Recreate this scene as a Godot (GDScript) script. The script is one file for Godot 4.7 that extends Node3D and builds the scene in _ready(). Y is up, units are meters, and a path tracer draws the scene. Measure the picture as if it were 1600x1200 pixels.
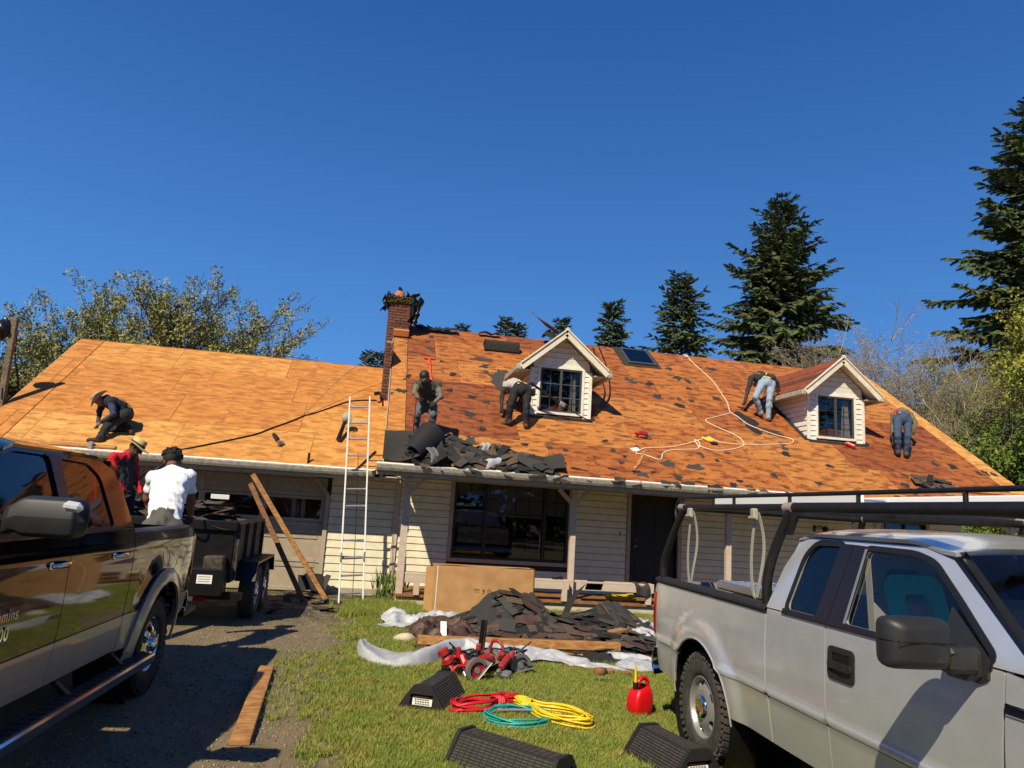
extends Node3D
# A stripped roof being re-sheathed: house, two pickups, a dump trailer, seven workers, debris on the lawn.

var rng := RandomNumberGenerator.new()
var taken := {}
var M := {}
const S := 0.6886
const EY := 2.45
const EZ := -12.632

class MB:
	var v := PackedVector3Array()
	var n := PackedVector3Array()
	var uv := PackedVector2Array()
	var c := PackedColorArray()
	var T := Transform3D.IDENTITY
	var col := Color.WHITE
	var uo := Vector2.ZERO
	func tri(a: Vector3, b: Vector3, d: Vector3, na: Vector3, nb: Vector3, nd: Vector3, ua := Vector2.ZERO, ub := Vector2.ZERO, ud := Vector2.ZERO) -> void:
		var g := (d - a).cross(b - a)
		if g.length_squared() < 1e-16:
			return
		if g.dot(na + nb + nd) >= 0.0:
			v.append(T * a); v.append(T * b); v.append(T * d)
			n.append((T.basis * na).normalized()); n.append((T.basis * nb).normalized()); n.append((T.basis * nd).normalized())
			uv.append(ua + uo); uv.append(ub + uo); uv.append(ud + uo)
		else:
			v.append(T * a); v.append(T * d); v.append(T * b)
			n.append((T.basis * na).normalized()); n.append((T.basis * nd).normalized()); n.append((T.basis * nb).normalized())
			uv.append(ua + uo); uv.append(ud + uo); uv.append(ub + uo)
		c.append(col); c.append(col); c.append(col)
	func flat(a: Vector3, b: Vector3, d: Vector3, ua := Vector2.ZERO, ub := Vector2.ZERO, ud := Vector2.ZERO) -> void:
		var m := (d - a).cross(b - a).normalized()
		tri(a, b, d, m, m, m, ua, ub, ud)
	func quad(a: Vector3, b: Vector3, d: Vector3, e: Vector3) -> void:
		var m := (e - a).cross(b - a) + (b - d).cross(e - d)
		if m.length_squared() < 1e-18:
			return
		m = m.normalized()
		var ax := 0 if absf(m.x) > absf(m.y) and absf(m.x) > absf(m.z) else (1 if absf(m.y) > absf(m.z) else 2)
		var f := [a, b, d, e]
		var w := []
		for p in f:
			w.append(Vector2(p.z, p.y) if ax == 0 else (Vector2(p.x, p.z) if ax == 1 else Vector2(p.x, p.y)))
		tri(a, b, d, m, m, m, w[0], w[1], w[2])
		tri(a, d, e, m, m, m, w[0], w[2], w[3])
	func box(p: Vector3, s: Vector3, bv := 0.0, B := Basis.IDENTITY) -> void:
		var h := s * 0.5
		var b := minf(bv, minf(h.x, minf(h.y, h.z)) * 0.9)
		for ax in 3:
			var a1 := (ax + 1) % 3
			var a2 := (ax + 2) % 3
			for sg in [-1.0, 1.0]:
				var q := []
				for k in [[-1.0, -1.0], [1.0, -1.0], [1.0, 1.0], [-1.0, 1.0]]:
					var w := Vector3.ZERO
					w[ax] = sg * h[ax]
					w[a1] = k[0] * (h[a1] - b)
					w[a2] = k[1] * (h[a2] - b)
					q.append(p + B * w)
				quad(q[0], q[1], q[2], q[3])
			if b > 0.0:
				for s1 in [-1.0, 1.0]:
					for s2 in [-1.0, 1.0]:
						var q := []
						for k in [[0, -1.0], [0, 1.0], [1, 1.0], [1, -1.0]]:
							var w := Vector3.ZERO
							w[ax] = k[1] * (h[ax] - b)
							w[a1] = s1 * (h[a1] - (b if k[0] == 0 else 0.0))
							w[a2] = s2 * (h[a2] - (0.0 if k[0] == 0 else b))
							q.append(p + B * w)
						quad(q[0], q[1], q[2], q[3])
		if b > 0.0:
			for sx in [-1.0, 1.0]:
				for sy in [-1.0, 1.0]:
					for sz in [-1.0, 1.0]:
						var sv := Vector3(sx, sy, sz)
						flat(p + B * (sv * (h - Vector3(0, b, b))), p + B * (sv * (h - Vector3(b, 0, b))), p + B * (sv * (h - Vector3(b, b, 0))))
	func beam(a: Vector3, b: Vector3, w: float, h: float, up := Vector3.UP, bv := 0.0) -> void:
		var z := (b - a).normalized()
		var x := up.cross(z)
		if x.length() < 0.01:
			x = Vector3.RIGHT.cross(z)
		x = x.normalized()
		box((a + b) * 0.5, Vector3(w, h, a.distance_to(b)), bv, Basis(x, z.cross(x), z))
	func tube(p: Array, r, sides := 8, cap := true) -> void:
		var k := p.size()
		var nrm := Vector3.UP
		var rings := []
		for i in k:
			var d: Vector3 = (p[mini(i + 1, k - 1)] - p[maxi(i - 1, 0)]).normalized()
			if i == 0:
				nrm = d.cross(Vector3.RIGHT if absf(d.x) < 0.8 else Vector3.UP).normalized()
			nrm = (nrm - d * nrm.dot(d)).normalized()
			var bn := d.cross(nrm)
			var rr: float = r[i] if r is Array else r
			var ring := []
			for j in sides:
				var a := TAU * j / sides
				ring.append([p[i] + (nrm * cos(a) + bn * sin(a)) * rr, nrm * cos(a) + bn * sin(a)])
			rings.append(ring)
		for i in k - 1:
			for j in sides:
				var A = rings[i][j]; var Bq = rings[i][(j + 1) % sides]
				var C = rings[i + 1][(j + 1) % sides]; var D = rings[i + 1][j]
				var u0 := float(j) / sides; var u1 := float(j + 1) / sides
				tri(A[0], Bq[0], C[0], A[1], Bq[1], C[1], Vector2(u0, i), Vector2(u1, i), Vector2(u1, i + 1))
				tri(A[0], C[0], D[0], A[1], C[1], D[1], Vector2(u0, i), Vector2(u1, i + 1), Vector2(u0, i + 1))
		if cap:
			for e in [0, k - 1]:
				for j in sides:
					flat(p[e], rings[e][j][0], rings[e][(j + 1) % sides][0])
	func lathe(pr: Array, sides: int, X := Transform3D.IDENTITY, smooth := true) -> void:
		# profile of Vector2(radius, along y)
		for i in pr.size() - 1:
			var p: Vector2 = pr[i]; var q: Vector2 = pr[i + 1]
			var d := q - p
			var nr := Vector2(d.y, -d.x).normalized()
			var n0 := nr; var n1 := nr
			if smooth:
				if i > 0:
					var d0: Vector2 = p - pr[i - 1]
					var o := Vector2(d0.y, -d0.x).normalized()
					if o.dot(nr) > 0.5: n0 = (o + nr).normalized()
				if i < pr.size() - 2:
					var d2: Vector2 = pr[i + 2] - q
					var o := Vector2(d2.y, -d2.x).normalized()
					if o.dot(nr) > 0.5: n1 = (o + nr).normalized()
			for j in sides:
				var a := TAU * j / sides; var b := TAU * (j + 1) / sides
				var ca := Vector3(cos(a), 0, sin(a)); var cb := Vector3(cos(b), 0, sin(b))
				var A := X * (ca * p.x + Vector3(0, p.y, 0)); var Bq := X * (cb * p.x + Vector3(0, p.y, 0))
				var C := X * (cb * q.x + Vector3(0, q.y, 0)); var D := X * (ca * q.x + Vector3(0, q.y, 0))
				var nA := X.basis * (ca * n0.x + Vector3(0, n0.y, 0)); var nB := X.basis * (cb * n0.x + Vector3(0, n0.y, 0))
				var nC := X.basis * (cb * n1.x + Vector3(0, n1.y, 0)); var nD := X.basis * (ca * n1.x + Vector3(0, n1.y, 0))
				tri(A, Bq, C, nA, nB, nC); tri(A, C, D, nA, nC, nD)
	func ball(p: Vector3, r: Vector3, B := Basis.IDENTITY, sides := 12) -> void:
		var pr := []
		for i in sides / 2 + 1:
			var a := PI * i / (sides / 2) - PI / 2
			pr.append(Vector2(cos(a), sin(a)))
		lathe(pr, sides, Transform3D(B * Basis.from_scale(r), p))
	func prism(poly: PackedVector2Array, d: float, X := Transform3D.IDENTITY, off := 0.0) -> void:
		var t := Geometry2D.triangulate_polygon(poly)
		for z in [off - d * 0.5, off + d * 0.5]:
			var m := X.basis * Vector3(0, 0, 1 if z > off else -1)
			for i in range(0, t.size(), 3):
				var a := poly[t[i]]; var b := poly[t[i + 1]]; var e := poly[t[i + 2]]
				tri(X * Vector3(a.x, a.y, z), X * Vector3(b.x, b.y, z), X * Vector3(e.x, e.y, z), m, m, m, a, b, e)
		for i in poly.size():
			var a := poly[i]; var b := poly[(i + 1) % poly.size()]
			quad(X * Vector3(a.x, a.y, off - d * 0.5), X * Vector3(b.x, b.y, off - d * 0.5), X * Vector3(b.x, b.y, off + d * 0.5), X * Vector3(a.x, a.y, off + d * 0.5))
	func grid(nu: int, nv: int, f: Callable, thick := 0.0) -> void:
		var P := []; var N := []
		for i in nu + 1:
			for j in nv + 1:
				var a := float(i) / nu; var b := float(j) / nv
				P.append(f.call(a, b))
		for i in nu + 1:
			for j in nv + 1:
				var du: Vector3 = P[mini(i + 1, nu) * (nv + 1) + j] - P[maxi(i - 1, 0) * (nv + 1) + j]
				var dv: Vector3 = P[i * (nv + 1) + mini(j + 1, nv)] - P[i * (nv + 1) + maxi(j - 1, 0)]
				N.append(dv.cross(du).normalized())
		for i in nu:
			for j in nv:
				var k := [i * (nv + 1) + j, (i + 1) * (nv + 1) + j, (i + 1) * (nv + 1) + j + 1, i * (nv + 1) + j + 1]
				var u := [Vector2(float(i) / nu, float(j) / nv), Vector2(float(i + 1) / nu, float(j) / nv), Vector2(float(i + 1) / nu, float(j + 1) / nv), Vector2(float(i) / nu, float(j + 1) / nv)]
				for q in [[0, 1, 2], [0, 2, 3]]:
					tri(P[k[q[0]]], P[k[q[1]]], P[k[q[2]]], N[k[q[0]]], N[k[q[1]]], N[k[q[2]]], u[q[0]], u[q[1]], u[q[2]])
					if thick > 0.0:
						tri(P[k[q[0]]] - N[k[q[0]]] * thick, P[k[q[1]]] - N[k[q[1]]] * thick, P[k[q[2]]] - N[k[q[2]]] * thick, -N[k[q[0]]], -N[k[q[1]]], -N[k[q[2]]], u[q[0]], u[q[1]], u[q[2]])
		if thick > 0.0:
			var rim := []
			for i in nu: rim.append([i * (nv + 1), (i + 1) * (nv + 1)]); rim.append([i * (nv + 1) + nv, (i + 1) * (nv + 1) + nv])
			for j in nv: rim.append([j, j + 1]); rim.append([nu * (nv + 1) + j, nu * (nv + 1) + j + 1])
			for e in rim:
				quad(P[e[0]], P[e[1]], P[e[1]] - N[e[1]] * thick, P[e[0]] - N[e[0]] * thick)
	func panel(poly: PackedVector2Array, f: Callable, cell: float, holes: Array = [], thick := 0.0) -> void:
		# a sheet cut in the (u, y) plane along poly, minus holes, bent over f(u, y) -> Vector3
		var lo := poly[0]; var hi := poly[0]
		for p in poly:
			lo = lo.min(p); hi = hi.max(p)
		var i0 := floori(lo.x / cell); var i1 := floori(hi.x / cell); var j0 := floori(lo.y / cell); var j1 := floori(hi.y / cell)
		var memo := {}
		for i in range(i0, i1 + 1):
			for j in range(j0, j1 + 1):
				var sq := PackedVector2Array([Vector2(i, j) * cell, Vector2(i + 1, j) * cell, Vector2(i + 1, j + 1) * cell, Vector2(i, j + 1) * cell])
				var got: Array = Geometry2D.intersect_polygons(poly, sq)
				for h in holes:
					var nxt := []
					for g in got:
						nxt.append_array(Geometry2D.clip_polygons(g, h))
					got = nxt
				for g in got:
					if Geometry2D.is_polygon_clockwise(g): continue
					var t := Geometry2D.triangulate_polygon(g)
					for k in range(0, t.size(), 3):
						var q := []
						for m in 3:
							var w: Vector2 = g[t[k + m]]
							if not memo.has(w):
								var p: Vector3 = f.call(w.x, w.y)
								var e := 0.012
								var nn: Vector3 = (f.call(w.x + e, w.y) - f.call(w.x - e, w.y)).cross(f.call(w.x, w.y + e) - f.call(w.x, w.y - e)).normalized()
								memo[w] = [p, nn]
							q.append(memo[w]); q.append(w)
						tri(q[0][0], q[2][0], q[4][0], q[0][1], q[2][1], q[4][1], q[1], q[3], q[5])
						if thick != 0.0:
							tri(q[0][0] - q[0][1] * thick, q[2][0] - q[2][1] * thick, q[4][0] - q[4][1] * thick, -q[0][1], -q[2][1], -q[4][1], q[1], q[3], q[5])
		if thick != 0.0:
			for loop in [poly] + holes:
				for i in loop.size():
					var a: Vector2 = loop[i]; var b: Vector2 = loop[(i + 1) % loop.size()]
					var k := maxi(1, int(a.distance_to(b) / cell))
					for m in k:
						var w0 := a.lerp(b, float(m) / k); var w1 := a.lerp(b, float(m + 1) / k)
						if loop != poly and not Geometry2D.is_point_in_polygon((w0 + w1) * 0.5, poly): continue
						if loop == poly:
							var inh := false
							for h in holes:
								if Geometry2D.is_point_in_polygon((w0 + w1) * 0.5, h): inh = true
							if inh: continue
						var e := 0.012
						var p0: Vector3 = f.call(w0.x, w0.y); var p1: Vector3 = f.call(w1.x, w1.y)
						var n0: Vector3 = (f.call(w0.x + e, w0.y) - f.call(w0.x - e, w0.y)).cross(f.call(w0.x, w0.y + e) - f.call(w0.x, w0.y - e)).normalized()
						var n1: Vector3 = (f.call(w1.x + e, w1.y) - f.call(w1.x - e, w1.y)).cross(f.call(w1.x, w1.y + e) - f.call(w1.x, w1.y - e)).normalized()
						quad(p0, p1, p1 - n1 * thick, p0 - n0 * thick)
	func mesh() -> ArrayMesh:
		var a := []
		a.resize(Mesh.ARRAY_MAX)
		a[Mesh.ARRAY_VERTEX] = v; a[Mesh.ARRAY_NORMAL] = n; a[Mesh.ARRAY_TEX_UV] = uv; a[Mesh.ARRAY_COLOR] = c
		var m := ArrayMesh.new()
		if v.size():
			m.add_surface_from_arrays(Mesh.PRIMITIVE_TRIANGLES, a)
		return m

func rr(a: float, b: float) -> float:
	return rng.randf_range(a, b)

func numbered(called: String) -> String:
	if not taken.has(called):
		taken[called] = 0
		return called
	taken[called] += 1
	return "%s_%03d" % [called, taken[called]]

func tag(o: Node3D, label: String, category: String, group := "") -> Node3D:
	o.set_meta("label", label); o.set_meta("category", category)
	if group != "": o.set_meta("group", group)
	return o

func thing(called: String, label: String, category: String, at := Vector3.ZERO, turn := 0.0, group := "") -> Node3D:
	var o := Node3D.new()
	o.name = numbered(called)
	add_child(o)
	o.position = at; o.rotation.y = turn
	tag(o, label, category, group)
	return o

func part(called: String, mb, mat: Material, parent: Node, stuff := false) -> MeshInstance3D:
	var o := MeshInstance3D.new()
	o.mesh = mb.mesh() if mb is MB else mb
	o.material_override = mat
	if parent == self:
		o.name = numbered(called); add_child(o)
	else:
		o.name = called; parent.add_child(o, true)
	if stuff: o.set_meta("kind", "stuff")
	return o

func solo(called: String, mb, mat: Material, label: String, category: String, group := "") -> MeshInstance3D:
	var o := part(called, mb, mat, self)
	tag(o, label, category, group)
	return o

func struct(called: String, mb, mat: Material) -> MeshInstance3D:
	var o := part(called, mb, mat, self)
	o.set_meta("kind", "structure")
	return o

func scatter(called: String, me: Mesh, mat: Material, where: Array, parent: Node, tint: Array = []) -> MultiMeshInstance3D:
	var m := MultiMesh.new()
	m.transform_format = MultiMesh.TRANSFORM_3D
	m.use_colors = tint.size() > 0
	m.mesh = me
	m.instance_count = where.size()
	for i in where.size():
		m.set_instance_transform(i, where[i])
		if tint.size(): m.set_instance_color(i, tint[i])
	var o := MultiMeshInstance3D.new()
	o.multimesh = m
	o.material_override = mat
	o.name = numbered(called) if parent == self else called
	parent.add_child(o, true)
	o.set_meta("kind", "stuff")
	return o

func lin(r: float, g: float, b: float) -> Color:   # sRGB 0..255
	return Color(r / 255.0, g / 255.0, b / 255.0)

func mat(key: String, col: Color, rough := 0.8, metal := 0.0, tex: Texture2D = null, scale := 1.0, tri := false) -> StandardMaterial3D:
	var m := StandardMaterial3D.new()
	m.resource_name = key
	m.albedo_color = col; m.roughness = rough; m.metallic = metal
	if tex:
		m.albedo_texture = tex
		m.uv1_scale = Vector3.ONE * scale
		if tri: m.uv1_triplanar = true; m.uv1_world_triplanar = true
	M[key] = m
	return m

func noise(seed_: int, freq: float, oct := 4) -> FastNoiseLite:
	var f := FastNoiseLite.new()
	f.seed = seed_; f.frequency = freq; f.noise_type = FastNoiseLite.TYPE_SIMPLEX_SMOOTH
	f.fractal_octaves = oct
	return f

func ntex(seed_: int, freq: float, a: Color, b: Color, size := 512, oct := 4, mid = null) -> NoiseTexture2D:
	var t := NoiseTexture2D.new()
	t.width = size; t.height = size; t.seamless = true
	t.noise = noise(seed_, freq, oct)
	var g := Gradient.new()
	g.set_color(0, a); g.set_color(1, b)
	if mid is Color: g.add_point(0.5, mid)
	t.color_ramp = g
	return t

func paint(w: int, h: int, f: Callable) -> ImageTexture:
	var im := Image.create_empty(w, h, false, Image.FORMAT_RGB8)
	for y in h:
		for x in w:
			im.set_pixel(x, y, f.call(x, y))
	return ImageTexture.create_from_image(im)

func circ(cx: float, cy: float, r: float, k := 28, a0 := 0.0, a1 := TAU) -> PackedVector2Array:
	var o := PackedVector2Array()
	for i in k:
		var a := a0 + (a1 - a0) * i / (k if absf(a1 - a0 - TAU) < 0.01 else k - 1)
		o.append(Vector2(cx + cos(a) * r, cy + sin(a) * r))
	return o

func rect(x0: float, y0: float, x1: float, y1: float) -> PackedVector2Array:
	return PackedVector2Array([Vector2(x0, y0), Vector2(x1, y0), Vector2(x1, y1), Vector2(x0, y1)])

func rounded(poly: PackedVector2Array, r: float, k := 5) -> PackedVector2Array:
	var o := PackedVector2Array()
	var m := poly.size()
	for i in m:
		var p := poly[i]
		var a := poly[(i + m - 1) % m] - p; var b := poly[(i + 1) % m] - p
		var q := minf(r, minf(a.length(), b.length()) * 0.45)
		var s := p + a.normalized() * q; var e := p + b.normalized() * q
		for j in k + 1:
			var t := float(j) / k
			o.append(s.lerp(p, t).lerp(p.lerp(e, t), t))
	return o

func curve(pts: Array, per := 6) -> Array:
	var o := []
	var k := pts.size()
	for i in k - 1:
		var p0: Vector3 = pts[maxi(i - 1, 0)]; var p1: Vector3 = pts[i]; var p2: Vector3 = pts[i + 1]; var p3: Vector3 = pts[mini(i + 2, k - 1)]
		for j in per:
			o.append(p1.cubic_interpolate(p2, p0, p3, float(j) / per))
	o.append(pts[k - 1])
	return o

func roof_y(z: float) -> float:
	return EY + S * (EZ - z)

func roof_at(x: float, z: float, off := 0.0, spin := 0.0) -> Transform3D:   # on the deck: y along its normal, z down the slope
	var up := Vector3(0, 0.8236, 0.5672)
	var b := Basis(Vector3.RIGHT, up, Vector3(0, -0.5672, 0.8236)) * Basis(Vector3.UP, spin)
	return Transform3D(b, Vector3(x, roof_y(z), z) + up * off)

func text(called: String, s: String, size: float, depth: float, m: Material, parent: Node, X: Transform3D, font := "Droid Sans") -> void:
	var t := TextMesh.new()
	var f := SystemFont.new()
	f.font_names = PackedStringArray([font]); f.font_weight = 700
	t.font = f; t.text = s; t.font_size = 64; t.pixel_size = size / 64.0; t.depth = depth
	var o := part(called, t, m, parent)
	o.transform = X

func _ready() -> void:
	rng.seed = 20240417
	var cam := Camera3D.new()
	cam.name = "camera"
	cam.fov = 56.52
	cam.near = 0.05; cam.far = 900.0
	cam.transform = Transform3D(Basis(Vector3.UP, -0.1787) * Basis(Vector3.RIGHT, 0.1798) * Basis(Vector3.BACK, 0.0639), Vector3(0, 1.72, 0))
	add_child(cam)
	cam.current = true
	var env := Environment.new()
	env.background_mode = Environment.BG_SKY
	env.tonemap_mode = Environment.TONE_MAPPER_LINEAR
	env.tonemap_exposure = 1.15
	env.sdfgi_enabled = true; env.ssao_enabled = true; env.ssil_enabled = true
	var sm := ProceduralSkyMaterial.new()
	sm.sky_top_color = lin(23, 70, 140)
	sm.sky_horizon_color = lin(98, 164, 236)
	sm.sky_curve = 0.27
	sm.sky_energy_multiplier = 1.0
	sm.ground_horizon_color = lin(120, 130, 110)
	sm.ground_bottom_color = lin(70, 75, 50)
	sm.sun_angle_max = 12.0; sm.sun_curve = 0.1
	sm.sky_cover = wisps()
	sm.sky_cover_modulate = Color(1, 1, 1, 0.5)
	var sky := Sky.new()
	sky.sky_material = sm
	env.sky = sky
	var we := WorldEnvironment.new()
	we.name = "surroundings"
	we.environment = env
	add_child(we)
	var sun := DirectionalLight3D.new()
	sun.name = "sun"
	sun.light_energy = 1.6
	sun.light_color = Color(1.0, 0.945, 0.82)
	sun.light_angular_distance = 0.53
	sun.shadow_enabled = true
	sun.transform = Transform3D(Basis.looking_at(Vector3(0.72, -1.18, -1.0)), Vector3(-20, 30, 20))
	add_child(sun)
	materials()
	build_ground()
	build_house()
	build_chimney()
	build_dormers()
	build_porch()
	build_trees()
	build_dark_pickup()
	build_silver_pickup()
	build_trailer()
	build_people()
	build_roof_things()
	build_yard()
	build_grass()

func wisps() -> ImageTexture:
	var im := Image.create_empty(1024, 512, false, Image.FORMAT_RGBA8)
	im.fill(Color(1, 1, 1, 0))
	var f := noise(5, 0.12, 4)
	# two faint scraps of cirrus: direction -> equirectangular pixel
	for w in [[Vector3(-0.33, 0.50, -0.80), 16, 4, 0.35], [Vector3(0.60, 0.43, -0.62), 12, 3, 0.16], [Vector3(0.62, 0.39, -0.60), 7, 3, 0.12]]:
		var d: Vector3 = w[0].normalized()
		var px := int((atan2(d.x, -d.z) / TAU + 0.5) * 1024)
		var py := int((0.5 - asin(d.y) / PI) * 512)
		for y in range(-w[2], w[2] + 1):
			for x in range(-w[1], w[1] + 1):
				var k: float = 1.0 - sqrt(pow(float(x) / w[1], 2) + pow((float(y) + x * 0.12) / w[2], 2))
				if k > 0.0:
					im.set_pixel((px + x + 1024) % 1024, clampi(py + y, 0, 511), Color(1, 1, 1, w[3] * clampf(k * (0.6 + f.get_noise_2d(x * 3.0, y * 9.0)), 0, 1)))
	return ImageTexture.create_from_image(im)

func plytex(seed_: int, dark: float) -> ImageTexture:
	# plywood face: grain along u, patches, old nail rows, scrapes; dark adds tar and rust stains
	var g := noise(seed_, 0.035, 4); var b := noise(seed_ + 1, 0.012, 3); var k := noise(seed_ + 2, 0.05, 3); var d := noise(seed_ + 3, 0.02, 5)
	var r := RandomNumberGenerator.new()
	r.seed = seed_
	var tex := func(x: int, y: int) -> Color:
		var grain := g.get_noise_2d(x * 0.16 + b.get_noise_2d(x, y) * 30.0, y * 3.2)
		var blot := b.get_noise_2d(x * 0.7, y * 1.6)
		var base := Color(0.86, 0.80, 0.76).lerp(Color(1.0, 1.0, 1.0), clampf(0.5 + grain * 0.6 + blot * 0.7, 0, 1))
		var st := d.get_noise_2d(x * 0.45, y * 1.2)
		base = base.lerp(Color(0.50, 0.40, 0.36), clampf((st - 0.06) * (1.1 + dark * 1.2), 0.0, 0.22 + 0.36 * dark))
		var kk := k.get_noise_2d(x * 0.4, y * 1.8)
		base = base.lerp(Color(0.48, 0.36, 0.31), clampf((kk - 0.40) * 3.0, 0.0, 0.22 + 0.25 * dark))
		if dark > 0.5: base = base.lerp(Color(1.0, 1.0, 1.0), clampf((-kk - 0.40) * 5.0, 0.0, 0.7))
		return base
	var im := Image.create_empty(512, 256, false, Image.FORMAT_RGB8)
	var fib := noise(seed_ + 9, 0.09, 2)
	for y in 256:
		for x in 512:
			var q: Color = tex.call(x, y)
			im.set_pixel(x, y, q * (1.0 + 0.14 * fib.get_noise_2d(x * 0.10, y * 5.0)))
	for i in int(110 + 420 * dark):   # nail holes, tar dots
		var x := r.randi_range(0, 509); var y := r.randi_range(0, 253)
		if i % 3 == 0: y = (r.randi_range(0, 5) * 42 + r.randi_range(-2, 2) + 256) % 254
		var c := Color(0.22, 0.17, 0.15)
		im.set_pixel(x, y, c); im.set_pixel(x + 1, y, c.lerp(Color(0.8, 0.7, 0.6), 0.4))
		if r.randf() < 0.3 * dark: im.set_pixel(x, y + 1, c); im.set_pixel(x + 1, y + 1, c); im.set_pixel(mini(x + 2, 511), y, c)
	return ImageTexture.create_from_image(im)

func materials() -> void:
	M.ply = []; M.dply = []
	for i in 3:
		var t := plytex(100 + i * 17, 0.12)
		for c in [[214, 154, 76], [222, 166, 88], [204, 138, 64]]:
			var m := mat("plywood", lin(c[0], c[1], c[2]), 0.75, 0.0, t)
			m.uv1_scale = Vector3(1 / 2.44, 1 / 1.22, 1)
			M.ply.append(m)
	for i in 3:
		var t := plytex(300 + i * 17, 1.0)
		for c in [[184, 114, 50], [170, 100, 42], [192, 128, 60], [150, 84, 38]]:
			var m := mat("stained_plywood", lin(c[0], c[1], c[2]), 0.75, 0.0, t)
			m.uv1_scale = Vector3(1 / 2.44, 1 / 1.22, 1)
			M.dply.append(m)
	var wood := paint(256, 64, func(x, y): return Color(0.9, 0.86, 0.8).lerp(Color(0.66, 0.56, 0.46), clampf(0.5 + 0.9 * noise_a.get_noise_2d(x * 0.5, y * 6.0), 0, 1)))
	mat("lumber", lin(214, 168, 112), 0.7, 0, wood, 0.8)
	mat("old_lumber", lin(168, 128, 88), 0.75, 0, wood, 0.8)
	mat("grey_wood", lin(140, 132, 120), 0.85, 0, wood, 0.8)
	mat("fresh_edge", lin(222, 160, 92), 0.7, 0, wood, 0.8)
	mat("deck_gap", lin(52, 36, 24), 0.95)
	var dirt := ntex(9, 0.02, Color(0.90, 0.89, 0.87), Color(1, 1, 1), 512, 5)
	mat("siding", lin(234, 228, 202), 0.6, 0, dirt, 0.35, true)
	mat("lap_shade_backing", lin(48, 46, 42), 0.95)  # near-black wall backing, paints the shadow lines between siding boards
	mat("dormer_paint", lin(236, 234, 226), 0.55, 0, dirt, 0.5, true)
	mat("trim_cream", lin(232, 224, 204), 0.55, 0, dirt, 0.6, true)
	mat("taupe", lin(178, 164, 148), 0.65, 0, dirt, 0.5, true)
	mat("door_taupe", lin(172, 158, 140), 0.6, 0, dirt, 0.5, true)
	mat("post_paint", lin(206, 188, 174), 0.65, 0, dirt, 0.8, true)
	mat("gutter_paint", lin(196, 192, 180), 0.5, 0, ntex(19, 0.03, Color(0.72, 0.70, 0.66), Color(1, 1, 1), 512, 5), 0.7, true)
	mat("soffit", lin(186, 178, 160), 0.8)
	mat("black_door", lin(20, 18, 17), 0.5)
	mat("bronze", lin(46, 38, 32), 0.4, 0.2)
	mat("grey_frame", lin(78, 78, 74), 0.45, 0.2)
	mat("white_metal", lin(238, 238, 236), 0.4)
	mat("aluminium", lin(205, 206, 208), 0.32, 0.85)
	mat("galvanised", lin(170, 172, 174), 0.45, 0.7)
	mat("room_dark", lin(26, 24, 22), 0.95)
	mat("curtain", lin(196, 186, 168), 0.9)
	mat("blind", lin(214, 206, 186), 0.7)
	mat("concrete", lin(168, 162, 150), 0.9, 0, dirt, 0.7, true)
	mat("skirt", lin(204, 192, 172), 0.8, 0, dirt, 0.5, true)
	var gl := mat("window_glass", Color(0.02, 0.03, 0.03, 0.28), 0.02)
	gl.transparency = BaseMaterial3D.TRANSPARENCY_ALPHA
	var cg := mat("car_glass", Color(0.02, 0.05, 0.06, 0.22), 0.01)
	cg.transparency = BaseMaterial3D.TRANSPARENCY_ALPHA
	mat("tint_glass", lin(6, 7, 8), 0.03).metallic_specular = 0.5
	var br := ntex(21, 0.05, Color(0.6, 0.55, 0.52), Color(1.0, 1.0, 1.0), 512, 4)
	mat("brick", lin(134, 88, 72), 0.9, 0, br, 0.9, true)
	mat("brick_dark", lin(112, 72, 62), 0.9, 0, br, 0.9, true)
	mat("mortar", lin(150, 136, 124), 0.95)
	mat("clay", lin(190, 112, 76), 0.85)
	mat("copper_flash", lin(204, 134, 82), 0.55, 0.2)
	mat("roofboard", lin(168, 100, 62), 0.8, 0, wood, 0.5)
	mat("roofboard_dark", lin(128, 74, 50), 0.8, 0, wood, 0.5)
	mat("moss", lin(76, 74, 34), 0.95)
	var felt := ntex(31, 0.06, Color(0.55, 0.55, 0.55), Color(1.0, 1.0, 1.0), 512, 5)
	mat("felt", lin(66, 64, 62), 0.9, 0, felt, 1.6, true)
	mat("felt_dark", lin(44, 43, 42), 0.85, 0, felt, 1.6, true)
	mat("shingle", lin(82, 80, 76), 0.95, 0, felt, 2.0, true)
	mat("shingle_brown", lin(112, 92, 76), 0.95, 0, felt, 2.0, true)
	mat("shingle_back", lin(38, 36, 36), 0.7, 0, felt, 2.0, true)
	var wr := ntex(41, 0.012, Color(0.80, 0.80, 0.82), Color(1, 1, 1), 512, 5)
	mat("tarp_white", lin(196, 198, 202), 0.5, 0, wr, 1.2, true)
	mat("tarp_brown", lin(88, 64, 54), 0.6, 0, wr, 1.2, true)
	mat("tarp_grey", lin(120, 122, 124), 0.6, 0, wr, 1.2, true)
	mat("plastic_black", lin(18, 18, 19), 0.35)
	var rb := mat("rubber", lin(34, 33, 33), 0.75, 0, ntex(43, 0.05, Color(0.7, 0.68, 0.66), Color(1, 1, 1), 256, 4), 1.5, true)
	mat("rubber_dusty", lin(78, 75, 71), 0.8, 0, ntex(44, 0.04, Color(0.6, 0.57, 0.54), Color(1, 1, 1), 256, 5), 1.5, true)
	mat("cardboard", lin(192, 148, 98), 0.85, 0, ntex(45, 0.008, Color(0.86, 0.84, 0.82), Color(1, 1, 1), 512, 5), 0.6, true)
	mat("card_print", lin(84, 60, 40), 0.85)
	mat("paper", lin(232, 230, 224), 0.8)
	var rp := mat("dark_paint", lin(14, 9, 6), 0.07)
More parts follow.
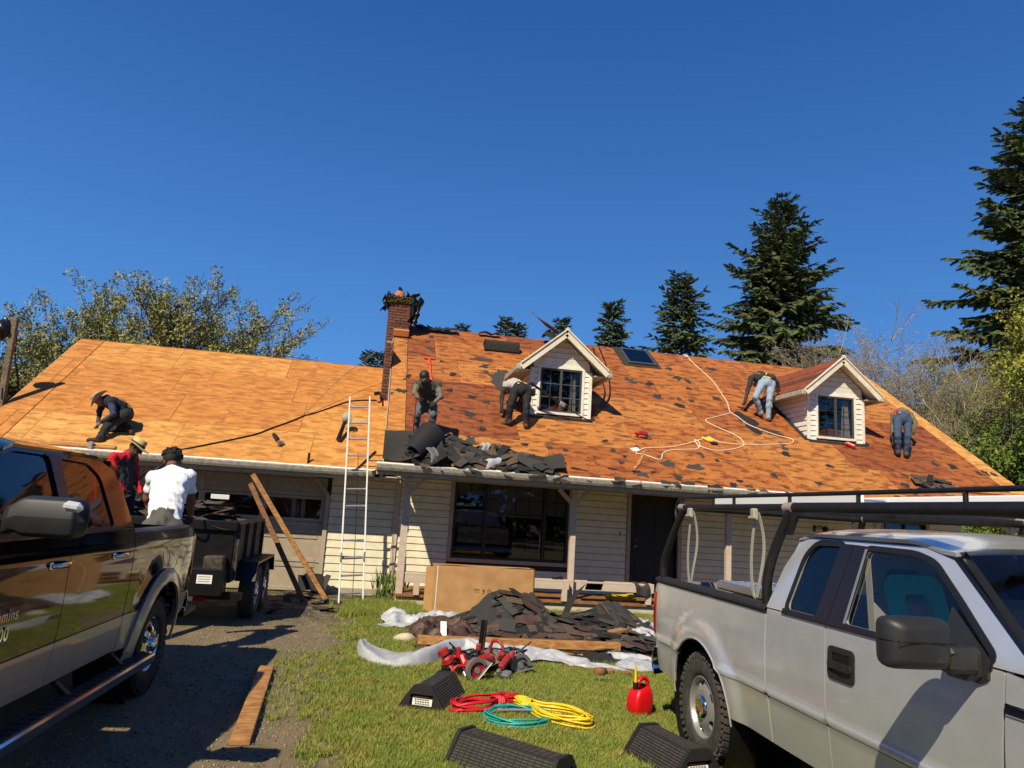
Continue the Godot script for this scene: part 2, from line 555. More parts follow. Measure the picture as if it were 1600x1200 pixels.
	rp.metallic_specular = 0.4; rp.clearcoat_enabled = true; rp.clearcoat = 0.45; rp.clearcoat_roughness = 0.02
	var rt := mat("tan_paint", lin(158, 152, 138), 0.32, 0.1)
	rt.clearcoat_enabled = true; rt.clearcoat = 0.8; rt.clearcoat_roughness = 0.05
	var sp := mat("silver_paint", lin(206, 210, 216), 0.26, 0.45, ntex(47, 0.01, Color(0.95, 0.945, 0.93), Color(1, 1, 1), 512, 5), 0.8, true)
	sp.clearcoat_enabled = true; sp.clearcoat = 0.9; sp.clearcoat_roughness = 0.06
	mat("silver_low", lin(190, 190, 186), 0.34, 0.4, M.silver_paint.albedo_texture, 0.8, true)
	mat("black_trim", lin(24, 24, 25), 0.5)
	mat("pillar_trim", lin(28, 24, 26), 0.35)
	mat("mirror_plastic", lin(44, 44, 46), 0.5, 0, ntex(48, 0.03, Color(0.8, 0.8, 0.8), Color(1, 1, 1), 256, 4), 1.0, true)
	mat("chrome", lin(225, 226, 228), 0.08, 1.0)
	mat("steel_wheel", lin(176, 174, 170), 0.35, 0.6)
	mat("red_lens", lin(150, 12, 18), 0.12)
	mat("clear_lens", lin(210, 214, 216), 0.1, 0.3)
	mat("orange_lens", lin(210, 80, 20), 0.2)
	mat("seat_grey", lin(150, 152, 150), 0.9)
	mat("seat_dark", lin(30, 31, 33), 0.9)
	mat("teal_cloth", lin(40, 205, 198), 0.8)
	mat("rack_black", lin(34, 33, 33), 0.5, 0.1, ntex(49, 0.04, Color(0.6, 0.55, 0.5), Color(1, 1, 1), 256, 5), 1.5, true)
	mat("worn_tip", lin(176, 160, 150), 0.5, 0.3)
	mat("strap_grey", lin(160, 156, 140), 0.85)
	mat("tread_plate", lin(206, 208, 210), 0.25, 0.9)
	mat("trailer_black", lin(20, 20, 22), 0.4, 0.1, ntex(50, 0.03, Color(0.7, 0.68, 0.66), Color(1, 1, 1), 256, 5), 1.0, true)
	mat("trailer_dusty", lin(92, 82, 70), 0.7, 0.1, ntex(51, 0.02, Color(0.45, 0.42, 0.4), Color(1, 1, 1), 512, 5), 0.9, true)
	mat("red_plastic", lin(206, 18, 26), 0.35)
	mat("red_tool", lin(158, 42, 40), 0.45)
	mat("teal_tool", lin(16, 120, 124), 0.4)
	mat("tool_grey", lin(150, 150, 148), 0.4, 0.6)
	mat("blade", lin(176, 30, 40), 0.4, 0.3)
	mat("orange_red", lin(232, 84, 44), 0.5)
	mat("cord_red", lin(196, 26, 40), 0.4); mat("cord_yellow", lin(232, 200, 36), 0.4); mat("cord_teal", lin(24, 160, 150), 0.4)
	mat("cord_black", lin(22, 22, 22), 0.5)
	mat("hose_tan", lin(120, 110, 92), 0.6)
	mat("rope", lin(232, 214, 190), 0.85)
	mat("yellow", lin(240, 196, 30), 0.5)
	mat("bark", lin(72, 62, 52), 0.95, 0, ntex(61, 0.05, Color(0.55, 0.5, 0.48), Color(1, 1, 1), 256, 4), 0.8, true)
	mat("bark_pale", lin(158, 148, 138), 0.95)
	leafmat("needles", lin(92, 104, 70), 0.10)
	leafmat("leaves", lin(146, 146, 98), 0.3)
	leafmat("leaves_light", lin(138, 140, 62), 0.3)
	leafmat("buds", lin(150, 138, 118), 0.15)
	leafmat("shrub", lin(104, 124, 58), 0.25)
	leafmat("grass", lin(136, 146, 70), 0.28)
	var skinm := mat("body", Color.WHITE, 0.85)
	skinm.vertex_color_use_as_albedo = true
	mat("straw", lin(206, 180, 126), 0.9); mat("felt_hat", lin(190, 160, 124), 0.9)
	mat("hair", lin(24, 20, 18), 0.8)
	mat("cap", lin(26, 26, 26), 0.6)

var noise_a := noise(77, 0.05, 4)

func leafmat(key: String, c: Color, back: float) -> void:
	var m := mat(key, c, 0.75)
	m.metallic_specular = 0.3
	m.vertex_color_use_as_albedo = true
	m.backlight_enabled = true
	m.backlight = Color(back, back, back * 0.5)

func ground_y(x: float, z: float) -> float:
	return 0.012 * noise_a.get_noise_2d(x * 12.0, z * 12.0)

func lawn_edge(z: float) -> float:
	return -0.15 + 0.22 * noise_a.get_noise_2d(z * 14.0, 3.0)

var field := noise(500, 0.9, 4)
var fine := noise(501, 4.0, 3)

func ground_colour(x: float, z: float) -> Color:
	var gravel := Color(0.27, 0.19, 0.105).lerp(Color(0.40, 0.30, 0.175), 0.5 + 0.8 * fine.get_noise_2d(x, z))
	var moss := Color(0.20, 0.185, 0.07)
	var k := clampf(0.45 * field.get_noise_2d(x * 1.3, z * 1.3) + 0.15, 0.0, 1.0)
	gravel = gravel.lerp(moss, k)
	var soil := Color(0.20, 0.18, 0.075).lerp(Color(0.30, 0.25, 0.13), clampf(0.5 + field.get_noise_2d(x * 2.0 + 9.0, z * 2.0), 0, 1))
	var t := smoothstep(-0.25, 0.25, x - lawn_edge(z) + 0.5 * field.get_noise_2d(x * 2, z * 2))
	# the worn green strip between the drive and the plank
	var strip := smoothstep(-9.4, -8.6, z) * (1.0 - smoothstep(-7.0, -6.0, z)) * smoothstep(-1.1, -0.7, x)
	var c := gravel.lerp(soil, maxf(t, strip * 0.6))
	var tar := smoothstep(-10.6, -12.0, z) * (1.0 - smoothstep(-0.2, 0.4, x)) * smoothstep(-0.25, 0.15, field.get_noise_2d(x * 3.0, z * 3.0) + 0.12)
	return c.lerp(Color(0.05, 0.048, 0.045), tar * 0.8)

func build_ground() -> void:
	var mb := MB.new()
	var f := func(a: float, b: float) -> Vector3:
		var t := a * 2.0 - 1.0; var u := b * 2.0 - 1.0
		var x := 1.5 + 13.0 * t + 587.0 * pow(t, 9)
		var z := -9.0 + 13.0 * u + 587.0 * pow(u, 9)
		return Vector3(x, ground_y(x, z), z)
	mb.grid(190, 190, f)
	for i in mb.v.size():
		mb.c[i] = ground_colour(mb.v[i].x, mb.v[i].z)
	var grit := ntex(71, 0.22, Color(0.55, 0.55, 0.55), Color(1.25, 1.25, 1.25), 1024, 3)
	var m := mat("ground", Color.WHITE, 0.95, 0, grit, 0.9, true)
	m.vertex_color_use_as_albedo = true
	m.heightmap_enabled = true; m.heightmap_texture = grit; m.heightmap_scale = 1.6
	struct("ground", mb, m)
	# loose stones on the drive
	var st := MB.new()
	st.ball(Vector3.ZERO, Vector3(1, 0.7, 0.85), Basis.IDENTITY, 6)
	var w := []; var tint := []
	for i in 7000:
		var z := -4.2 - 8.3 * pow(rng.randf(), 1.4)
		var x := rr(-2.0, 0.5)
		if x > lawn_edge(z) + rr(-0.3, 0.3): continue
		var s := rr(0.004, 0.013)
		w.append(Transform3D(Basis(Vector3.UP, rr(0, TAU)).scaled(Vector3.ONE * s), Vector3(x, ground_y(x, z) + s * 0.3, z)))
		var g := rr(0.10, 0.34)
		tint.append(Color(g, g * 0.84, g * 0.62))
	var sm := mat("stone", Color.WHITE, 0.95)
	sm.vertex_color_use_as_albedo = true
	scatter("gravel", st.mesh(), sm, w, self, tint)

var house: Node3D
const GD := 0.842   # the garage roof lies this far below the plane of the main roof
const XSIDE := Basis(Vector3(0, 0, 1), Vector3(0, 1, 0), Vector3(1, 0, 0))   # a profile in (z, y) pushed along x

func deck(parent: Node, x0: float, x1: float, ze: float, zr: float, mats: Array, yoff: float, shift: float, drop := 0.0) -> void:
	var dz := 1.005
	var z := ze
	var row := 0
	while z > zr + 0.05:
		var z1 := maxf(z - dz, zr)
		if z1 - zr < 0.12: z1 = zr
		var x := x0
		var w := 2.44 if row % 2 == 0 else 1.22
		w = fmod(w + shift * row, 2.44) + 0.3
		while x < x1 - 0.01:
			var xe := minf(x + w, x1)
			if x1 - xe < 0.2: xe = x1
			var mb := MB.new()
			mb.uo = Vector2(rr(0, 9), rr(0, 9))
			var ln := (z - z1) * 1.2142
			mb.T = roof_at((x + xe) * 0.5, (z + z1) * 0.5, yoff + rr(-0.0015, 0.0015)) * Transform3D(Basis(Vector3.FORWARD, rr(-0.0008, 0.0008)), Vector3.ZERO)
			mb.T.origin.y -= drop
			mb.box(Vector3.ZERO, Vector3(xe - x - rr(0.004, 0.009), 0.014, ln - rr(0.004, 0.009)), 0.002)
			part("plywood_sheet", mb, mats[rng.randi() % mats.size()], parent)
			x = xe
			w = 2.44
		z = z1
		row += 1

func slab(parent: Node, called: String, x0: float, x1: float, ze: float, zr: float, drop: float, m: Material) -> Node3D:
	var yr := roof_y(zr); var ye := roof_y(ze); var zb := 2.0 * zr - ze
	var mb := MB.new()
	var p := PackedVector2Array([Vector2(ze, ye - drop), Vector2(zr, yr - drop), Vector2(zb, ye - drop), Vector2(zb, ye - drop - 0.12), Vector2(zr, yr - drop - 0.15), Vector2(ze, ye - drop - 0.12)])
	mb.prism(p, x1 - x0, Transform3D(XSIDE, Vector3((x0 + x1) * 0.5, 0, 0)))
	return part(called, mb, m, parent)

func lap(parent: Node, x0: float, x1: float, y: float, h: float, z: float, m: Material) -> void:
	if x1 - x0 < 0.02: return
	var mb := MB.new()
	mb.prism(PackedVector2Array([Vector2(z, y), Vector2(z + 0.024, y), Vector2(z + 0.008, y + h - 0.010), Vector2(z, y + h - 0.010)]), x1 - x0, Transform3D(XSIDE, Vector3((x0 + x1) * 0.5, 0, 0)))  # slit left over each board lets the dark backing stand in for lap shade
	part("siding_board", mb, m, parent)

func siding(parent: Node, x0: float, x1: float, y0: float, y1: float, z: float, step: float, holes: Array, m: Material) -> void:
	var y := y0
	while y < y1 - 0.02:
		var h := minf(step, y1 - y)
		var spans := [[x0, x1]]
		for o in holes:   # [x0, x1, y0, y1]
			if y + h > o[2] + 0.02 and y < o[3] - 0.02:
				var nx := []
				for s in spans:
					if o[0] > s[0]: nx.append([s[0], minf(s[1], o[0])])
					if o[1] < s[1]: nx.append([maxf(s[0], o[1]), s[1]])
					if o[0] >= s[1] or o[1] <= s[0]: nx = nx
				spans = nx.filter(func(q): return q[1] - q[0] > 0.02)
		for s in spans:
			var x: float = s[0]
			while x < s[1] - 0.01:   # boards come in 3.6 m lengths
				var e := minf(s[1], x + rr(3.0, 4.2))
				if s[1] - e < 0.5: e = s[1]
				lap(parent, x, e - 0.002, y, h, z + rr(-0.001, 0.001), m)
				x = e
		y += step

func wall_around(parent: Node, called: String, x0: float, x1: float, y0: float, y1: float, z0: float, z1: float, holes: Array, m: Material) -> MeshInstance3D:
	var mb := MB.new()
	var xs := [x0, x1]
	for o in holes: xs.append(o[0]); xs.append(o[1])
	xs.sort()
	for i in xs.size() - 1:
		var a: float = xs[i]; var b: float = xs[i + 1]
		if b - a < 0.001: continue
		var cuts := []
		for o in holes:
			if o[0] <= a + 0.001 and o[1] >= b - 0.001: cuts.append([o[2], o[3]])
		var y := y0
		for q in cuts:
			if q[0] > y: mb.box(Vector3((a + b) * 0.5, (y + q[0]) * 0.5, (z0 + z1) * 0.5), Vector3(b - a, q[0] - y, absf(z1 - z0)))
			y = q[1]
		if y < y1: mb.box(Vector3((a + b) * 0.5, (y + y1) * 0.5, (z0 + z1) * 0.5), Vector3(b - a, y1 - y, absf(z1 - z0)))
	return part(called, mb, m, parent)

func frame_box(mb: MB, x0: float, x1: float, y0: float, y1: float, z: float, w: float, d: float) -> void:
	mb.box(Vector3((x0 + x1) * 0.5, y1 - w * 0.5, z), Vector3(x1 - x0, w, d), 0.004)
	mb.box(Vector3((x0 + x1) * 0.5, y0 + w * 0.5, z), Vector3(x1 - x0, w, d), 0.004)
	mb.box(Vector3(x0 + w * 0.5, (y0 + y1) * 0.5, z), Vector3(w, y1 - y0 - 2 * w - 0.002, d), 0.004)
	mb.box(Vector3(x1 - w * 0.5, (y0 + y1) * 0.5, z), Vector3(w, y1 - y0 - 2 * w - 0.002, d), 0.004)

func bars(parent: Node, x0: float, x1: float, y0: float, y1: float, z: float, nc: int, nr: int, t: float, m: Material) -> void:
	for i in range(1, nc):
		var mb := MB.new()
		mb.box(Vector3(lerpf(x0, x1, float(i) / nc), (y0 + y1) * 0.5, z), Vector3(t, y1 - y0, 0.012))
		part("glazing_bar", mb, m, parent)
	for j in range(1, nr):
		var mb := MB.new()
		mb.box(Vector3((x0 + x1) * 0.5, lerpf(y0, y1, float(j) / nr), z + 0.004), Vector3(x1 - x0, t, 0.012))
		part("glazing_bar", mb, m, parent)

func build_house() -> void:
	house = thing("house", "cream sided house with stripped orange plywood roof and two white dormers", "house")
	# --- roofs
	var roof := slab(house, "main_roof", 0.13, 13.78, EZ, -18.317, 0.008, M.deck_gap)
	deck(roof, 0.47, 13.36, EZ, -18.317, M.dply, 0.0, 0.7)
	deck(roof, 0.125, 0.465, EZ, -18.317, [M.ply[0], M.ply[2], M.dply[2]], 0.001, 0.0)
	deck(roof, 13.365, 13.79, EZ, -18.317, [M.ply[1], M.ply[4]], 0.001, 0.0)
	var groof := slab(house, "garage_roof", -6.94, 0.13, -13.73, -17.63, GD + 0.008, M.deck_gap)
	deck(groof, -6.445, 0.128, -13.73, -17.63, M.ply, 0.0, 0.9, GD)
	deck(groof, -6.955, -6.452, -13.73, -17.63, [M.ply[2], M.ply[5]], 0.002, 0.0, GD)
	# back slopes, sheathed too
	for r in [[0.125, 13.79, -18.317, 0.0], [-6.955, 0.128, -17.63, -GD]]:
		var zr: float = r[2]
		var yr: float = roof_y(zr) + r[3] + 0.004
		var zb := -24.0 if r[0] > 0 else -21.53
		var mb := MB.new()
		mb.prism(PackedVector2Array([Vector2(zr, yr), Vector2(zb, yr - S * (zr - zb)), Vector2(zb, yr - S * (zr - zb) + 0.016), Vector2(zr, yr + 0.016)]), r[1] - r[0], Transform3D(XSIDE, Vector3((r[0] + r[1]) * 0.5, 0, 0)))
		part("back_sheathing", mb, M.dply[0], roof if r[0] > 0 else groof)
	# bare nailed patches of felt left on the deck: x, z, width, height
	scraps(roof)
	# --- garage
	var gw := wall_around(house, "garage_wall", -6.64, 0.50, -0.05, 2.34, -14.72, -14.6, [[-6.36, -0.907, -0.05, 2.175]], M.lap_shade_backing)
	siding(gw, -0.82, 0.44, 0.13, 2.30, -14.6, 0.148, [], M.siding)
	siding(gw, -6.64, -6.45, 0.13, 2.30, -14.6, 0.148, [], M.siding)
	var mb := MB.new()
	mb.box(Vector3(-0.19, 0.04, -14.585), Vector3(1.38, 0.18, 0.07), 0.01)
	part("foundation", mb, M.concrete, gw)
	mb = MB.new()   # corner board
	mb.box(Vector3(0.475, 1.19, -14.58), Vector3(0.10, 2.26, 0.06), 0.004)
	part("corner_board", mb, M.post_paint, gw)
	mb = MB.new()   # door casing with clipped corner
	mb.box(Vector3(-0.87, 0.90, -14.575), Vector3(0.083, 1.92, 0.055), 0.004)
	mb.beam(Vector3(-0.87, 1.865, -14.575), Vector3(-1.185, 2.20, -14.575), 0.055, 0.078, Vector3.BACK)
	mb.box(Vector3(-3.76, 2.212, -14.575), Vector3(5.2, 0.083, 0.055), 0.004)
	mb.prism(PackedVector2Array([Vector2(-0.907, 2.175), Vector2(-0.907, 1.865), Vector2(-1.217, 2.175)]), 0.033, Transform3D(Basis.IDENTITY, Vector3(0, 0, -14.62)))
	part("door_casing", mb, M.taupe, gw)
	for w in [[-6.64, -6.53, -14.72, -20.9], [0.0, 0.11, -18.4, -20.9]]:
		mb = MB.new()
		mb.prism(PackedVector2Array([Vector2(w[2], -0.05), Vector2(w[2], roof_y(w[2]) - GD - 0.2 if w[2] > -17.63 else 4.3), Vector2(-17.63, 4.83), Vector2(w[3], 2.58), Vector2(w[3], -0.05)]), 0.1, Transform3D(XSIDE, Vector3((w[0] + w[1]) * 0.5, 0, 0)))
		part("garage_side_wall", mb, M.siding, house)
	mb = MB.new()
	mb.box(Vector3(-3.26, 1.25, -20.85), Vector3(6.6, 2.6, 0.1))
	part("garage_back_wall", mb, M.siding, house)
	mb = MB.new()
	mb.box(Vector3(-3.2, 2.262, -14.21), Vector3(7.3, 0.02, 0.76))
	part("garage_soffit", mb, M.soffit, house)
	garage_door()
	# --- main walls
	var holes := [[1.61, 4.0, 0.80, 2.34], [5.36, 6.42, 0.22, 2.34], [11.36, 12.46, 1.0, 2.1]]
	var mw := wall_around(house, "front_wall", 0.50, 13.4, -0.05, 2.75, -14.72, -14.6, holes, M.lap_shade_backing)
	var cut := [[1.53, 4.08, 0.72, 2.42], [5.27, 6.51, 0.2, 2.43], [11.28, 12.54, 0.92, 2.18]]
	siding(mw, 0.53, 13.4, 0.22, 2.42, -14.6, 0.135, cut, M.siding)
	for s in [[0.45, 0.57], [13.28, 13.4]]:
		mb = MB.new()
		mb.prism(PackedVector2Array([Vector2(-14.6, -0.05), Vector2(-14.6, 3.6), Vector2(-18.317, 6.16), Vector2(-22.0, 3.6), Vector2(-22.0, -0.05)]), 0.12, Transform3D(XSIDE, Vector3((s[0] + s[1]) * 0.5, 0, 0)))
		part("gable_wall", mb, M.siding, house)
	mb = MB.new()
	mb.box(Vector3(6.9, 1.75, -22.06), Vector3(13.0, 3.6, 0.12))
	part("back_wall", mb, M.siding, house)
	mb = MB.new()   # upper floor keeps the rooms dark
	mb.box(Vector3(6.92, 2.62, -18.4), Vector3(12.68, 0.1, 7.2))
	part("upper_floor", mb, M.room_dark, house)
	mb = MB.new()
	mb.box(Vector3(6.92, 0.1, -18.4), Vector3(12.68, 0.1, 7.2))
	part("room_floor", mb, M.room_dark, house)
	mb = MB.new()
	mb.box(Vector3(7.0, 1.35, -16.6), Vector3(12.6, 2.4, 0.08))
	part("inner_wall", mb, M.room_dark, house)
	# living-room window
	var win := Node3D.new(); win.name = "front_window"; house.add_child(win, true)
	mb = MB.new(); frame_box(mb, 1.61, 4.0, 0.80, 2.34, -14.615, 0.045, 0.07)
	for x in [2.26, 3.50]: mb.box(Vector3(x, 1.57, -14.612), Vector3(0.06, 1.45, 0.065), 0.004)
	part("window_frame", mb, M.bronze, win)
	mb = MB.new(); frame_box(mb, 1.53, 4.08, 0.72, 2.42, -14.585, 0.075, 0.04)
	part("window_casing", mb, M.taupe, win)
	for s in [[1.655, 2.23, 2], [2.29, 3.47, 4], [3.53, 3.955, 2]]:
		mb = MB.new(); mb.box(Vector3((s[0] + s[1]) * 0.5, 1.57, -14.63), Vector3(s[1] - s[0], 1.45, 0.006))
		part("pane", mb, M.window_glass, win)
		bars(win, s[0], s[1], 0.845, 2.295, -14.645, s[2], 5, 0.014, M.bronze)
	for s in [[2.30, 3.46, 1.66], [3.54, 3.95, 1.72], [1.67, 2.22, 2.05]]:
		mb = MB.new()
		var y := 2.29
		while y > s[2]:
			mb.box(Vector3((s[0] + s[1]) * 0.5, y, -14.69), Vector3(s[1] - s[0], 0.003, 0.034), 0, Basis(Vector3.RIGHT, 0.75))
			y -= 0.026
		part("window_blind", mb, M.blind, win, true)
	# door: open dark doorway with a dark door leaf
	var door := Node3D.new(); door.name = "front_door"; house.add_child(door, true)
	mb = MB.new(); mb.box(Vector3(5.89, 1.28, -14.70), Vector3(1.0, 2.08, 0.045), 0.004)
	for r in [[1.75, 0.85], [0.72, 0.75]]:
		for sx in [-0.22, 0.22]: mb.box(Vector3(5.89 + sx, r[0], -14.675), Vector3(0.32, r[1], 0.012), 0.004)
	part("door_leaf", mb, M.black_door, door)
	mb = MB.new(); mb.ball(Vector3(5.50, 1.22, -14.64), Vector3(0.03, 0.03, 0.03)); mb.ball(Vector3(5.50, 1.36, -14.65), Vector3(0.022, 0.022, 0.012))
	part("door_knob", mb, M.galvanised, door)
	mb = MB.new(); frame_box(mb, 5.28, 6.50, 0.16, 2.42, -14.585, 0.08, 0.045)
	part("door_casing", mb, M.taupe, door)
	mb = MB.new(); mb.box(Vector3(5.13, 1.47, -14.57), Vector3(0.018, 0.07, 0.015), 0.003)
	part("doorbell", mb, M.black_trim, house)
	var w2 := Node3D.new(); w2.name = "side_window"; house.add_child(w2, true)
	mb = MB.new(); frame_box(mb, 11.36, 12.46, 1.0, 2.1, -14.615, 0.05, 0.07); mb.box(Vector3(11.91, 1.55, -14.612), Vector3(0.05, 1.0, 0.06))
	part("window_frame", mb, M.bronze, w2)
	mb = MB.new(); frame_box(mb, 11.28, 12.54, 0.92, 2.18, -14.585, 0.075, 0.04)
	part("window_casing", mb, M.taupe, w2)
	for s in [[11.41, 11.885], [11.935, 12.41]]:
		mb = MB.new(); mb.box(Vector3((s[0] + s[1]) * 0.5, 1.55, -14.63), Vector3(s[1] - s[0], 1.0, 0.006))
		part("pane", mb, M.window_glass, w2)
	# wall lantern by the side window
	mb = MB.new()
	mb.box(Vector3(9.62, 1.83, -14.56), Vector3(0.05, 0.14, 0.03), 0.005); mb.tube([Vector3(9.62, 1.86, -14.55), Vector3(9.72, 1.88, -14.48), Vector3(9.82, 1.85, -14.46)], 0.012, 6)
	mb.ball(Vector3(9.82, 1.82, -14.46), Vector3(0.065, 0.075, 0.065))
	part("wall_lantern", mb, M.black_trim, house)
	# gutters and fascia
	for g in [[0.0, 13.8, EZ, roof_y(EZ), "main_gutter"], [-6.97, -0.02, -13.73, roof_y(-13.73) - GD, "garage_gutter"]]:
		mb = MB.new()
		var ye: float = g[3]; var ze: float = g[2]
		var prof := PackedVector2Array([Vector2(ze + 0.002, ye - 0.02), Vector2(ze + 0.002, ye - 0.125), Vector2(ze + 0.075, ye - 0.125), Vector2(ze + 0.10, ye - 0.085), Vector2(ze + 0.118, ye - 0.03), Vector2(ze + 0.118, ye - 0.012), Vector2(ze + 0.105, ye - 0.012), Vector2(ze + 0.105, ye - 0.03), Vector2(ze + 0.072, ye - 0.115), Vector2(ze + 0.012, ye - 0.115), Vector2(ze + 0.012, ye - 0.02)])
		mb.prism(prof, g[1] - g[0], Transform3D(XSIDE, Vector3((g[0] + g[1]) * 0.5, 0, 0)))
		part(g[4], mb, M.gutter_paint, house)
		mb = MB.new()
		mb.box(Vector3((g[0] + g[1]) * 0.5, ye + 0.004, ze + 0.02), Vector3(g[1] - g[0], 0.006, 0.075), 0, Basis(Vector3.RIGHT, 0.35))
		part("drip_edge", mb, M.white_metal, house)
		mb = MB.new()
		mb.box(Vector3((g[0] + g[1]) * 0.5, ye - 0.10, ze - 0.02), Vector3(g[1] - g[0], 0.19, 0.03))
		part("fascia", mb, M.taupe, house)
	# rake boards on the gable ends
	for g in [[13.80, EZ, -18.317, 0.03], [0.105, EZ, -18.317, 0.03], [-6.966, -13.73, -17.63, GD + 0.03]]:
		mb = MB.new()
		var zr: float = g[2]; var ze: float = g[1]
		for zz in [ze, 2.0 * zr - ze]:
			mb.beam(Vector3(g[0], roof_y(ze) - g[3] - 0.085, zz), Vector3(g[0], roof_y(zr) - g[3] - 0.085, zr), 0.02, 0.17)
		part("rake_board", mb, M.taupe, house)

func garage_door() -> void:
	var d := Node3D.new(); d.name = "garage_door"; house.add_child(d, true)
	var rows := [[0.017, 0.546], [0.552, 1.082], [1.088, 1.320], [1.326, 1.806], [1.812, 2.172]]
	for i in rows.size():
		var y0: float = rows[i][0]; var y1: float = rows[i][1]
		var sec := MB.new()
		var hl := []
		if i == 3:
			for k in 4: hl.append([-0.995 - 1.139 * k - 1.028, -0.995 - 1.139 * k, 1.388, 1.759])
			# section with window openings
			var xs := [-6.36]
			for k in range(3, -1, -1): xs.append(hl[k][0]); xs.append(hl[k][1])
			xs.append(-0.907)
			sec.box(Vector3(-3.633, 1.357, -14.67), Vector3(5.45, 0.062, 0.04)); sec.box(Vector3(-3.633, 1.7825, -14.67), Vector3(5.45, 0.047, 0.04))
			for k in range(0, xs.size(), 2): sec.box(Vector3((xs[k] + xs[k + 1]) * 0.5, 1.5735, -14.67), Vector3(xs[k + 1] - xs[k], 0.371, 0.04))
		else:
			sec.box(Vector3(-3.633, (y0 + y1) * 0.5, -14.68), Vector3(5.45, y1 - y0, 0.03), 0.003)
		part("door_section", sec, M.door_taupe, d)
		if i == 3:
			for h in hl:
				var g := MB.new(); g.box(Vector3((h[0] + h[1]) * 0.5, 1.5735, -14.672), Vector3(h[1] - h[0], 0.371, 0.005)); part("pane", g, M.window_glass, d)
		else:
			for k in 5:   # raised stiles and rails leave sunk panels
				var x := -0.907 - 1.139 * k
				var fr := MB.new(); fr.box(Vector3(maxf(x - 0.045, -6.31), (y0 + y1) * 0.5, -14.655), Vector3(0.09, y1 - y0 - 0.012, 0.018), 0.003); part("stile", fr, M.door_taupe, d)
				if k < 4:
					for yy in [y0 + 0.045, y1 - 0.045]:
						var rl := MB.new(); rl.box(Vector3(x - 0.615, yy, -14.657), Vector3(1.04, 0.07, 0.016), 0.003); part("rail", rl, M.door_taupe, d)
	# pale boards stored inside, seen through the last pane
	for b in [[-1.53, 0.08, 1], [-1.44, 0.04, 0], [-1.355, 0.07, 1]]:
		var q := MB.new(); q.box(Vector3(b[0], 1.2, -14.95), Vector3(b[1], 2.0, 0.03)); part("stored_board", q, M.white_metal if b[2] else M.lumber, house)
	var fl := MB.new(); fl.box(Vector3(-3.26, -0.03, -17.75), Vector3(6.5, 0.1, 6.0)); part("garage_floor", fl, M.concrete, house)

func ragged(w: float, h: float, k := 13, rough := 0.62) -> PackedVector2Array:
	var o := PackedVector2Array()
	for i in k:
		var a := TAU * (i + rr(-0.3, 0.3)) / k
		var r := rr(1.0 - rough, 1.0)
		o.append(Vector2(cos(a) * w * 0.5 * r * (1.25 if i % 3 else 0.85), sin(a) * h * 0.5 * r))
	return o

func scraps(roof: Node) -> void:
	var list := SCRAPS
	var all := []
	for s in list: all.append(s)
	for i in 170:   # crumbs
		var z := rr(-18.0, -12.75)
		all.append([rr(0.6, 13.2), z, rr(0.02, 0.10), rr(0.015, 0.04)])
	for i in 26:
		all.append([rr(3.2, 12.5), rr(-12.95, -12.66), rr(0.08, 0.28), rr(0.05, 0.14)])
	for s in all:
		var mb := MB.new()
		mb.T = roof_at(s[0], s[1], 0.011 + rr(0.0, 0.004), rr(-0.3, 0.3)) * Transform3D(Basis(Vector3.RIGHT, -PI / 2), Vector3.ZERO)
		var poly := ragged(s[2], s[3])
		if Geometry2D.triangulate_polygon(poly).is_empty(): continue
		mb.prism(poly, 0.004)
		part("felt_scrap", mb, [M.felt, M.felt_dark, M.felt, M.shingle][rng.randi() % 4], roof)

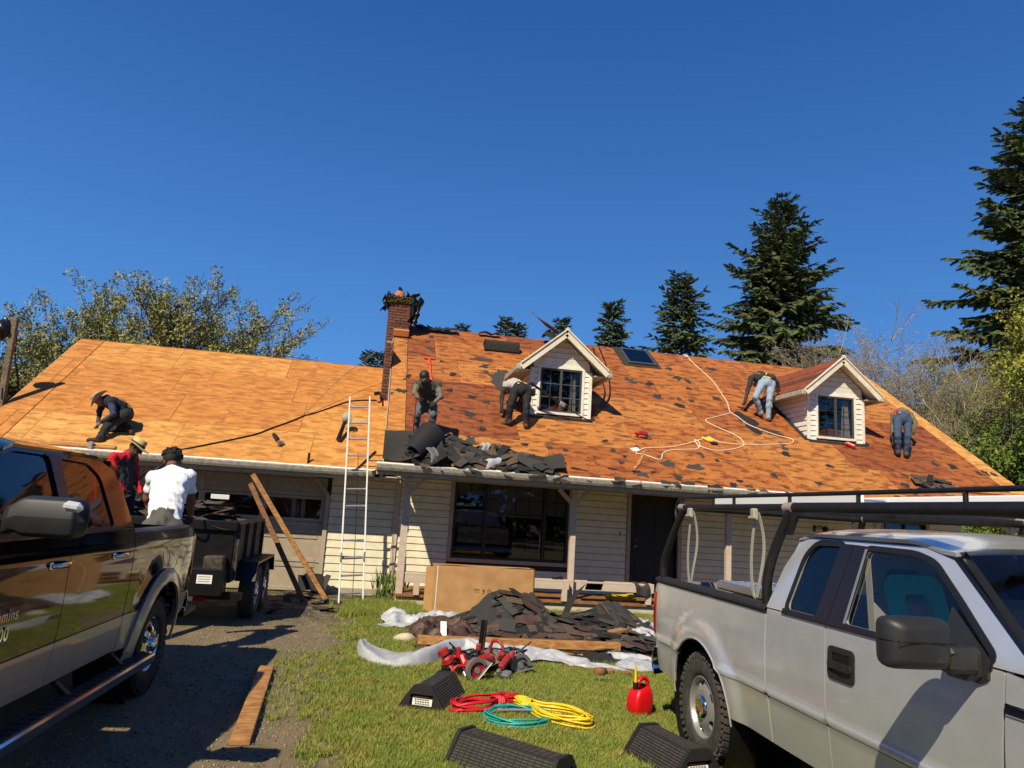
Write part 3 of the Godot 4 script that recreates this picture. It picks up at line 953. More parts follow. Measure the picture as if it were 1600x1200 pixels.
func build_chimney() -> void:
	var ch := Node3D.new(); ch.name = "chimney"; house.add_child(ch, true)
	var core := MB.new()
	core.box(Vector3(0.2, 5.3, -17.95), Vector3(0.50, 3.1, 0.68)); core.box(Vector3(0.032, 4.45, -16.8), Vector3(0.145, 1.9, 1.56))
	part("mortar_core", core, M.mortar, ch)
	var bk := MB.new(); var bd := MB.new()
	var y := 3.2; var odd := false
	while y < 6.85:
		for f in [[-0.065, 0.465, -17.595, 0], [-18.305, -17.6, -0.062, 1], [-18.305, -17.6, 0.462, 1], [-0.045, 0.11, -16.012, 0], [-17.55, -16.03, -0.045, 1]]:
			if f[2] == -16.012 and y > 5.36: continue
			if f[0] == -17.55 and y > 5.36: continue
			if f[2] == -17.595 and y < 5.2: continue
			var x: float = f[0] - (0.1 if odd else 0.0)
			while x < f[1] - 0.02:
				var a := maxf(x, f[0]); var b := minf(x + 0.2, f[1])
				if b - a > 0.03:
					var q := bk if rng.randf() < 0.6 else bd
					var p := Vector3((a + b) * 0.5, y + 0.033, f[2] + rr(-0.003, 0.003)) if f[3] == 0 else Vector3(f[2] + rr(-0.003, 0.003), y + 0.033, (a + b) * 0.5)
					q.box(p, Vector3(b - a - 0.012, 0.058, 0.03) if f[3] == 0 else Vector3(0.03, 0.058, b - a - 0.012))
				x += 0.212
		y += 0.072
		odd = not odd
	part("brickwork", bk, M.brick, ch, true)
	part("dark_brickwork", bd, M.brick_dark, ch, true)
	var mb := MB.new()
	mb.box(Vector3(0.2, 6.88, -17.95), Vector3(0.56, 0.07, 0.74), 0.02)
	part("chimney_cap", mb, M.brick_dark, ch)
	mb = MB.new(); mb.lathe([Vector2(0.13, 6.86), Vector2(0.13, 7.06), Vector2(0.10, 7.14), Vector2(0.085, 7.14), Vector2(0.085, 6.9)], 14, Transform3D(Basis.IDENTITY, Vector3(0.17, 0, -17.9)))
	part("clay_flue", mb, M.clay, ch)
	mb = MB.new()
	for i in 260:
		var e := rr(-0.32, 0.32)
		mb.ball(Vector3(0.2 + e, 6.86 + rr(-0.10, 0.07) - absf(e) * 0.12, -17.56 + rr(-0.02, 0.06)), Vector3(rr(0.012, 0.03), rr(0.01, 0.024), rr(0.01, 0.025)), Basis.IDENTITY, 6)
	part("moss", mb, M.moss, ch, true)
	mb = MB.new()
	mb.box(Vector3(0.29, 5.985, -17.54), Vector3(0.38, 0.17, 0.09), 0.01, Basis(Vector3.RIGHT, 0.5))
	part("flashing", mb, M.copper_flash, ch)
	mb = MB.new(); mb.box(Vector3(0.045, 3.93, -15.96), Vector3(0.18, 0.18, 0.02), 0.003, Basis(Vector3.RIGHT, -0.3))
	part("base_flashing", mb, M.copper_flash, ch)
	# torn black sheets hanging on the stack
	var t := MB.new()
	for s in [[0.54, 6.96, -17.60, 0.26, 0.62], [0.60, 6.86, -17.72, 0.22, 0.58], [-0.13, 6.92, -17.60, 0.18, 0.36], [0.46, 7.02, -17.57, 0.28, 0.3], [0.56, 6.60, -17.64, 0.2, 0.36], [-0.05, 6.98, -17.57, 0.18, 0.22], [0.62, 7.0, -17.8, 0.24, 0.5], [-0.16, 6.86, -17.75, 0.16, 0.3]]:
		var ph := rr(0, 9.0)
		t.grid(8, 10, func(a: float, b: float) -> Vector3:
			var w: float = s[3] * (1.0 - 0.35 * b + 0.25 * sin(b * 9.0 + ph))
			return Vector3(s[0] + (a - 0.5) * w + 0.05 * sin(b * 6.0 + ph), s[1] - b * s[4] + 0.05 * sin(a * 8.0 + ph), s[2] + 0.06 * sin(a * 7.0 + ph + b * 4.0)), 0.004)
	t.ball(Vector3(0.18, 7.18, -17.86), Vector3(0.05, 0.1, 0.05), Basis(Vector3.BACK, 0.5), 6)
	solo("torn_tarp", t, M.plastic_black, "torn black plastic sheeting bunched around the brick chimney top", "tarp")
	var lf := MB.new()
	for i in 5:
		var z := -18.2 + 0.0 * i
		lf.grid(4, 4, func(a: float, b: float) -> Vector3: return Vector3(0.5 + i * 0.22 + a * 0.36, 6.40 + 0.035 * sin(a * 5.0 + i) - b * 0.12, z + b * 0.22 + 0.02 * sin(a * 9 + i)), 0.006)
	solo("ridge_felt", lf, M.felt_dark, "curled black felt lying on the ridge right of the chimney", "roofing felt")

func build_dormers() -> void:
	for d in [[3.70, 0.655, 5.66, true], [10.22, 0.70, 5.74, false]]:
		var cx: float = d[0]; var hw: float = d[1]; var pk: float = d[2]
		var g := Node3D.new(); g.name = "dormer"; house.add_child(g, true)
		g.set_meta("label", "white dormer with a grid window and roof harness hanging at it" if d[3] else "white dormer with red-brown boarded roof and open curtain")
		var sl := 0.855; var zf := -14.6; var half := 0.95; var by := 3.78
		var ev := pk - half * sl
		var ytop := pk - 0.13
		# walls
		var mb := MB.new()
		var wx := 0.46
		var front := PackedVector2Array([Vector2(cx - hw, by - 0.3), Vector2(cx + hw, by - 0.3), Vector2(cx + hw, ytop - hw * sl), Vector2(cx, ytop), Vector2(cx - hw, ytop - hw * sl)])
		var hole := rect(cx - wx, by + 0.12, cx + wx, by + 1.06)
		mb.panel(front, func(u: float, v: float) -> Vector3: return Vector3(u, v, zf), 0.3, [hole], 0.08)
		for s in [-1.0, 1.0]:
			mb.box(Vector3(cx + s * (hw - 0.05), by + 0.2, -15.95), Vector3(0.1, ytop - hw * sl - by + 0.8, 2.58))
		part("dormer_wall", mb, M.lap_shade_backing, g)
		# siding: front
		var y := by + 0.0; var st := 0.118
		while y < ytop - 0.03:
			var lim := minf(hw - 0.03, (ytop - y) / sl)
			if lim < hw - 0.03 or (ytop - y - st) / sl < hw - 0.03:   # gable boards are cut along the rake
				var lt := clampf((ytop - y - st + 0.010) / sl, 0.005, hw - 0.03)
				var q := MB.new()
				q.T = Transform3D(Basis(Vector3.RIGHT, 0.13), Vector3(cx, y, zf + 0.013))
				q.prism(PackedVector2Array([Vector2(-lim, 0), Vector2(lim, 0), Vector2(lt, st - 0.010), Vector2(-lt, st - 0.010)]), 0.014)
				if lim > 0.03: part("siding_board", q, M.dormer_paint, g)
			elif lim > 0.06:
				if y + st > by + 0.09 and y < by + 1.09:
					lap(g, cx - lim, cx - wx - 0.045, y, st, zf, M.dormer_paint); lap(g, cx + wx + 0.045, cx + lim, y, st, zf, M.dormer_paint)
				else:
					lap(g, cx - lim, cx + lim, y, st, zf, M.dormer_paint)
			# sides
			if y < ytop - hw * sl - 0.05:
				for s in [-1.0, 1.0]:
					var zb := EZ - (y + st - EY) / S - 0.03
					var q := MB.new()
					var ln := zf - 0.03 - zb
					if ln > 0.05:
						q.prism(PackedVector2Array([Vector2(0, y), Vector2(s * 0.024, y), Vector2(s * 0.008, y + st - 0.009), Vector2(0, y + st - 0.009)]), ln, Transform3D(Basis.IDENTITY, Vector3(cx + s * hw, 0, (zf - 0.03 + zb) * 0.5)))
						part("siding_board", q, M.dormer_paint, g)
			y += st
		for s in [-1.0, 1.0]:
			mb = MB.new(); mb.box(Vector3(cx + s * (hw - 0.01), by + 0.42, zf + 0.012), Vector3(0.075, ytop - hw * sl - by + 0.05, 0.034), 0.003)
			part("corner_board", mb, M.dormer_paint, g)
		# window
		mb = MB.new(); frame_box(mb, cx - wx - 0.055, cx + wx + 0.055, by + 0.065, by + 1.115, zf + 0.014, 0.055, 0.034)
		part("window_casing", mb, M.dormer_paint, g)
		mb = MB.new(); mb.box(Vector3(cx, by + 1.152, zf + 0.010), Vector3(2.0 * (hw - 0.05), 0.070, 0.020), 0.002); part("siding_board", mb, M.dormer_paint, g)
		mb = MB.new(); frame_box(mb, cx - wx, cx + wx, by + 0.12, by + 1.06, zf - 0.01, 0.035, 0.05)
		mb.box(Vector3(cx + 0.0, by + 0.59, zf - 0.012), Vector3(0.05, 0.87, 0.045)); 
		part("window_frame", mb, M.grey_frame, g)
		for s in [[cx - wx + 0.035, cx - 0.025], [cx + 0.025, cx + wx - 0.035]]:
			mb = MB.new(); mb.box(Vector3((s[0] + s[1]) * 0.5, by + 0.59, zf - 0.025), Vector3(s[1] - s[0], 0.87, 0.005)); part("pane", mb, M.window_glass, g)
			bars(g, s[0], s[1], by + 0.155, by + 1.025, zf - 0.034, 2, 3 if d[3] else 3, 0.014, M.galvanised if d[3] else M.grey_frame)
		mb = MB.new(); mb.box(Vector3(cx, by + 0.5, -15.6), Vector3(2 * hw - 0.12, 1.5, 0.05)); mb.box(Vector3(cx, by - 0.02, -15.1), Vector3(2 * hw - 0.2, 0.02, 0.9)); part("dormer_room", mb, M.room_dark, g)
		mb = MB.new()
		var cxs := [cx + 0.30, 0.13] if d[3] else [cx + 0.33, 0.2]
		mb.grid(10, 4, func(a: float, b: float) -> Vector3: return Vector3(cxs[0] + (a - 0.5) * cxs[1] * (0.7 + 0.5 * b), by + 1.0 - b * 0.85, zf - 0.12 + 0.02 * sin(a * 22.0)), 0.003)
		part("curtain", mb, M.curtain, g)
		# roof
		for s in [-1.0, 1.0]:
			var t := Vector3(s, -sl, 0).normalized(); var nn := Vector3(s * sl, 1, 0).normalized()
			var B := Basis(t, nn, t.cross(nn))
			var L := half * sqrt(1 + sl * sl)
			mb = MB.new()
			mb.box(Vector3(cx, pk - 0.045, -16.0) + t * L * 0.5 - nn * 0.02, Vector3(L, 0.035, 3.4), 0, B)
			part("roof_slab", mb, M.trim_cream, g)
			var nb := 6
			for k in nb:
				mb = MB.new()
				mb.uo = Vector2(rr(0, 5), rr(0, 5))
				mb.box(Vector3(cx, pk - 0.012, -16.0) + t * (L * (k + 0.5) / nb), Vector3(L / nb - 0.012, 0.014 + 0.008 * (k % 2), 3.42), 0.002, B)
				part("roof_board", mb, M.roofboard if (k * 3 + int(s)) % 4 else M.roofboard_dark, g)
			mb = MB.new()   # rake board
			mb.beam(Vector3(cx + s * 0.005, pk - 0.10, zf + 0.315), Vector3(cx + s * half, pk - 0.10 - half * sl, zf + 0.315), 0.03, 0.15, nn, 0.003)
			part("rake_board", mb, M.trim_cream, g)
			mb = MB.new()
			mb.beam(Vector3(cx + s * 0.005, pk - 0.022, zf + 0.335), Vector3(cx + s * (half + 0.01), pk - 0.022 - half * sl, zf + 0.335), 0.05, 0.03, nn, 0.003)
			part("rake_cap", mb, M.trim_cream, g)
			# side gutter
			mb = MB.new()
			var zl := -15.75
			mb.box(Vector3(cx + s * (half + 0.045), ev - 0.105, (zf + 0.33 + zl) * 0.5), Vector3(0.1, 0.12, zf + 0.33 - zl), 0.015)
			part("side_gutter", mb, M.gutter_paint, g)
			mb = MB.new()
			mb.box(Vector3(cx + s * (half - 0.13), ev - 0.115 + 0.0, (zf + zl) * 0.5), Vector3(0.26, 0.02, zf + 0.3 - zl))
			part("side_soffit", mb, M.soffit, g)
		mb = MB.new()
		mb.prism(PackedVector2Array([Vector2(cx - 0.06, pk - 0.02), Vector2(cx, pk + 0.03), Vector2(cx + 0.06, pk - 0.02)]), 0.05, Transform3D(Basis.IDENTITY, Vector3(0, 0, zf + 0.336)))
		part("peak_cap", mb, M.trim_cream, g)
		# apron of black felt at the foot
		mb = MB.new()
		mb.T = roof_at(cx, -14.55, 0.016)
		mb.box(Vector3(0, 0, 0.03), Vector3(2 * hw + 0.08, 0.008, 0.12))
		for s in [-1.0, 1.0]: mb.box(Vector3(s * (hw + 0.04), 0.004, -1.0), Vector3(0.16, 0.008, 2.0))
		part("felt_apron", mb, M.felt_dark, g)

func build_porch() -> void:
	var p := Node3D.new(); p.name = "porch"; house.add_child(p, true)
	var mb := MB.new()
	mb.box(Vector3(7.1, 2.435, -13.62), Vector3(13.3, 0.02, 1.86)); part("porch_ceiling", mb, M.soffit, p)
	mb = MB.new(); mb.box(Vector3(6.95, 2.33, -13.4), Vector3(12.9, 0.16, 0.09), 0.004); part("header_beam", mb, M.taupe, p)
	for x in [0.60, 3.77, 6.96, 10.28, 13.52]:
		mb = MB.new(); mb.box(Vector3(x, 1.13, -13.4), Vector3(0.105 if x > 1 else 0.125, 2.24, 0.1), 0.004); part("porch_post", mb, M.post_paint, p)
		for s in [-1.0, 1.0]:
			if x < 1.0 and s < 0.0: continue
			mb = MB.new(); mb.beam(Vector3(x + s * 0.05, 2.0, -13.4), Vector3(x + s * 0.3, 2.25, -13.4), 0.07, 0.07, Vector3.BACK, 0.003); part("knee_brace", mb, M.post_paint, p)
	for k in 10:   # deck boards run along the house
		mb = MB.new(); mb.box(Vector3(7.0, 0.20, -14.53 + k * 0.122), Vector3(13.0, 0.03, 0.116), 0.003); part("deck_board", mb, M.old_lumber, p)
	mb = MB.new(); mb.box(Vector3(7.0, 0.03, -13.30), Vector3(12.9, 0.27, 0.03), 0.004); part("porch_skirt", mb, M.skirt, p)
	mb = MB.new(); mb.box(Vector3(7.0, 0.185, -13.26), Vector3(12.95, 0.045, 0.06), 0.004); part("porch_edge", mb, M.old_lumber, p)
	# bench-height rail along the front
	for s in [[0.68, 3.70], [3.84, 5.36]]:
		mb = MB.new(); mb.box(Vector3((s[0] + s[1]) * 0.5, 0.562, -13.32), Vector3(s[1] - s[0], 0.035, 0.24), 0.004); part("rail_cap", mb, M.post_paint, p)
		mb = MB.new(); mb.box(Vector3((s[0] + s[1]) * 0.5, 0.478, -13.215), Vector3(s[1] - s[0], 0.13, 0.03), 0.004); part("rail_board", mb, M.post_paint, p)
	for x in [3.62, 5.26, 2.0, 0.9]:
		mb = MB.new(); mb.box(Vector3(x, 0.31, -13.24), Vector3(0.1, 0.22, 0.08), 0.004); part("rail_post", mb, M.post_paint, p)
	mb = MB.new(); mb.box(Vector3(0.6, -0.0, -13.36), Vector3(0.32, 0.1, 0.3), 0.015); part("pier_block", mb, M.brick, p)



const SCRAPS := [
	[1.06, -17.81, 0.20, 0.32], [1.01, -17.15, 0.23, 0.25], [0.95, -17.49, 0.13, 0.17], [0.36, -15.06, 0.30, 0.25], [0.17, -14.93, 0.09, 0.12], [0.51, -15.71, 0.14, 0.27], [0.43, -15.56, 0.10, 0.13], [2.28, -16.86, 0.60, 0.45],
	[2.29, -16.51, 0.32, 0.23], [2.65, -16.28, 0.39, 0.53], [2.54, -15.87, 0.47, 1.08], [2.31, -16.24, 0.19, 0.26], [1.51, -15.96, 0.24, 0.25], [1.40, -15.27, 0.17, 0.20], [1.88, -15.07, 0.23, 0.22], [2.19, -14.92, 0.20, 0.28],
	[1.77, -14.39, 0.30, 0.46], [1.98, -14.17, 0.09, 0.17], [1.99, -13.90, 0.21, 0.21], [1.71, -13.53, 0.20, 0.45], [2.18, -13.33, 0.28, 0.30], [5.88, -16.62, 0.18, 0.34], [6.01, -16.46, 0.29, 0.33], [6.40, -16.44, 0.26, 0.34],
	[7.35, -16.93, 0.39, 0.41], [7.59, -16.82, 0.20, 0.45], [7.43, -16.41, 0.15, 0.26], [6.41, -15.88, 0.32, 0.35], [6.94, -15.85, 0.16, 0.20], [7.25, -15.82, 0.18, 0.28], [6.84, -15.55, 0.35, 0.30], [7.99, -16.06, 0.30, 0.25],
	[8.49, -15.68, 0.22, 0.24], [8.61, -17.66, 0.38, 0.26], [7.33, -17.40, 0.24, 0.29], [8.34, -15.17, 0.64, 0.99], [8.27, -14.78, 0.38, 0.79], [8.63, -14.78, 0.53, 0.37], [8.79, -14.66, 0.49, 0.36], [8.66, -14.26, 0.17, 0.27],
	[8.55, -13.93, 0.26, 0.29], [8.64, -14.12, 0.23, 0.20], [5.62, -13.26, 0.37, 0.37], [6.15, -13.22, 0.52, 0.27], [6.48, -13.63, 0.18, 0.29], [7.12, -13.79, 0.14, 0.15], [6.75, -13.49, 0.12, 0.17], [5.13, -13.71, 0.14, 0.20],
	[4.56, -13.53, 0.14, 0.22], [4.75, -13.37, 0.12, 0.18], [4.60, -13.16, 0.14, 0.15], [4.93, -12.85, 0.35, 0.29], [5.63, -12.82, 0.22, 0.30], [5.77, -12.67, 0.35, 0.20], [6.72, -12.75, 0.25, 0.21], [7.79, -13.15, 0.18, 0.23],
	[9.36, -13.61, 0.20, 0.16], [9.41, -13.60, 0.10, 0.13], [11.06, -13.51, 0.24, 0.14], [10.76, -13.15, 0.30, 0.29], [12.69, -13.96, 0.26, 0.31], [12.27, -14.04, 0.15, 0.31], [11.25, -13.14, 0.44, 0.39], [11.91, -13.29, 0.35, 0.41],
	[13.41, -13.84, 0.15, 0.31], [13.59, -13.81, 0.23, 0.24], [8.55, -13.93, 0.23, 0.26], [7.82, -13.15, 0.18, 0.23], [4.48, -13.84, 0.17, 0.17], [3.27, -13.47, 0.19, 0.21], [3.58, -13.43, 0.16, 0.15], [8.70, -13.00, 0.21, 0.17],
	[13.21, -13.82, 0.19, 0.31], [11.85, -18.38, 0.24, 0.24], [1.39, -14.52, 0.12, 0.15], [1.27, -16.55, 0.13, 0.15], [1.56, -14.08, 0.11, 0.11], [2.77, -13.50, 0.18, 0.15],
]

func spray_mesh() -> MB:   # one drooping fan of needle twigs along +z
	var mb := MB.new()
	for i in 21:
		var t := (i + 0.5) / 21.0
		for s in [-1.0, 1.0]:
			var b := Vector3(0, -0.10 * t * t, t)
			var l := (0.32 * (1.0 - 0.75 * t) + 0.10) * rr(0.7, 1.25)
			var d := Vector3(s * 0.8, rr(-0.35, 0.25), 0.62).normalized()
			var e := b + d * l
			var w := Vector3(0.014, 0.0, -0.019) if s > 0 else Vector3(-0.014, 0, -0.019)
			var up := Vector3(0, rr(0.02, 0.05), 0)
			mb.flat(b - w - up, b + w + up, e)
			mb.flat(b - w + up, b + w * 1.6, e.lerp(b, 0.15) - Vector3(0, 0.07, 0))
	mb.flat(Vector3(-0.03, 0, 0), Vector3(0.03, 0, 0), Vector3(0, -0.12, 1.1))
	return mb

func clump_mesh(k: int, r: float) -> MB:
	var mb := MB.new()
	for i in k:
		var p := Vector3(rr(-1, 1), rr(-1, 1), rr(-1, 1)).limit_length(1.0) * 0.5
		var a := Vector3(rr(-1, 1), rr(-0.6, 1), rr(-1, 1)).normalized()
		var b := a.cross(Vector3(rr(-1, 1), rr(-1, 1), rr(-1, 1))).normalized()
		var l := r * rr(0.7, 1.2)
		mb.flat(p - b * l * 0.45, p + a * l, p + b * l * 0.45)
		mb.flat(p - b * l * 0.45, p + b * l * 0.45, p - a * l * 0.8)
	return mb

var spray: ArrayMesh
var clumps := {}

func conifer(label: String, at: Vector3, h: float, spread: float, from: float, seed_: int, group: String, dens := 1.0, tone := 1.0) -> Node3D:
	rng.seed = seed_
	var o := thing("conifer", label, "tree", at, 0.0, group)
	var tr := MB.new()
	var lean := Vector3(rr(-0.02, 0.02), 0, rr(-0.02, 0.02)) * h
	var axis := []; var rad := []
	for i in 9:
		var t := i / 8.0
		axis.append(Vector3(0, h * t, 0) + lean * t * t + Vector3(sin(t * 9) * 0.04, 0, cos(t * 7) * 0.04))
		rad.append(h * 0.014 * (1.0 - t) + 0.02)
	tr.tube(axis, rad, 7)
	var lb := MB.new()
	var w := []; var tint := []
	var y := from * h
	var ang := rr(0, TAU)
	while y < h * 0.985:
		var t := (y / h - from) / (1.0 - from)
		var prof := spread * pow(1.0 - t, 0.72) * (0.55 + 0.45 * minf(1.0, t * 4.0 + 0.4))
		var base := Vector3(0, y, 0) + lean * pow(y / h, 2)
		var nb := 5 if t > 0.85 else (8 if h > 24.0 else 6)
		for k in nb:
			ang += 2.39996 + rr(-0.3, 0.3)
			if rng.randf() < 0.16 * (1.0 - t): continue
			var L := prof * (0.45 + 0.75 * pow(rng.randf(), 1.3)) * (1.0 + 0.25 * sin(y * 1.7 + ang * 0.5)) + 0.25
			var out := Vector3(cos(ang), 0, sin(ang))
			var rise := lerpf(-0.16, 0.70, t * t) + rr(-0.1, 0.12)
			var pts := []
			var ns := maxi(2, int(L / (0.42 / dens)))
			for q in ns + 1:
				var s := float(q) / ns
				pts.append(base + out * L * s + Vector3(0, L * (rise * s - 0.22 * s * s * (1.0 - t) + 0.10 * s * s * s), 0))
			if L > 0.7: lb.tube([pts[0], pts[ns / 2], pts[ns]], [0.012 * L + 0.015, 0.008 * L + 0.01, 0.008], 4, false)
			for q in range(1, ns + 1):
				var s := float(q) / ns
				if s < 0.22 and L > 1.5: continue
				var dir: Vector3 = (pts[q] - pts[q - 1]).normalized()
				for side in ([-1.0, 1.0, 0.0] if q == ns else [-1.0, 1.0, 2.0]):
					if side == 2.0 and rng.randf() < 0.35: continue
					var d := (dir.rotated(Vector3.UP, side * rr(0.45, 1.0)) + Vector3(0, rr(-0.62, 0.06) if side < 1.5 else rr(-1.6, -0.7), 0)).normalized()
					var sc := (0.50 + 0.65 * minf(L * 0.25, 1.0) * (1.15 - s)) * rr(0.75, 1.25)
					var x := Vector3.UP.cross(d).normalized()
					var B := Basis(x, d.cross(x), d) * Basis(Vector3.BACK, rr(-0.7, 0.7))
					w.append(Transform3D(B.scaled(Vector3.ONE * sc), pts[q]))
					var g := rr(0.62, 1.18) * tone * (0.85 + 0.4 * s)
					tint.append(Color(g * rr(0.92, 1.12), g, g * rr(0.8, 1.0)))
		y += (0.26 + 0.013 * h * (1.0 - t)) / dens * rr(0.7, 1.4)
	part("trunk", tr, M.bark, o)
	part("limbs", lb, M.bark, o, true)
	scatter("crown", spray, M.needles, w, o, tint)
	return o

func limb(lb: MB, tips: Array, p: Vector3, d: Vector3, L: float, r: float, depth: int, wob: float) -> void:
	var pts := [p]; var rad := [r]
	var n := 5
	var q := p; var dir := d
	for i in n:
		dir = (dir + Vector3(rr(-1, 1), rr(-0.4, 0.9), rr(-1, 1)) * wob).normalized()
		q += dir * L / n
		pts.append(q); rad.append(r * (1.0 - 0.62 * (i + 1) / n))
		if depth > 0 and i >= 1:
			for b in (2 if rng.randf() < 0.75 else 1):
				var side := dir.cross(Vector3(rr(-1, 1), rr(-1, 1), rr(-1, 1))).normalized()
				limb(lb, tips, q, (dir * rr(0.5, 1.0) + side * rr(0.6, 1.0) + Vector3(0, 0.15, 0)).normalized(), L * rr(0.42, 0.68), r * 0.45, depth - 1, wob)
		elif depth == 0:
			tips.append([q, dir])
	lb.tube(pts, rad, 5 if depth > 0 else 3, false)

func broadleaf(label: String, at: Vector3, h: float, spread: float, seed_: int, group: String, m: Material, clump: ArrayMesh, fill: float, size: float, depth := 3, trunk_h := 0.28, called := "broadleaf_tree") -> Node3D:
	rng.seed = seed_
	var o := thing(called, label, "tree", at, 0.0, group)
	var tr := MB.new(); var lb := MB.new(); var tips := []
	tr.tube([Vector3.ZERO, Vector3(0.05, h * trunk_h * 0.5, 0), Vector3(0.0, h * trunk_h, 0.04)], [h * 0.02, h * 0.017, h * 0.014], 8)
	for i in 6:
		var a := TAU * i / 6 + rr(-0.3, 0.3)
		var up := rr(0.45, 1.5)
		limb(lb, tips, Vector3(0, h * trunk_h, 0), Vector3(cos(a) * spread / h * 2.2, up, sin(a) * spread / h * 2.2).normalized(), h * (1.0 - trunk_h) * 0.58, h * 0.010, depth - 1, 0.22)
	limb(lb, tips, Vector3(0, h * trunk_h, 0), Vector3(0.05, 1, 0), h * (1.0 - trunk_h) * 0.66, h * 0.010, depth - 1, 0.18)
	part("trunk", tr, M.bark, o)
	part("limbs", lb, M.bark if called != "bare_tree" else M.bark_pale, o, true)
	var w := []; var tint := []
	for t in tips:
		if rng.randf() > fill: continue
		var sc := size * rr(0.6, 1.25)
		var p: Vector3 = t[0]
		if p.y > h * 1.02: continue
		w.append(Transform3D(Basis.from_euler(Vector3(rr(0, TAU), rr(0, TAU), rr(0, TAU))).scaled(Vector3.ONE * sc), p + Vector3(rr(-1, 1), rr(-1, 1), rr(-1, 1)) * size * 0.3))
		var g := rr(0.6, 1.25)
		tint.append(Color(g * rr(0.9, 1.15), g, g * rr(0.75, 1.05)))
	if w.size(): scatter("crown", clump, m, w, o, tint)
	return o

func build_trees() -> void:
	rng.seed = 11
	spray = spray_mesh().mesh()
	clumps.leaf = clump_mesh(26, 0.16).mesh()
	clumps.fine = clump_mesh(12, 0.10).mesh()
	var far := "small conifer tops showing above the ridge"
	conifer("tallest dark conifer behind the roof between the two dormers", Vector3(30.2, 0, -50), 28.2, 6.6, 0.30, 1201, "", 1.15)
	conifer("medium dark conifer left of the tallest one behind the ridge", Vector3(22.1, 0, -50), 20.9, 3.9, 0.35, 1202, "", 1.1)
	conifer("narrow pointed conifer above the skylight", Vector3(16.6, 0, -50), 17.7, 2.3, 0.4, 1203, "", 1.15)
	conifer("small conifer tip right of the chimney", Vector3(7.9, 0, -80), 23.1, 1.6, 0.6, 1204, far, 0.8)
	conifer("pair-left conifer tip above the vent strip on the ridge", Vector3(11.9, 0, -70), 21.3, 1.7, 0.6, 1205, far, 0.9)
	conifer("pair-right conifer tip above the vent strip on the ridge", Vector3(12.9, 0, -70), 21.0, 1.6, 0.6, 1206, far, 0.9)
	conifer("small conifer tip behind the gable of the left dormer", Vector3(17.5, 0, -70), 21.9, 1.9, 0.6, 1207, far, 0.9)
	conifer("small conifer tip left of the chimney over the garage ridge", Vector3(-2.0, 0, -80), 18.4, 1.5, 0.6, 1208, far, 0.8)
	conifer("tiny conifer tip at the far right end of the garage ridge", Vector3(-0.8, 0, -80), 18.9, 1.3, 0.6, 1209, far, 0.8)
	conifer("very tall dark conifer at the right edge of the photo", Vector3(38.4, 0, -34), 29.5, 8.2, 0.08, 1210, "", 1.45)
	conifer("dark conifer low behind the right roof edge", Vector3(34.0, 0, -33), 10.5, 4.2, 0.05, 1211, "", 1.2)
	broadleaf("leafy spring tree left behind the garage ridge", Vector3(-10.3, 0, -27), 8.6, 3.4, 1301, "spring trees behind the garage", M.leaves, clumps.leaf, 0.95, 0.40)
	broadleaf("leafy spring tree right behind the garage ridge", Vector3(-7.0, 0, -26.5), 9.2, 2.6, 1302, "spring trees behind the garage", M.leaves, clumps.leaf, 0.92, 0.38)
	broadleaf("lower leafy tree behind the left rake of the garage", Vector3(-14.0, 0, -26), 6.4, 3.4, 1303, "spring trees behind the garage", M.leaves, clumps.leaf, 0.9, 0.5)
	broadleaf("dense green tree filling the gap under the two spring trees", Vector3(-9.0, 0, -30), 6.6, 5.0, 1304, "", M.shrub, clumps.leaf, 1.0, 0.7)
	broadleaf("grey-brown budding tree right of the right dormer peak", Vector3(25.0, 0, -32), 12.0, 3.6, 1305, "budding trees by the right rake", M.buds, clumps.fine, 0.9, 0.34, 4, 0.2, "bare_tree")
	broadleaf("budding tree with green tips halfway down the right rake", Vector3(28.0, 0, -31), 10.3, 3.0, 1306, "budding trees by the right rake", M.leaves, clumps.fine, 0.8, 0.32, 4, 0.2, "bare_tree")
	broadleaf("yellow-green leafy tree before the tall conifer at right", Vector3(31.6, 0, -28), 13.4, 4.6, 1307, "", M.leaves_light, clumps.leaf, 1.0, 0.62)
	broadleaf("bright green bushy tree low at the right edge beyond the roof", Vector3(27.6, 0, -24.5), 5.6, 3.4, 1308, "", M.shrub, clumps.leaf, 1.0, 0.6, 3, 0.12)
	broadleaf("mid green bush under the right rake", Vector3(26.4, 0, -28.5), 7.6, 3.6, 1309, "", M.shrub, clumps.leaf, 1.0, 0.6, 3, 0.12)
	broadleaf("green bush seen beneath the right end of the porch roof", Vector3(20.2, 0, -20), 3.3, 2.2, 1310, "", M.shrub, clumps.leaf, 1.0, 0.42, 3, 0.1, "bush")
	broadleaf("bush at the right edge beyond the last porch post", Vector3(23.0, 0, -20.5), 3.2, 2.2, 1311, "", M.shrub, clumps.leaf, 1.0, 0.42, 3, 0.1, "bush")
	# the trees behind the photographer that the windows mirror
	var first := conifer("conifer behind the photographer mirrored in the windows", Vector3(-20, 0, 26), 17.0, 4.6, 0.05, 1320, "conifers behind the photographer", 0.7)
	first.set_meta("label", "conifer in the row behind the photographer mirrored in windows")
	for i in 13:
		var d: Node3D = first.duplicate()
		d.name = numbered("conifer")
		add_child(d)
		d.position = Vector3(-16.0 + 4.4 * i, 0, 24.0 + (i * 37 % 11))
		d.rotation.y = i * 1.7
		d.scale = Vector3.ONE * (0.8 + 0.05 * (i * 5 % 8))
		d.set_meta("label", "%s conifer mirrored in the windows, behind the photographer, %s" % [["short", "middling", "tall", "very tall"][(i * 5 % 8) / 2], ["far left", "left", "left of middle", "right of middle", "right", "far right", "farthest right"][i / 2]])
	rng.seed = 4711

# ---------------------------------------------------------------- pickups
var gap_mat: StandardMaterial3D

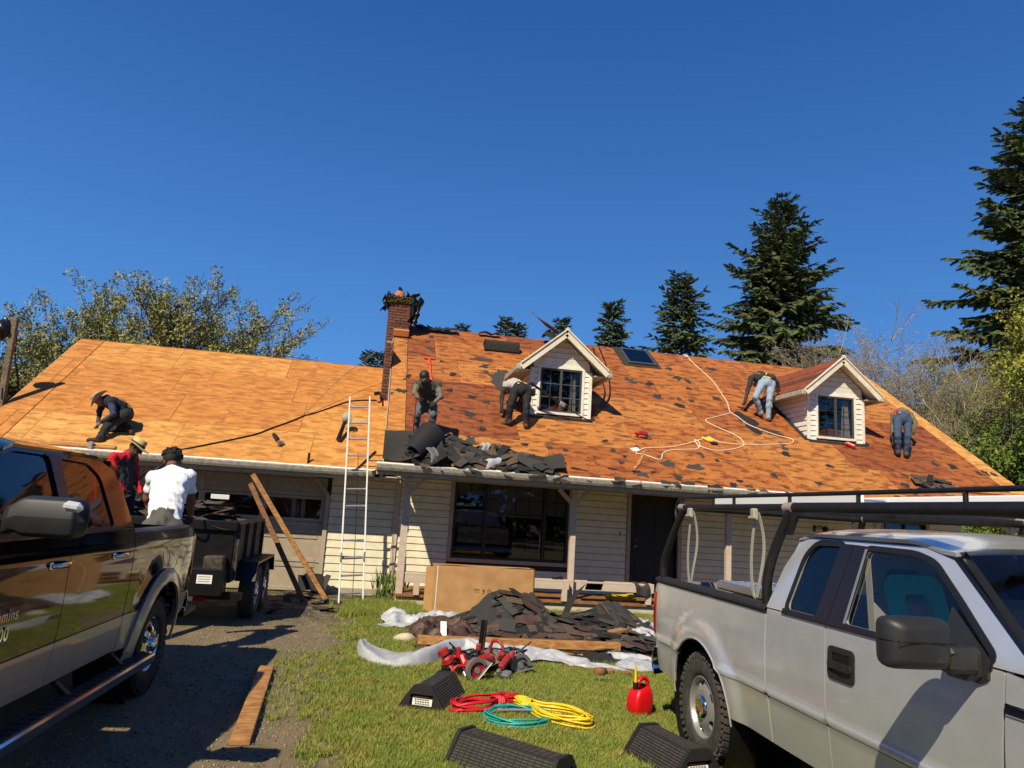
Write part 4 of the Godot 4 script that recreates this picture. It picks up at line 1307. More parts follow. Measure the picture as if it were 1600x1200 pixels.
func side_fn(w: Callable, s: float, off := 0.0) -> Callable:
	return func(u: float, y: float) -> Vector3: return Vector3(s * (w.call(u, y) + off), y, u)

func both(parent: Node, called: String, poly: PackedVector2Array, w: Callable, m: Material, off := 0.0, holes: Array = [], cell := 0.07, thick := 0.012) -> Array:
	var o := []
	for s in [-1.0, 1.0]:
		var mb := MB.new()
		mb.panel(poly, side_fn(w, s, off), cell, holes, thick * -s if true else 0.0)
		o.append(part(called, mb, m, parent))
	return o

func wheel(parent: Node, called: String, at: Vector3, out: float, r: float, wd: float, rimr: float, rim_kind: int) -> void:
	var o := Node3D.new(); o.name = called
	parent.add_child(o, true)
	o.position = at
	o.basis = Basis(Vector3(0, 1, 0), Vector3(out, 0, 0), Vector3(0, 0, 1))   # local y points outwards
	var h := wd * 0.5
	var t := MB.new()
	t.lathe([Vector2(rimr, h - 0.03), Vector2(rimr + 0.012, h - 0.008), Vector2(rimr + 0.04, h + 0.002), Vector2(r - 0.075, h + 0.006), Vector2(r - 0.03, h - 0.012), Vector2(r - 0.014, h - 0.04), Vector2(r - 0.012, 0), Vector2(r - 0.014, -h + 0.04), Vector2(r - 0.03, -h + 0.012), Vector2(rimr + 0.03, -h), Vector2(rimr, -h + 0.03)], 56)
	var nb := 46
	for i in nb:   # tread blocks and shoulder lugs
		var a := TAU * i / nb
		for k in 4:
			var lat := lerpf(-h + 0.035, h - 0.035, k / 3.0)
			var aa := a + (0.5 if k % 2 else 0.0) * TAU / nb
			var rad := Vector3(cos(aa), 0, sin(aa)); var tan := Vector3(-sin(aa), 0, cos(aa))
			var B := Basis(tan, Vector3.UP, rad) * Basis(Vector3.BACK, 0.3 if k % 2 else -0.25)
			t.box(rad * (r - 0.010) + Vector3(0, lat, 0), Vector3(TAU * r / nb * 0.74, wd / 4.0 * 0.82, 0.020), 0.003, B)
		var sa := a + 0.25 * TAU / nb
		var rd := Vector3(cos(sa), 0, sin(sa)); var tn := Vector3(-sin(sa), 0, cos(sa))
		t.box(rd * (r - 0.045) + Vector3(0, h - 0.008, 0), Vector3(TAU * r / nb * (0.6 if i % 2 else 0.4), 0.02, 0.055 if i % 2 else 0.04), 0.003, Basis(tn, Vector3.UP, rd) * Basis(Vector3.RIGHT, -0.35))
	part("tyre", t, M.rubber_dusty if rim_kind == 1 else M.rubber, o)
	var rm := MB.new()
	rm.lathe([Vector2(rimr + 0.004, h - 0.034), Vector2(rimr + 0.008, h - 0.018), Vector2(rimr - 0.004, h - 0.012), Vector2(rimr - 0.016, h - 0.022), Vector2(rimr - 0.022, h - 0.07), Vector2(rimr - 0.03, -h + 0.05)], 48)
	var holes := []
	var n := 5 if rim_kind == 1 else 8
	for i in n:
		var a := TAU * (i + 0.5) / n + (0.31 if rim_kind == 1 else 0.0)
		var da := 0.23 if rim_kind == 1 else 0.22
		var p := PackedVector2Array()
		for q in ([[0.60, -da * 0.85], [0.86, -da * 1.0], [0.90, 0.0], [0.86, da * 1.0], [0.60, da * 0.85]] if rim_kind == 1 else [[0.46, -da * 0.55], [0.88, -da * 1.1], [0.90, 0.0], [0.88, da * 1.1], [0.46, da * 0.55]]):
			p.append(Vector2(cos(a + q[1]), sin(a + q[1])) * rimr * q[0])
		holes.append(rounded(p, 0.016, 3))
	var dish := func(x: float, y: float) -> Vector3:
		var d := sqrt(x * x + y * y) / rimr
		var z := h - 0.045 - 0.03 * d * d + (0.016 if rim_kind == 1 else 0.03) * exp(-pow((d - 0.5) / 0.22, 2)) + (-0.02 if d > 0.93 else 0.0)
		return Vector3(x, z, y)
	rm.panel(circ(0, 0, rimr - 0.004, 48), dish, 0.03, holes, 0.02)
	part("rim", rm, M.steel_wheel if rim_kind == 1 else M.chrome, o)
	var hb := MB.new()
	if rim_kind == 1:
		hb.lathe([Vector2(0.088, h - 0.06), Vector2(0.086, h - 0.015), Vector2(0.075, h + 0.004), Vector2(0.05, h + 0.008), Vector2(0.045, h + 0.004), Vector2(0.0, h + 0.006)], 28)
	else:
		hb.lathe([Vector2(0.062, h - 0.06), Vector2(0.060, h + 0.02), Vector2(0.045, h + 0.035), Vector2(0.0, h + 0.038)], 20)
		for i in 8: hb.box(Vector3(cos(TAU * i / 8) * 0.088, h - 0.01, sin(TAU * i / 8) * 0.088), Vector3(0.02, 0.04, 0.02), 0.005)
	part("hub_cap", hb, M.chrome, o)
	var bk := MB.new()
	bk.lathe([Vector2(0.0, 0.0), Vector2(rimr - 0.03, 0.0)], 24); bk.lathe([Vector2(0.16, 0.03), Vector2(0.16, 0.012), Vector2(0.0, 0.035)], 20)
	part("brake_drum", bk, M.black_trim, o)

func greenhouse(parent: Node, w: Callable, outline: PackedVector2Array, holes: Array, yroof: Callable, u0: float, u1: float, top_y: Callable, m: Material) -> void:
	for s in [-1.0, 1.0]:
		var mb := MB.new()
		mb.panel(outline, side_fn(w, s), 0.05, holes, 0.02 * -s)
		part("cab_side", mb, m, parent)
	var r := MB.new()
	r.grid(16, 20, func(a: float, b: float) -> Vector3:
		var u := lerpf(u0, u1, a); var t := b * 2.0 - 1.0
		var ys: float = top_y.call(u)
		var half: float = w.call(u, ys) + 0.003
		return Vector3(half * t * (1.0 - 0.0 * absf(t)), ys + (yroof.call(u) - ys) * (1.0 - pow(absf(t), 3.2)), u), 0.02)
	part("cab_roof", r, m, parent)

func handle(parent: Node, at: Vector3, s: float, m: Material, w := 0.25) -> void:
	var mb := MB.new()
	mb.grid(10, 6, func(a: float, b: float) -> Vector3:
		var t := a * 2.0 - 1.0; var an := b * TAU
		var hh := 0.021 * (1.0 - 0.35 * absf(t))
		return at + Vector3(s * (0.012 + 0.03 * (1.0 - pow(absf(t), 4.0)) + cos(an) * 0.010), sin(an) * hh, t * w * 0.5))
	mb.box(at + Vector3(s * 0.004, 0, w * 0.44), Vector3(0.02, 0.05, 0.03), 0.006)
	part("door_handle", mb, m, parent)

func under(parent: Node, u0: float, u1: float, y0: float, y1: float, axles: Array, r: float) -> void:
	var mb := MB.new()
	mb.box(Vector3(0, (y0 + y1) * 0.5, (u0 + u1) * 0.5), Vector3(1.1, y1 - y0, u1 - u0))
	for a in axles:
		mb.tube([Vector3(-0.72, r, a), Vector3(0.72, r, a)], 0.06, 10); mb.ball(Vector3(0, r, a), Vector3(0.16, 0.15, 0.17))
	part("chassis", mb, M.plastic_black, parent)

func w_dark(u: float, y: float) -> float:
	var b := 1.0 - 0.15 * pow(y - 1.08, 2)
	if y > 1.43: b = 0.98 - (y - 1.43) * 0.44
	if y < 1.43:
		b += 0.018 * exp(-pow((y - 1.30) / 0.05, 2)) * 0.5
		for wc in [0.0, 3.45]:
			var d := sqrt(pow(u - wc, 2) + pow(y - 0.44, 2))
			b += 0.028 * (1.0 - smoothstep(0.50, 0.80, d))
	if u < -0.7: b -= 0.25 * pow(-0.7 - u, 2)
	if u > 3.9: b -= 0.5 * pow(u - 3.9, 2)
	return b

func build_dark_pickup() -> void:
	var o := thing("pickup_truck", "black-brown crew cab pickup with tan lower trim, its side mirroring the house", "pickup truck", Vector3(-2.76, 0, -7.0), deg_to_rad(-1.9))
	var w := w_dark
	var arch := circ(0, 0.44, 0.52, 40); var arch2 := circ(3.45, 0.44, 0.52, 40)
	both(o, "bed_side", rounded(PackedVector2Array([Vector2(-0.99, 0.775), Vector2(0.80, 0.775), Vector2(0.80, 1.395), Vector2(-0.90, 1.385), Vector2(-0.985, 1.30)]), 0.03, 3), w, M.dark_paint, 0.0, [arch])
	both(o, "bed_cladding", PackedVector2Array([Vector2(-0.93, 0.58), Vector2(-0.4, 0.50), Vector2(0.80, 0.50), Vector2(0.80, 0.768), Vector2(-0.985, 0.768)]), w, M.tan_paint, 0.004, [arch])
	var rd := both(o, "rear_door", rounded(rect(0.812, 0.775, 1.926, 1.428), 0.012, 2), w, M.dark_paint)
	both(o, "door_cladding", rect(0.812, 0.51, 1.926, 0.768), w, M.tan_paint, 0.004)
	var fd := both(o, "front_door", rounded(rect(1.934, 0.775, 3.06, 1.428), 0.012, 2), w, M.dark_paint)
	both(o, "door_cladding", rect(1.934, 0.51, 2.92, 0.768), w, M.tan_paint, 0.004, [arch2])
	both(o, "front_fender", PackedVector2Array([Vector2(3.068, 0.5), Vector2(4.1, 0.6), Vector2(4.25, 1.25), Vector2(3.9, 1.36), Vector2(3.068, 1.425)]), w, M.dark_paint, 0.0, [arch2])
	both(o, "inner_liner", PackedVector2Array([Vector2(-0.9, 0.6), Vector2(0.0, 0.52), Vector2(4.0, 0.56), Vector2(4.0, 1.30), Vector2(3.0, 1.40), Vector2(-0.9, 1.36)]), w, M.plastic_black, -0.035, [arch, arch2], 0.2, 0.004)
	for s in [-1.0, 1.0]:
		for wc in [0.0, 3.45]:   # flares
			var fl := MB.new()
			fl.grid(36, 5, func(a: float, b: float) -> Vector3:
				var an := lerpf(-0.10, PI + 0.14, a)
				var rr_ := lerpf(0.505, 0.615, b)
				var u: float = wc + cos(an) * rr_; var y := 0.44 + sin(an) * rr_
				return Vector3(s * (w.call(u, y) + 0.022 - 0.016 * b * b), y, u), 0.02 * s)
			part("wheel_flare", fl, M.tan_paint, o)
			var wh := MB.new()
			wh.lathe([Vector2(0.53, 0.0), Vector2(0.53, 0.36)], 30, Transform3D(Basis(Vector3(0, 1, 0), Vector3(s, 0, 0), Vector3(0, 0, 1)), Vector3(s * 0.58, 0.44, wc)))
			wh.box(Vector3(s * 0.56, 0.8, wc), Vector3(0.03, 0.75, 1.15))
			part("wheel_well", wh, M.plastic_black, o)
		wheel(o, "rear_wheel", Vector3(s * 0.845, 0.415, 0), s, 0.415, 0.29, 0.222, 2)
		wheel(o, "front_wheel", Vector3(s * 0.845, 0.415, 3.45), s, 0.415, 0.29, 0.222, 2)
	# cab
	var outline := PackedVector2Array([Vector2(0.83, 1.436), Vector2(3.30, 1.436), Vector2(2.95, 1.66), Vector2(2.58, 1.885), Vector2(2.40, 1.925), Vector2(1.6, 1.935), Vector2(1.05, 1.92), Vector2(0.90, 1.86), Vector2(0.845, 1.7)])
	var g_rear := rounded(PackedVector2Array([Vector2(1.20, 1.455), Vector2(1.86, 1.455), Vector2(1.80, 1.892), Vector2(1.36, 1.885), Vector2(1.20, 1.80)]), 0.05)
	var g_front := rounded(PackedVector2Array([Vector2(2.0, 1.455), Vector2(3.06, 1.455), Vector2(2.90, 1.62), Vector2(2.55, 1.87), Vector2(2.36, 1.90), Vector2(1.94, 1.90)]), 0.05)
	var topy := func(u: float) -> float: return 1.93 - 0.012 * absf(u - 1.6) - 0.06 * (smoothstep(1.15, 0.85, u) + smoothstep(2.4, 2.62, u))
	var yr := func(u: float) -> float: return 1.995 - 0.02 * pow(absf(u - 1.7) / 0.9, 2) - 0.05 * smoothstep(1.0, 0.84, u) - 0.05 * smoothstep(2.4, 2.62, u)
	greenhouse(o, w, outline, [g_rear, g_front], yr, 0.86, 2.60, topy, M.dark_paint)
	both(o, "window_trim", PackedVector2Array([Vector2(1.80, 1.44), Vector2(2.06, 1.44), Vector2(1.99, 1.912), Vector2(1.75, 1.908)]), w, M.pillar_trim, 0.005, [g_rear, g_front], 0.06, 0.008)
	both(o, "belt_moulding", rect(1.1, 1.425, 3.1, 1.452), w, M.black_trim, 0.008, [], 0.1, 0.008)
	both(o, "rear_side_glass", g_rear, w, M.tint_glass, -0.014, [], 0.08, 0.004)
	both(o, "front_side_glass", g_front, w, M.tint_glass, -0.014, [], 0.08, 0.004)
	var mb := MB.new()   # rear wall and window, windscreen
	mb.grid(6, 8, func(a: float, b: float) -> Vector3:
		var y := lerpf(1.0, 1.93, a); return Vector3((b * 2 - 1) * (w.call(0.9, y) - 0.01), y, 0.835 + 0.06 * a * a), 0.02)
	part("cab_back", mb, M.dark_paint, o)
	mb = MB.new()
	mb.grid(6, 8, func(a: float, b: float) -> Vector3:
		var y := lerpf(1.50, 1.84, a); return Vector3((b * 2 - 1) * 0.66, y, 0.822 + 0.06 * pow((y - 1.0) / 0.93, 2)), 0.004)
	part("rear_glass", mb, M.tint_glass, o)
	mb = MB.new()
	mb.grid(8, 10, func(a: float, b: float) -> Vector3:
		var t := b * 2 - 1; var y := lerpf(1.42, 1.93, a); return Vector3(t * (w.call(2.9, y) - 0.03), y + 0.02 * (1 - t * t) * a, lerpf(3.34, 2.57, a) + 0.12 * (1 - t * t)), 0.006)
	part("windscreen", mb, M.tint_glass, o)
	mb = MB.new()
	mb.grid(10, 12, func(a: float, b: float) -> Vector3:
		var t := b * 2 - 1; var u := lerpf(3.3, 4.28, a); return Vector3(t * (w.call(u, 1.38) - 0.01), 1.40 + 0.09 * (1 - t * t) - 0.14 * pow(a, 2.5), u), 0.02)
	part("hood", mb, M.dark_paint, o)
	mb = MB.new(); mb.box(Vector3(0, 0.95, 4.22), Vector3(1.7, 0.62, 0.12), 0.04); part("grille", mb, M.chrome, o)
	mb = MB.new(); mb.box(Vector3(0, 0.58, 4.30), Vector3(1.9, 0.26, 0.2), 0.06); part("front_bumper", mb, M.chrome, o)
	for s in [-1.0, 1.0]:
		mb = MB.new(); mb.ball(Vector3(s * 0.72, 1.02, 4.24), Vector3(0.16, 0.13, 0.06)); part("headlight", mb, M.clear_lens, o)
	# bed
	mb = MB.new()
	mb.box(Vector3(0, 0.86, -0.1), Vector3(1.7, 0.05, 1.78))
	for s in [-1.0, 1.0]: mb.box(Vector3(s * 0.84, 1.12, -0.1), Vector3(0.05, 0.5, 1.78))
	mb.box(Vector3(0, 1.12, 0.77), Vector3(1.7, 0.5, 0.05))
	part("bed_liner", mb, M.plastic_black, o)
	for s in [-1.0, 1.0]:
		mb = MB.new()
		mb.grid(14, 6, func(a: float, b: float) -> Vector3:
			var u := lerpf(-0.93, 0.80, a); var t := b * 2 - 1
			return Vector3(s * (0.90 + t * 0.078 - (0.25 * pow(maxf(0, -0.7 - u), 2))), 1.392 + 0.022 * (1 - t * t) - 0.02 * smoothstep(-0.8, -0.95, u), u), 0.02 * -s)
		part("bed_rail_cap", mb, M.black_trim, o)
		mb = MB.new(); mb.box(Vector3(s * 0.93, 1.10, -1.0), Vector3(0.10, 0.42, 0.04), 0.015); part("tail_lamp", mb, M.red_lens, o)
		handle(o, Vector3(s * (w.call(2.07, 1.245) - 0.004), 1.245, 2.07), s, M.chrome)
		handle(o, Vector3(s * (w.call(1.11, 1.24) - 0.004), 1.24, 1.10), s, M.chrome)
		# step bar
		mb = MB.new()
		mb.box(Vector3(s * 1.05, 0.385, 1.66), Vector3(0.14, 0.055, 2.66), 0.022)
		part("step_bar", mb, M.black_trim, o)
		mb = MB.new()
		mb.box(Vector3(s * 1.115, 0.372, 1.66), Vector3(0.03, 0.075, 2.68), 0.012)
		part("step_edge", mb, M.chrome, o)
		for k in 22:
			mb = MB.new(); mb.box(Vector3(s * 1.05, 0.414, 0.62 + 0.1 * k), Vector3(0.10, 0.006, 0.05), 0.002); part("tread_strip", mb, M.rubber, o)
		for u in [0.8, 1.7, 2.6]:
			mb = MB.new(); mb.beam(Vector3(s * 0.86, 0.55, u), Vector3(s * 1.03, 0.40, u), 0.05, 0.03); part("step_bracket", mb, M.black_trim, o)
		# mirror
		mb = MB.new()
		mb.grid(14, 12, func(a: float, b: float) -> Vector3:
			var an := b * TAU; var x := lerpf(1.0, 1.42, a)
			var k := 1.0 if a > 0.02 and a < 0.98 else 0.0
			var hh := lerpf(0.075, 0.105, smoothstep(0.12, 0.3, a)) * (1.0 - 0.18 * smoothstep(0.82, 1.0, a))
			var c := cos(an); var sn := sin(an)
			return Vector3(s * x, 1.535 + (0.02 if a > 0.2 else -0.02 + 0.2 * a) + hh * k * signf(sn) * pow(absf(sn), 0.5), 2.80 + 0.085 * k * signf(c) * pow(absf(c), 0.7) + 0.05 * a))
		part("mirror_housing", mb, M.mirror_plastic, o)
		mb = MB.new(); mb.box(Vector3(s * 1.365, 1.615, 2.915), Vector3(0.095, 0.055, 0.05), 0.02, Basis(Vector3.BACK, -0.12 * s)); part("mirror_lamp", mb, M.clear_lens, o)
		mb = MB.new(); mb.box(Vector3(s * 0.97, 1.5, 2.82), Vector3(0.06, 0.1, 0.2), 0.02); part("mirror_foot", mb, M.mirror_plastic, o)
		mb = MB.new()
		for k in 30:
			var a := TAU * k / 30; var b := TAU * (k + 1) / 30
			var p := Vector2(-0.02, 1.16) + Vector2(cos(a), sin(a)) * 0.085; var q := Vector2(-0.02, 1.16) + Vector2(cos(b), sin(b)) * 0.085
			mb.beam(Vector3(s * w.call(p.x, p.y), p.y, p.x), Vector3(s * w.call(q.x, q.y), q.y, q.x), 0.004, 0.004)
		if s > 0: part("fuel_door_seam", mb, M.plastic_black, o)
	mb = MB.new()
	mb.grid(6, 12, func(a: float, b: float) -> Vector3: return Vector3((b * 2 - 1) * 0.86, lerpf(0.80, 1.385, a), -0.985 - 0.03 * sin(a * PI)), -0.05)
	part("tailgate", mb, M.dark_paint, o)
	mb = MB.new()
	mb.grid(8, 16, func(a: float, b: float) -> Vector3:
		var t := b * 2 - 1; var an := lerpf(-1.2, 1.3, a)
		return Vector3(t * 0.97, 0.66 + 0.10 * sin(an), -1.04 - 0.09 * cos(an) + 0.10 * pow(absf(t), 6)), 0.01)
	part("rear_bumper", mb, M.chrome, o)
	under(o, -0.9, 4.1, 0.50, 0.80, [0.0, 3.45], 0.415)
	for s in [1.0]:   # raised badge on the front door
		var B := Basis(Vector3(0, 0, -1), Vector3.UP, Vector3(1, 0, 0))
		text("door_badge", "Cummins", 0.075, 0.012, M.chrome, o, Transform3D(B, Vector3(w.call(2.62, 1.02) + 0.004, 1.02, 2.66)))
		text("door_badge", "2500", 0.095, 0.012, M.chrome, o, Transform3D(B, Vector3(w.call(2.62, 0.93) + 0.004, 0.925, 2.66)))

func w_silver(u: float, y: float) -> float:
	var b := 0.985 - 0.15 * pow(y - 0.95, 2)
	if y > 1.24: b = 0.972 - (y - 1.24) * 0.42
	else:
		b -= 0.012 * smoothstep(0.735, 0.70, y) - 0.010 * exp(-pow((y - 0.74) / 0.012, 2))
		for wc in [0.0, 3.30]:
			var d := sqrt(pow(u - wc, 2) + pow(y - 0.40, 2))
			b += 0.035 * (1.0 - smoothstep(0.52, 0.68, d))
	if u < -0.75: b -= 0.35 * pow(-0.75 - u, 2)
	if u > 3.6: b -= 0.5 * pow(u - 3.6, 2)
	return b

func build_silver_pickup() -> void:
	var o := thing("pickup_truck", "silver extended cab pickup with black pipe rack, toolbox in its bed", "pickup truck", Vector3(3.508, 0, -5.283), deg_to_rad(-1.09))
	var w := w_silver
	var arch := circ(0.0, 0.40, 0.475, 40); var arch2 := circ(3.30, 0.40, 0.475, 40)
	both(o, "bed_side", rounded(PackedVector2Array([Vector2(-0.985, 0.71), Vector2(0.962, 0.71), Vector2(0.962, 1.205), Vector2(-0.95, 1.205), Vector2(-0.985, 1.15)]), 0.03, 3), w, M.silver_paint, 0.0, [arch, rect(-1.1, 0.77, -0.925, 1.12)], 0.05)
	both(o, "lower_bed_side", PackedVector2Array([Vector2(-0.93, 0.47), Vector2(0.975, 0.44), Vector2(0.962, 0.704), Vector2(-0.985, 0.704)]), w, M.silver_low, 0.0, [arch], 0.05)
	both(o, "rear_door", rounded(rect(0.978, 0.71, 1.598, 1.235), 0.012, 2), w, M.silver_paint, 0.0, [], 0.05)
	both(o, "lower_door", rect(0.985, 0.44, 1.598, 0.704), w, M.silver_low, 0.0, [], 0.06)
	both(o, "front_door", rounded(PackedVector2Array([Vector2(1.608, 0.71), Vector2(2.735, 0.71), Vector2(2.775, 1.235), Vector2(1.608, 1.235)]), 0.012, 2), w, M.silver_paint, 0.0, [], 0.05)
	both(o, "lower_door", rect(1.608, 0.44, 2.735, 0.704), w, M.silver_low, 0.0, [], 0.06)
	both(o, "front_fender", PackedVector2Array([Vector2(2.745, 0.44), Vector2(3.9, 0.5), Vector2(4.0, 1.1), Vector2(2.785, 1.235)]), w, M.silver_paint, 0.0, [arch2])
	both(o, "inner_liner", PackedVector2Array([Vector2(-0.86, 0.5), Vector2(3.9, 0.5), Vector2(3.8, 1.1), Vector2(-0.86, 1.19)]), w, M.plastic_black, -0.04, [arch, arch2], 0.2, 0.004)
	for s in [-1.0, 1.0]:
		for wc in [0.0, 3.30]:
			var wh := MB.new()
			wh.lathe([Vector2(0.485, 0.0), Vector2(0.485, 0.39)], 30, Transform3D(Basis(Vector3(0, 1, 0), Vector3(s, 0, 0), Vector3(0, 0, 1)), Vector3(s * 0.58, 0.40, wc)))
			wh.box(Vector3(s * 0.56, 0.72, wc), Vector3(0.03, 0.7, 1.05))
			part("wheel_well", wh, M.plastic_black, o)
			var lip := MB.new()
			lip.grid(36, 3, func(a: float, b: float) -> Vector3:
				var an := lerpf(-0.02, PI + 0.02, a); var r_ := lerpf(0.472, 0.492, b)
				var u: float = wc + cos(an) * r_; var y := 0.40 + sin(an) * r_
				return Vector3(s * (w.call(u, y) + 0.008 * sin(b * PI)), y, u), 0.012 * s)
			part("arch_lip", lip, M.silver_paint, o)
		wheel(o, "rear_wheel", Vector3(s * 0.835, 0.392, 0), s, 0.392, 0.27, 0.216, 1)
		wheel(o, "front_wheel", Vector3(s * 0.835, 0.392, 3.30), s, 0.392, 0.27, 0.216, 1)
	var outline := PackedVector2Array([Vector2(0.968, 1.242), Vector2(2.95, 1.242), Vector2(2.62, 1.46), Vector2(2.33, 1.655), Vector2(2.14, 1.695), Vector2(1.6, 1.702), Vector2(1.2, 1.695), Vector2(1.08, 1.66), Vector2(1.0, 1.5)])
	var g_rear := rounded(PackedVector2Array([Vector2(1.20, 1.262), Vector2(1.52, 1.262), Vector2(1.52, 1.655), Vector2(1.27, 1.65), Vector2(1.20, 1.58)]), 0.045)
	var g_front := rounded(PackedVector2Array([Vector2(1.75, 1.262), Vector2(2.72, 1.262), Vector2(2.46, 1.455), Vector2(2.24, 1.61), Vector2(2.10, 1.642), Vector2(1.72, 1.648)]), 0.05)
	var topy := func(u: float) -> float: return 1.70 - 0.045 * smoothstep(2.05, 2.35, u) - 0.03 * smoothstep(1.25, 1.05, u)
	var yr := func(u: float) -> float: return 1.762 - 0.012 * pow((u - 1.6) / 0.6, 2) - 0.055 * smoothstep(2.0, 2.36, u) - 0.04 * smoothstep(1.2, 1.03, u)
	greenhouse(o, w, outline, [g_rear, g_front], yr, 1.045, 2.36, topy, M.silver_paint)
	both(o, "roof_seam", PackedVector2Array([Vector2(1.2, 1.692), Vector2(2.14, 1.690), Vector2(2.36, 1.640), Vector2(2.9, 1.27), Vector2(2.93, 1.275), Vector2(2.37, 1.650), Vector2(2.14, 1.697), Vector2(1.2, 1.698)]), w, M.plastic_black, 0.003, [], 0.08, 0.004)
	var gr2: PackedVector2Array = Geometry2D.offset_polygon(g_rear, 0.035)[0]
	var gf2: PackedVector2Array = Geometry2D.offset_polygon(g_front, 0.028)[0]
	both(o, "quarter_window_trim", rounded(gr2, 0.03, 3), w, M.black_trim, 0.006, [g_rear], 0.05, 0.01)
	both(o, "door_window_trim", gf2, w, M.black_trim, 0.006, [g_front], 0.05, 0.01)
	both(o, "pillar_cover", PackedVector2Array([Vector2(1.50, 1.244), Vector2(1.613, 1.244), Vector2(1.613, 1.672), Vector2(1.50, 1.672)]), w, M.pillar_trim, 0.008, [], 0.06, 0.01)
	both(o, "pillar_cover", PackedVector2Array([Vector2(1.622, 1.244), Vector2(1.765, 1.244), Vector2(1.735, 1.668), Vector2(1.622, 1.672)]), w, M.pillar_trim, 0.008, [], 0.06, 0.01)
	both(o, "window_edge", PackedVector2Array([Vector2(1.757, 1.262), Vector2(1.772, 1.262), Vector2(1.742, 1.655), Vector2(1.727, 1.655)]), w, M.galvanised, 0.012, [], 0.06, 0.004)
	both(o, "sail_panel", PackedVector2Array([Vector2(2.44, 1.262), Vector2(2.44, 1.44), Vector2(2.71, 1.262), Vector2(2.71, 1.19), Vector2(2.66, 1.165), Vector2(2.52, 1.19)]), w, M.mirror_plastic, 0.014, [], 0.06, 0.014)
	both(o, "belt_moulding", rect(1.16, 1.228, 2.72, 1.262), w, M.black_trim, 0.009, [], 0.08, 0.01)
	both(o, "quarter_glass", g_rear, w, M.tint_glass, -0.008, [], 0.08, 0.004)
	both(o, "door_glass", g_front, w, M.car_glass, -0.01, [], 0.3, 0.0)
	var mb := MB.new()
	mb.grid(6, 8, func(a: float, b: float) -> Vector3:
		var y := lerpf(0.8, 1.70, a); return Vector3((b * 2 - 1) * (w.call(1.1, y) - 0.012), y, 0.975 + 0.10 * a * a), 0.02)
	part("cab_back", mb, M.silver_paint, o)
	mb = MB.new()
	mb.grid(4, 8, func(a: float, b: float) -> Vector3:
		var y := lerpf(1.30, 1.62, a); return Vector3((b * 2 - 1) * 0.62, y, 0.962 + 0.10 * pow((y - 0.8) / 0.9, 2)), 0.004)
	part("rear_glass", mb, M.tint_glass, o)
	mb = MB.new()
	mb.grid(8, 12, func(a: float, b: float) -> Vector3:
		var t := b * 2 - 1; var y := lerpf(1.20, 1.675, a); return Vector3(t * (w.call(2.6, y) - 0.055), y + 0.03 * (1 - t * t) * a, lerpf(2.99, 2.345, a) + 0.13 * (1 - t * t)))
	part("windscreen", mb, M.car_glass, o)
	mb = MB.new()   # A pillars beside the screen
	for s in [-1.0, 1.0]:
		mb.beam(Vector3(s * (w.call(2.9, 1.2) - 0.045), 1.20, 2.985), Vector3(s * (w.call(2.3, 1.67) - 0.045), 1.670, 2.345), 0.03, 0.02, Vector3(s, 0.4, 0.5))
	part("screen_trim", mb, M.black_trim, o)
	mb = MB.new()
	mb.grid(10, 12, func(a: float, b: float) -> Vector3:
		var t := b * 2 - 1; var u := lerpf(2.96, 3.98, a); return Vector3(t * (w.call(u, 1.2) - 0.01), 1.205 + 0.06 * (1 - t * t) - 0.10 * pow(a, 2.5), u), 0.02)
	part("hood", mb, M.silver_paint, o)
	mb = MB.new(); mb.box(Vector3(0, 0.85, 3.96), Vector3(1.6, 0.42, 0.1), 0.03); part("grille", mb, M.black_trim, o)
	mb = MB.new(); mb.box(Vector3(0, 0.52, 4.02), Vector3(1.85, 0.24, 0.18), 0.06); part("front_bumper", mb, M.chrome, o)
	for s in [-1.0, 1.0]:
		mb = MB.new(); mb.ball(Vector3(s * 0.75, 0.93, 3.95), Vector3(0.16, 0.12, 0.07)); part("headlight", mb, M.clear_lens, o)
	# inside
	mb = MB.new()
	mb.box(Vector3(0, 0.72, 1.95), Vector3(1.7, 0.06, 1.9)); mb.box(Vector3(0, 1.13, 2.70), Vector3(1.66, 0.2, 0.36), 0.06)
	for s in [-1.0, 1.0]: mb.box(Vector3(s * 0.88, 0.98, 1.9), Vector3(0.05, 0.46, 1.7))
	part("cabin_floor", mb, M.seat_dark, o)
	for x in [-0.40, 0.40]:
		var cover: StandardMaterial3D = M.seat_grey
		mb = MB.new()
		mb.box(Vector3(x, 0.95, 1.78), Vector3(0.52, 0.16, 0.52), 0.05); mb.box(Vector3(x, 1.16, 1.56), Vector3(0.50, 0.50, 0.15), 0.06, Basis(Vector3.RIGHT, -0.18))
		part("seat", mb, cover, o)
		mb = MB.new(); mb.box(Vector3(x, 1.47, 1.50), Vector3(0.25, 0.15, 0.10), 0.045, Basis(Vector3.RIGHT, -0.12)); mb.box(Vector3(x, 1.39, 1.51), Vector3(0.14, 0.08, 0.03)); part("head_rest", mb, M.seat_dark, o)
	mb = MB.new()
	mb.panel(rounded(rect(-0.19, 1.18, 0.19, 1.52), 0.09, 5), func(u: float, v: float) -> Vector3: return Vector3(-0.40 + u, v, 1.645 - 0.28 * (v - 1.2) + 0.02 * cos(u * 8.0)), 0.06, [rounded(rect(-0.085, 1.20, 0.085, 1.42), 0.05, 4)], 0.05)
	part("seat_cover", mb, M.teal_cloth, o)
	mb = MB.new(); mb.prism(PackedVector2Array([Vector2(-0.11, -0.07), Vector2(0.13, -0.05), Vector2(-0.04, 0.12)]), 0.06, Transform3D(Basis(Vector3.UP, -0.6), Vector3(-0.52, 1.30, 1.52))); part("teal_cushion", mb, M.teal_cloth, o)
	mb = MB.new(); mb.box(Vector3(-0.35, 1.16, 1.13), Vector3(0.5, 0.28, 0.14), 0.05); part("rear_seat", mb, M.seat_grey, o)
	mb = MB.new()
	var ring := []
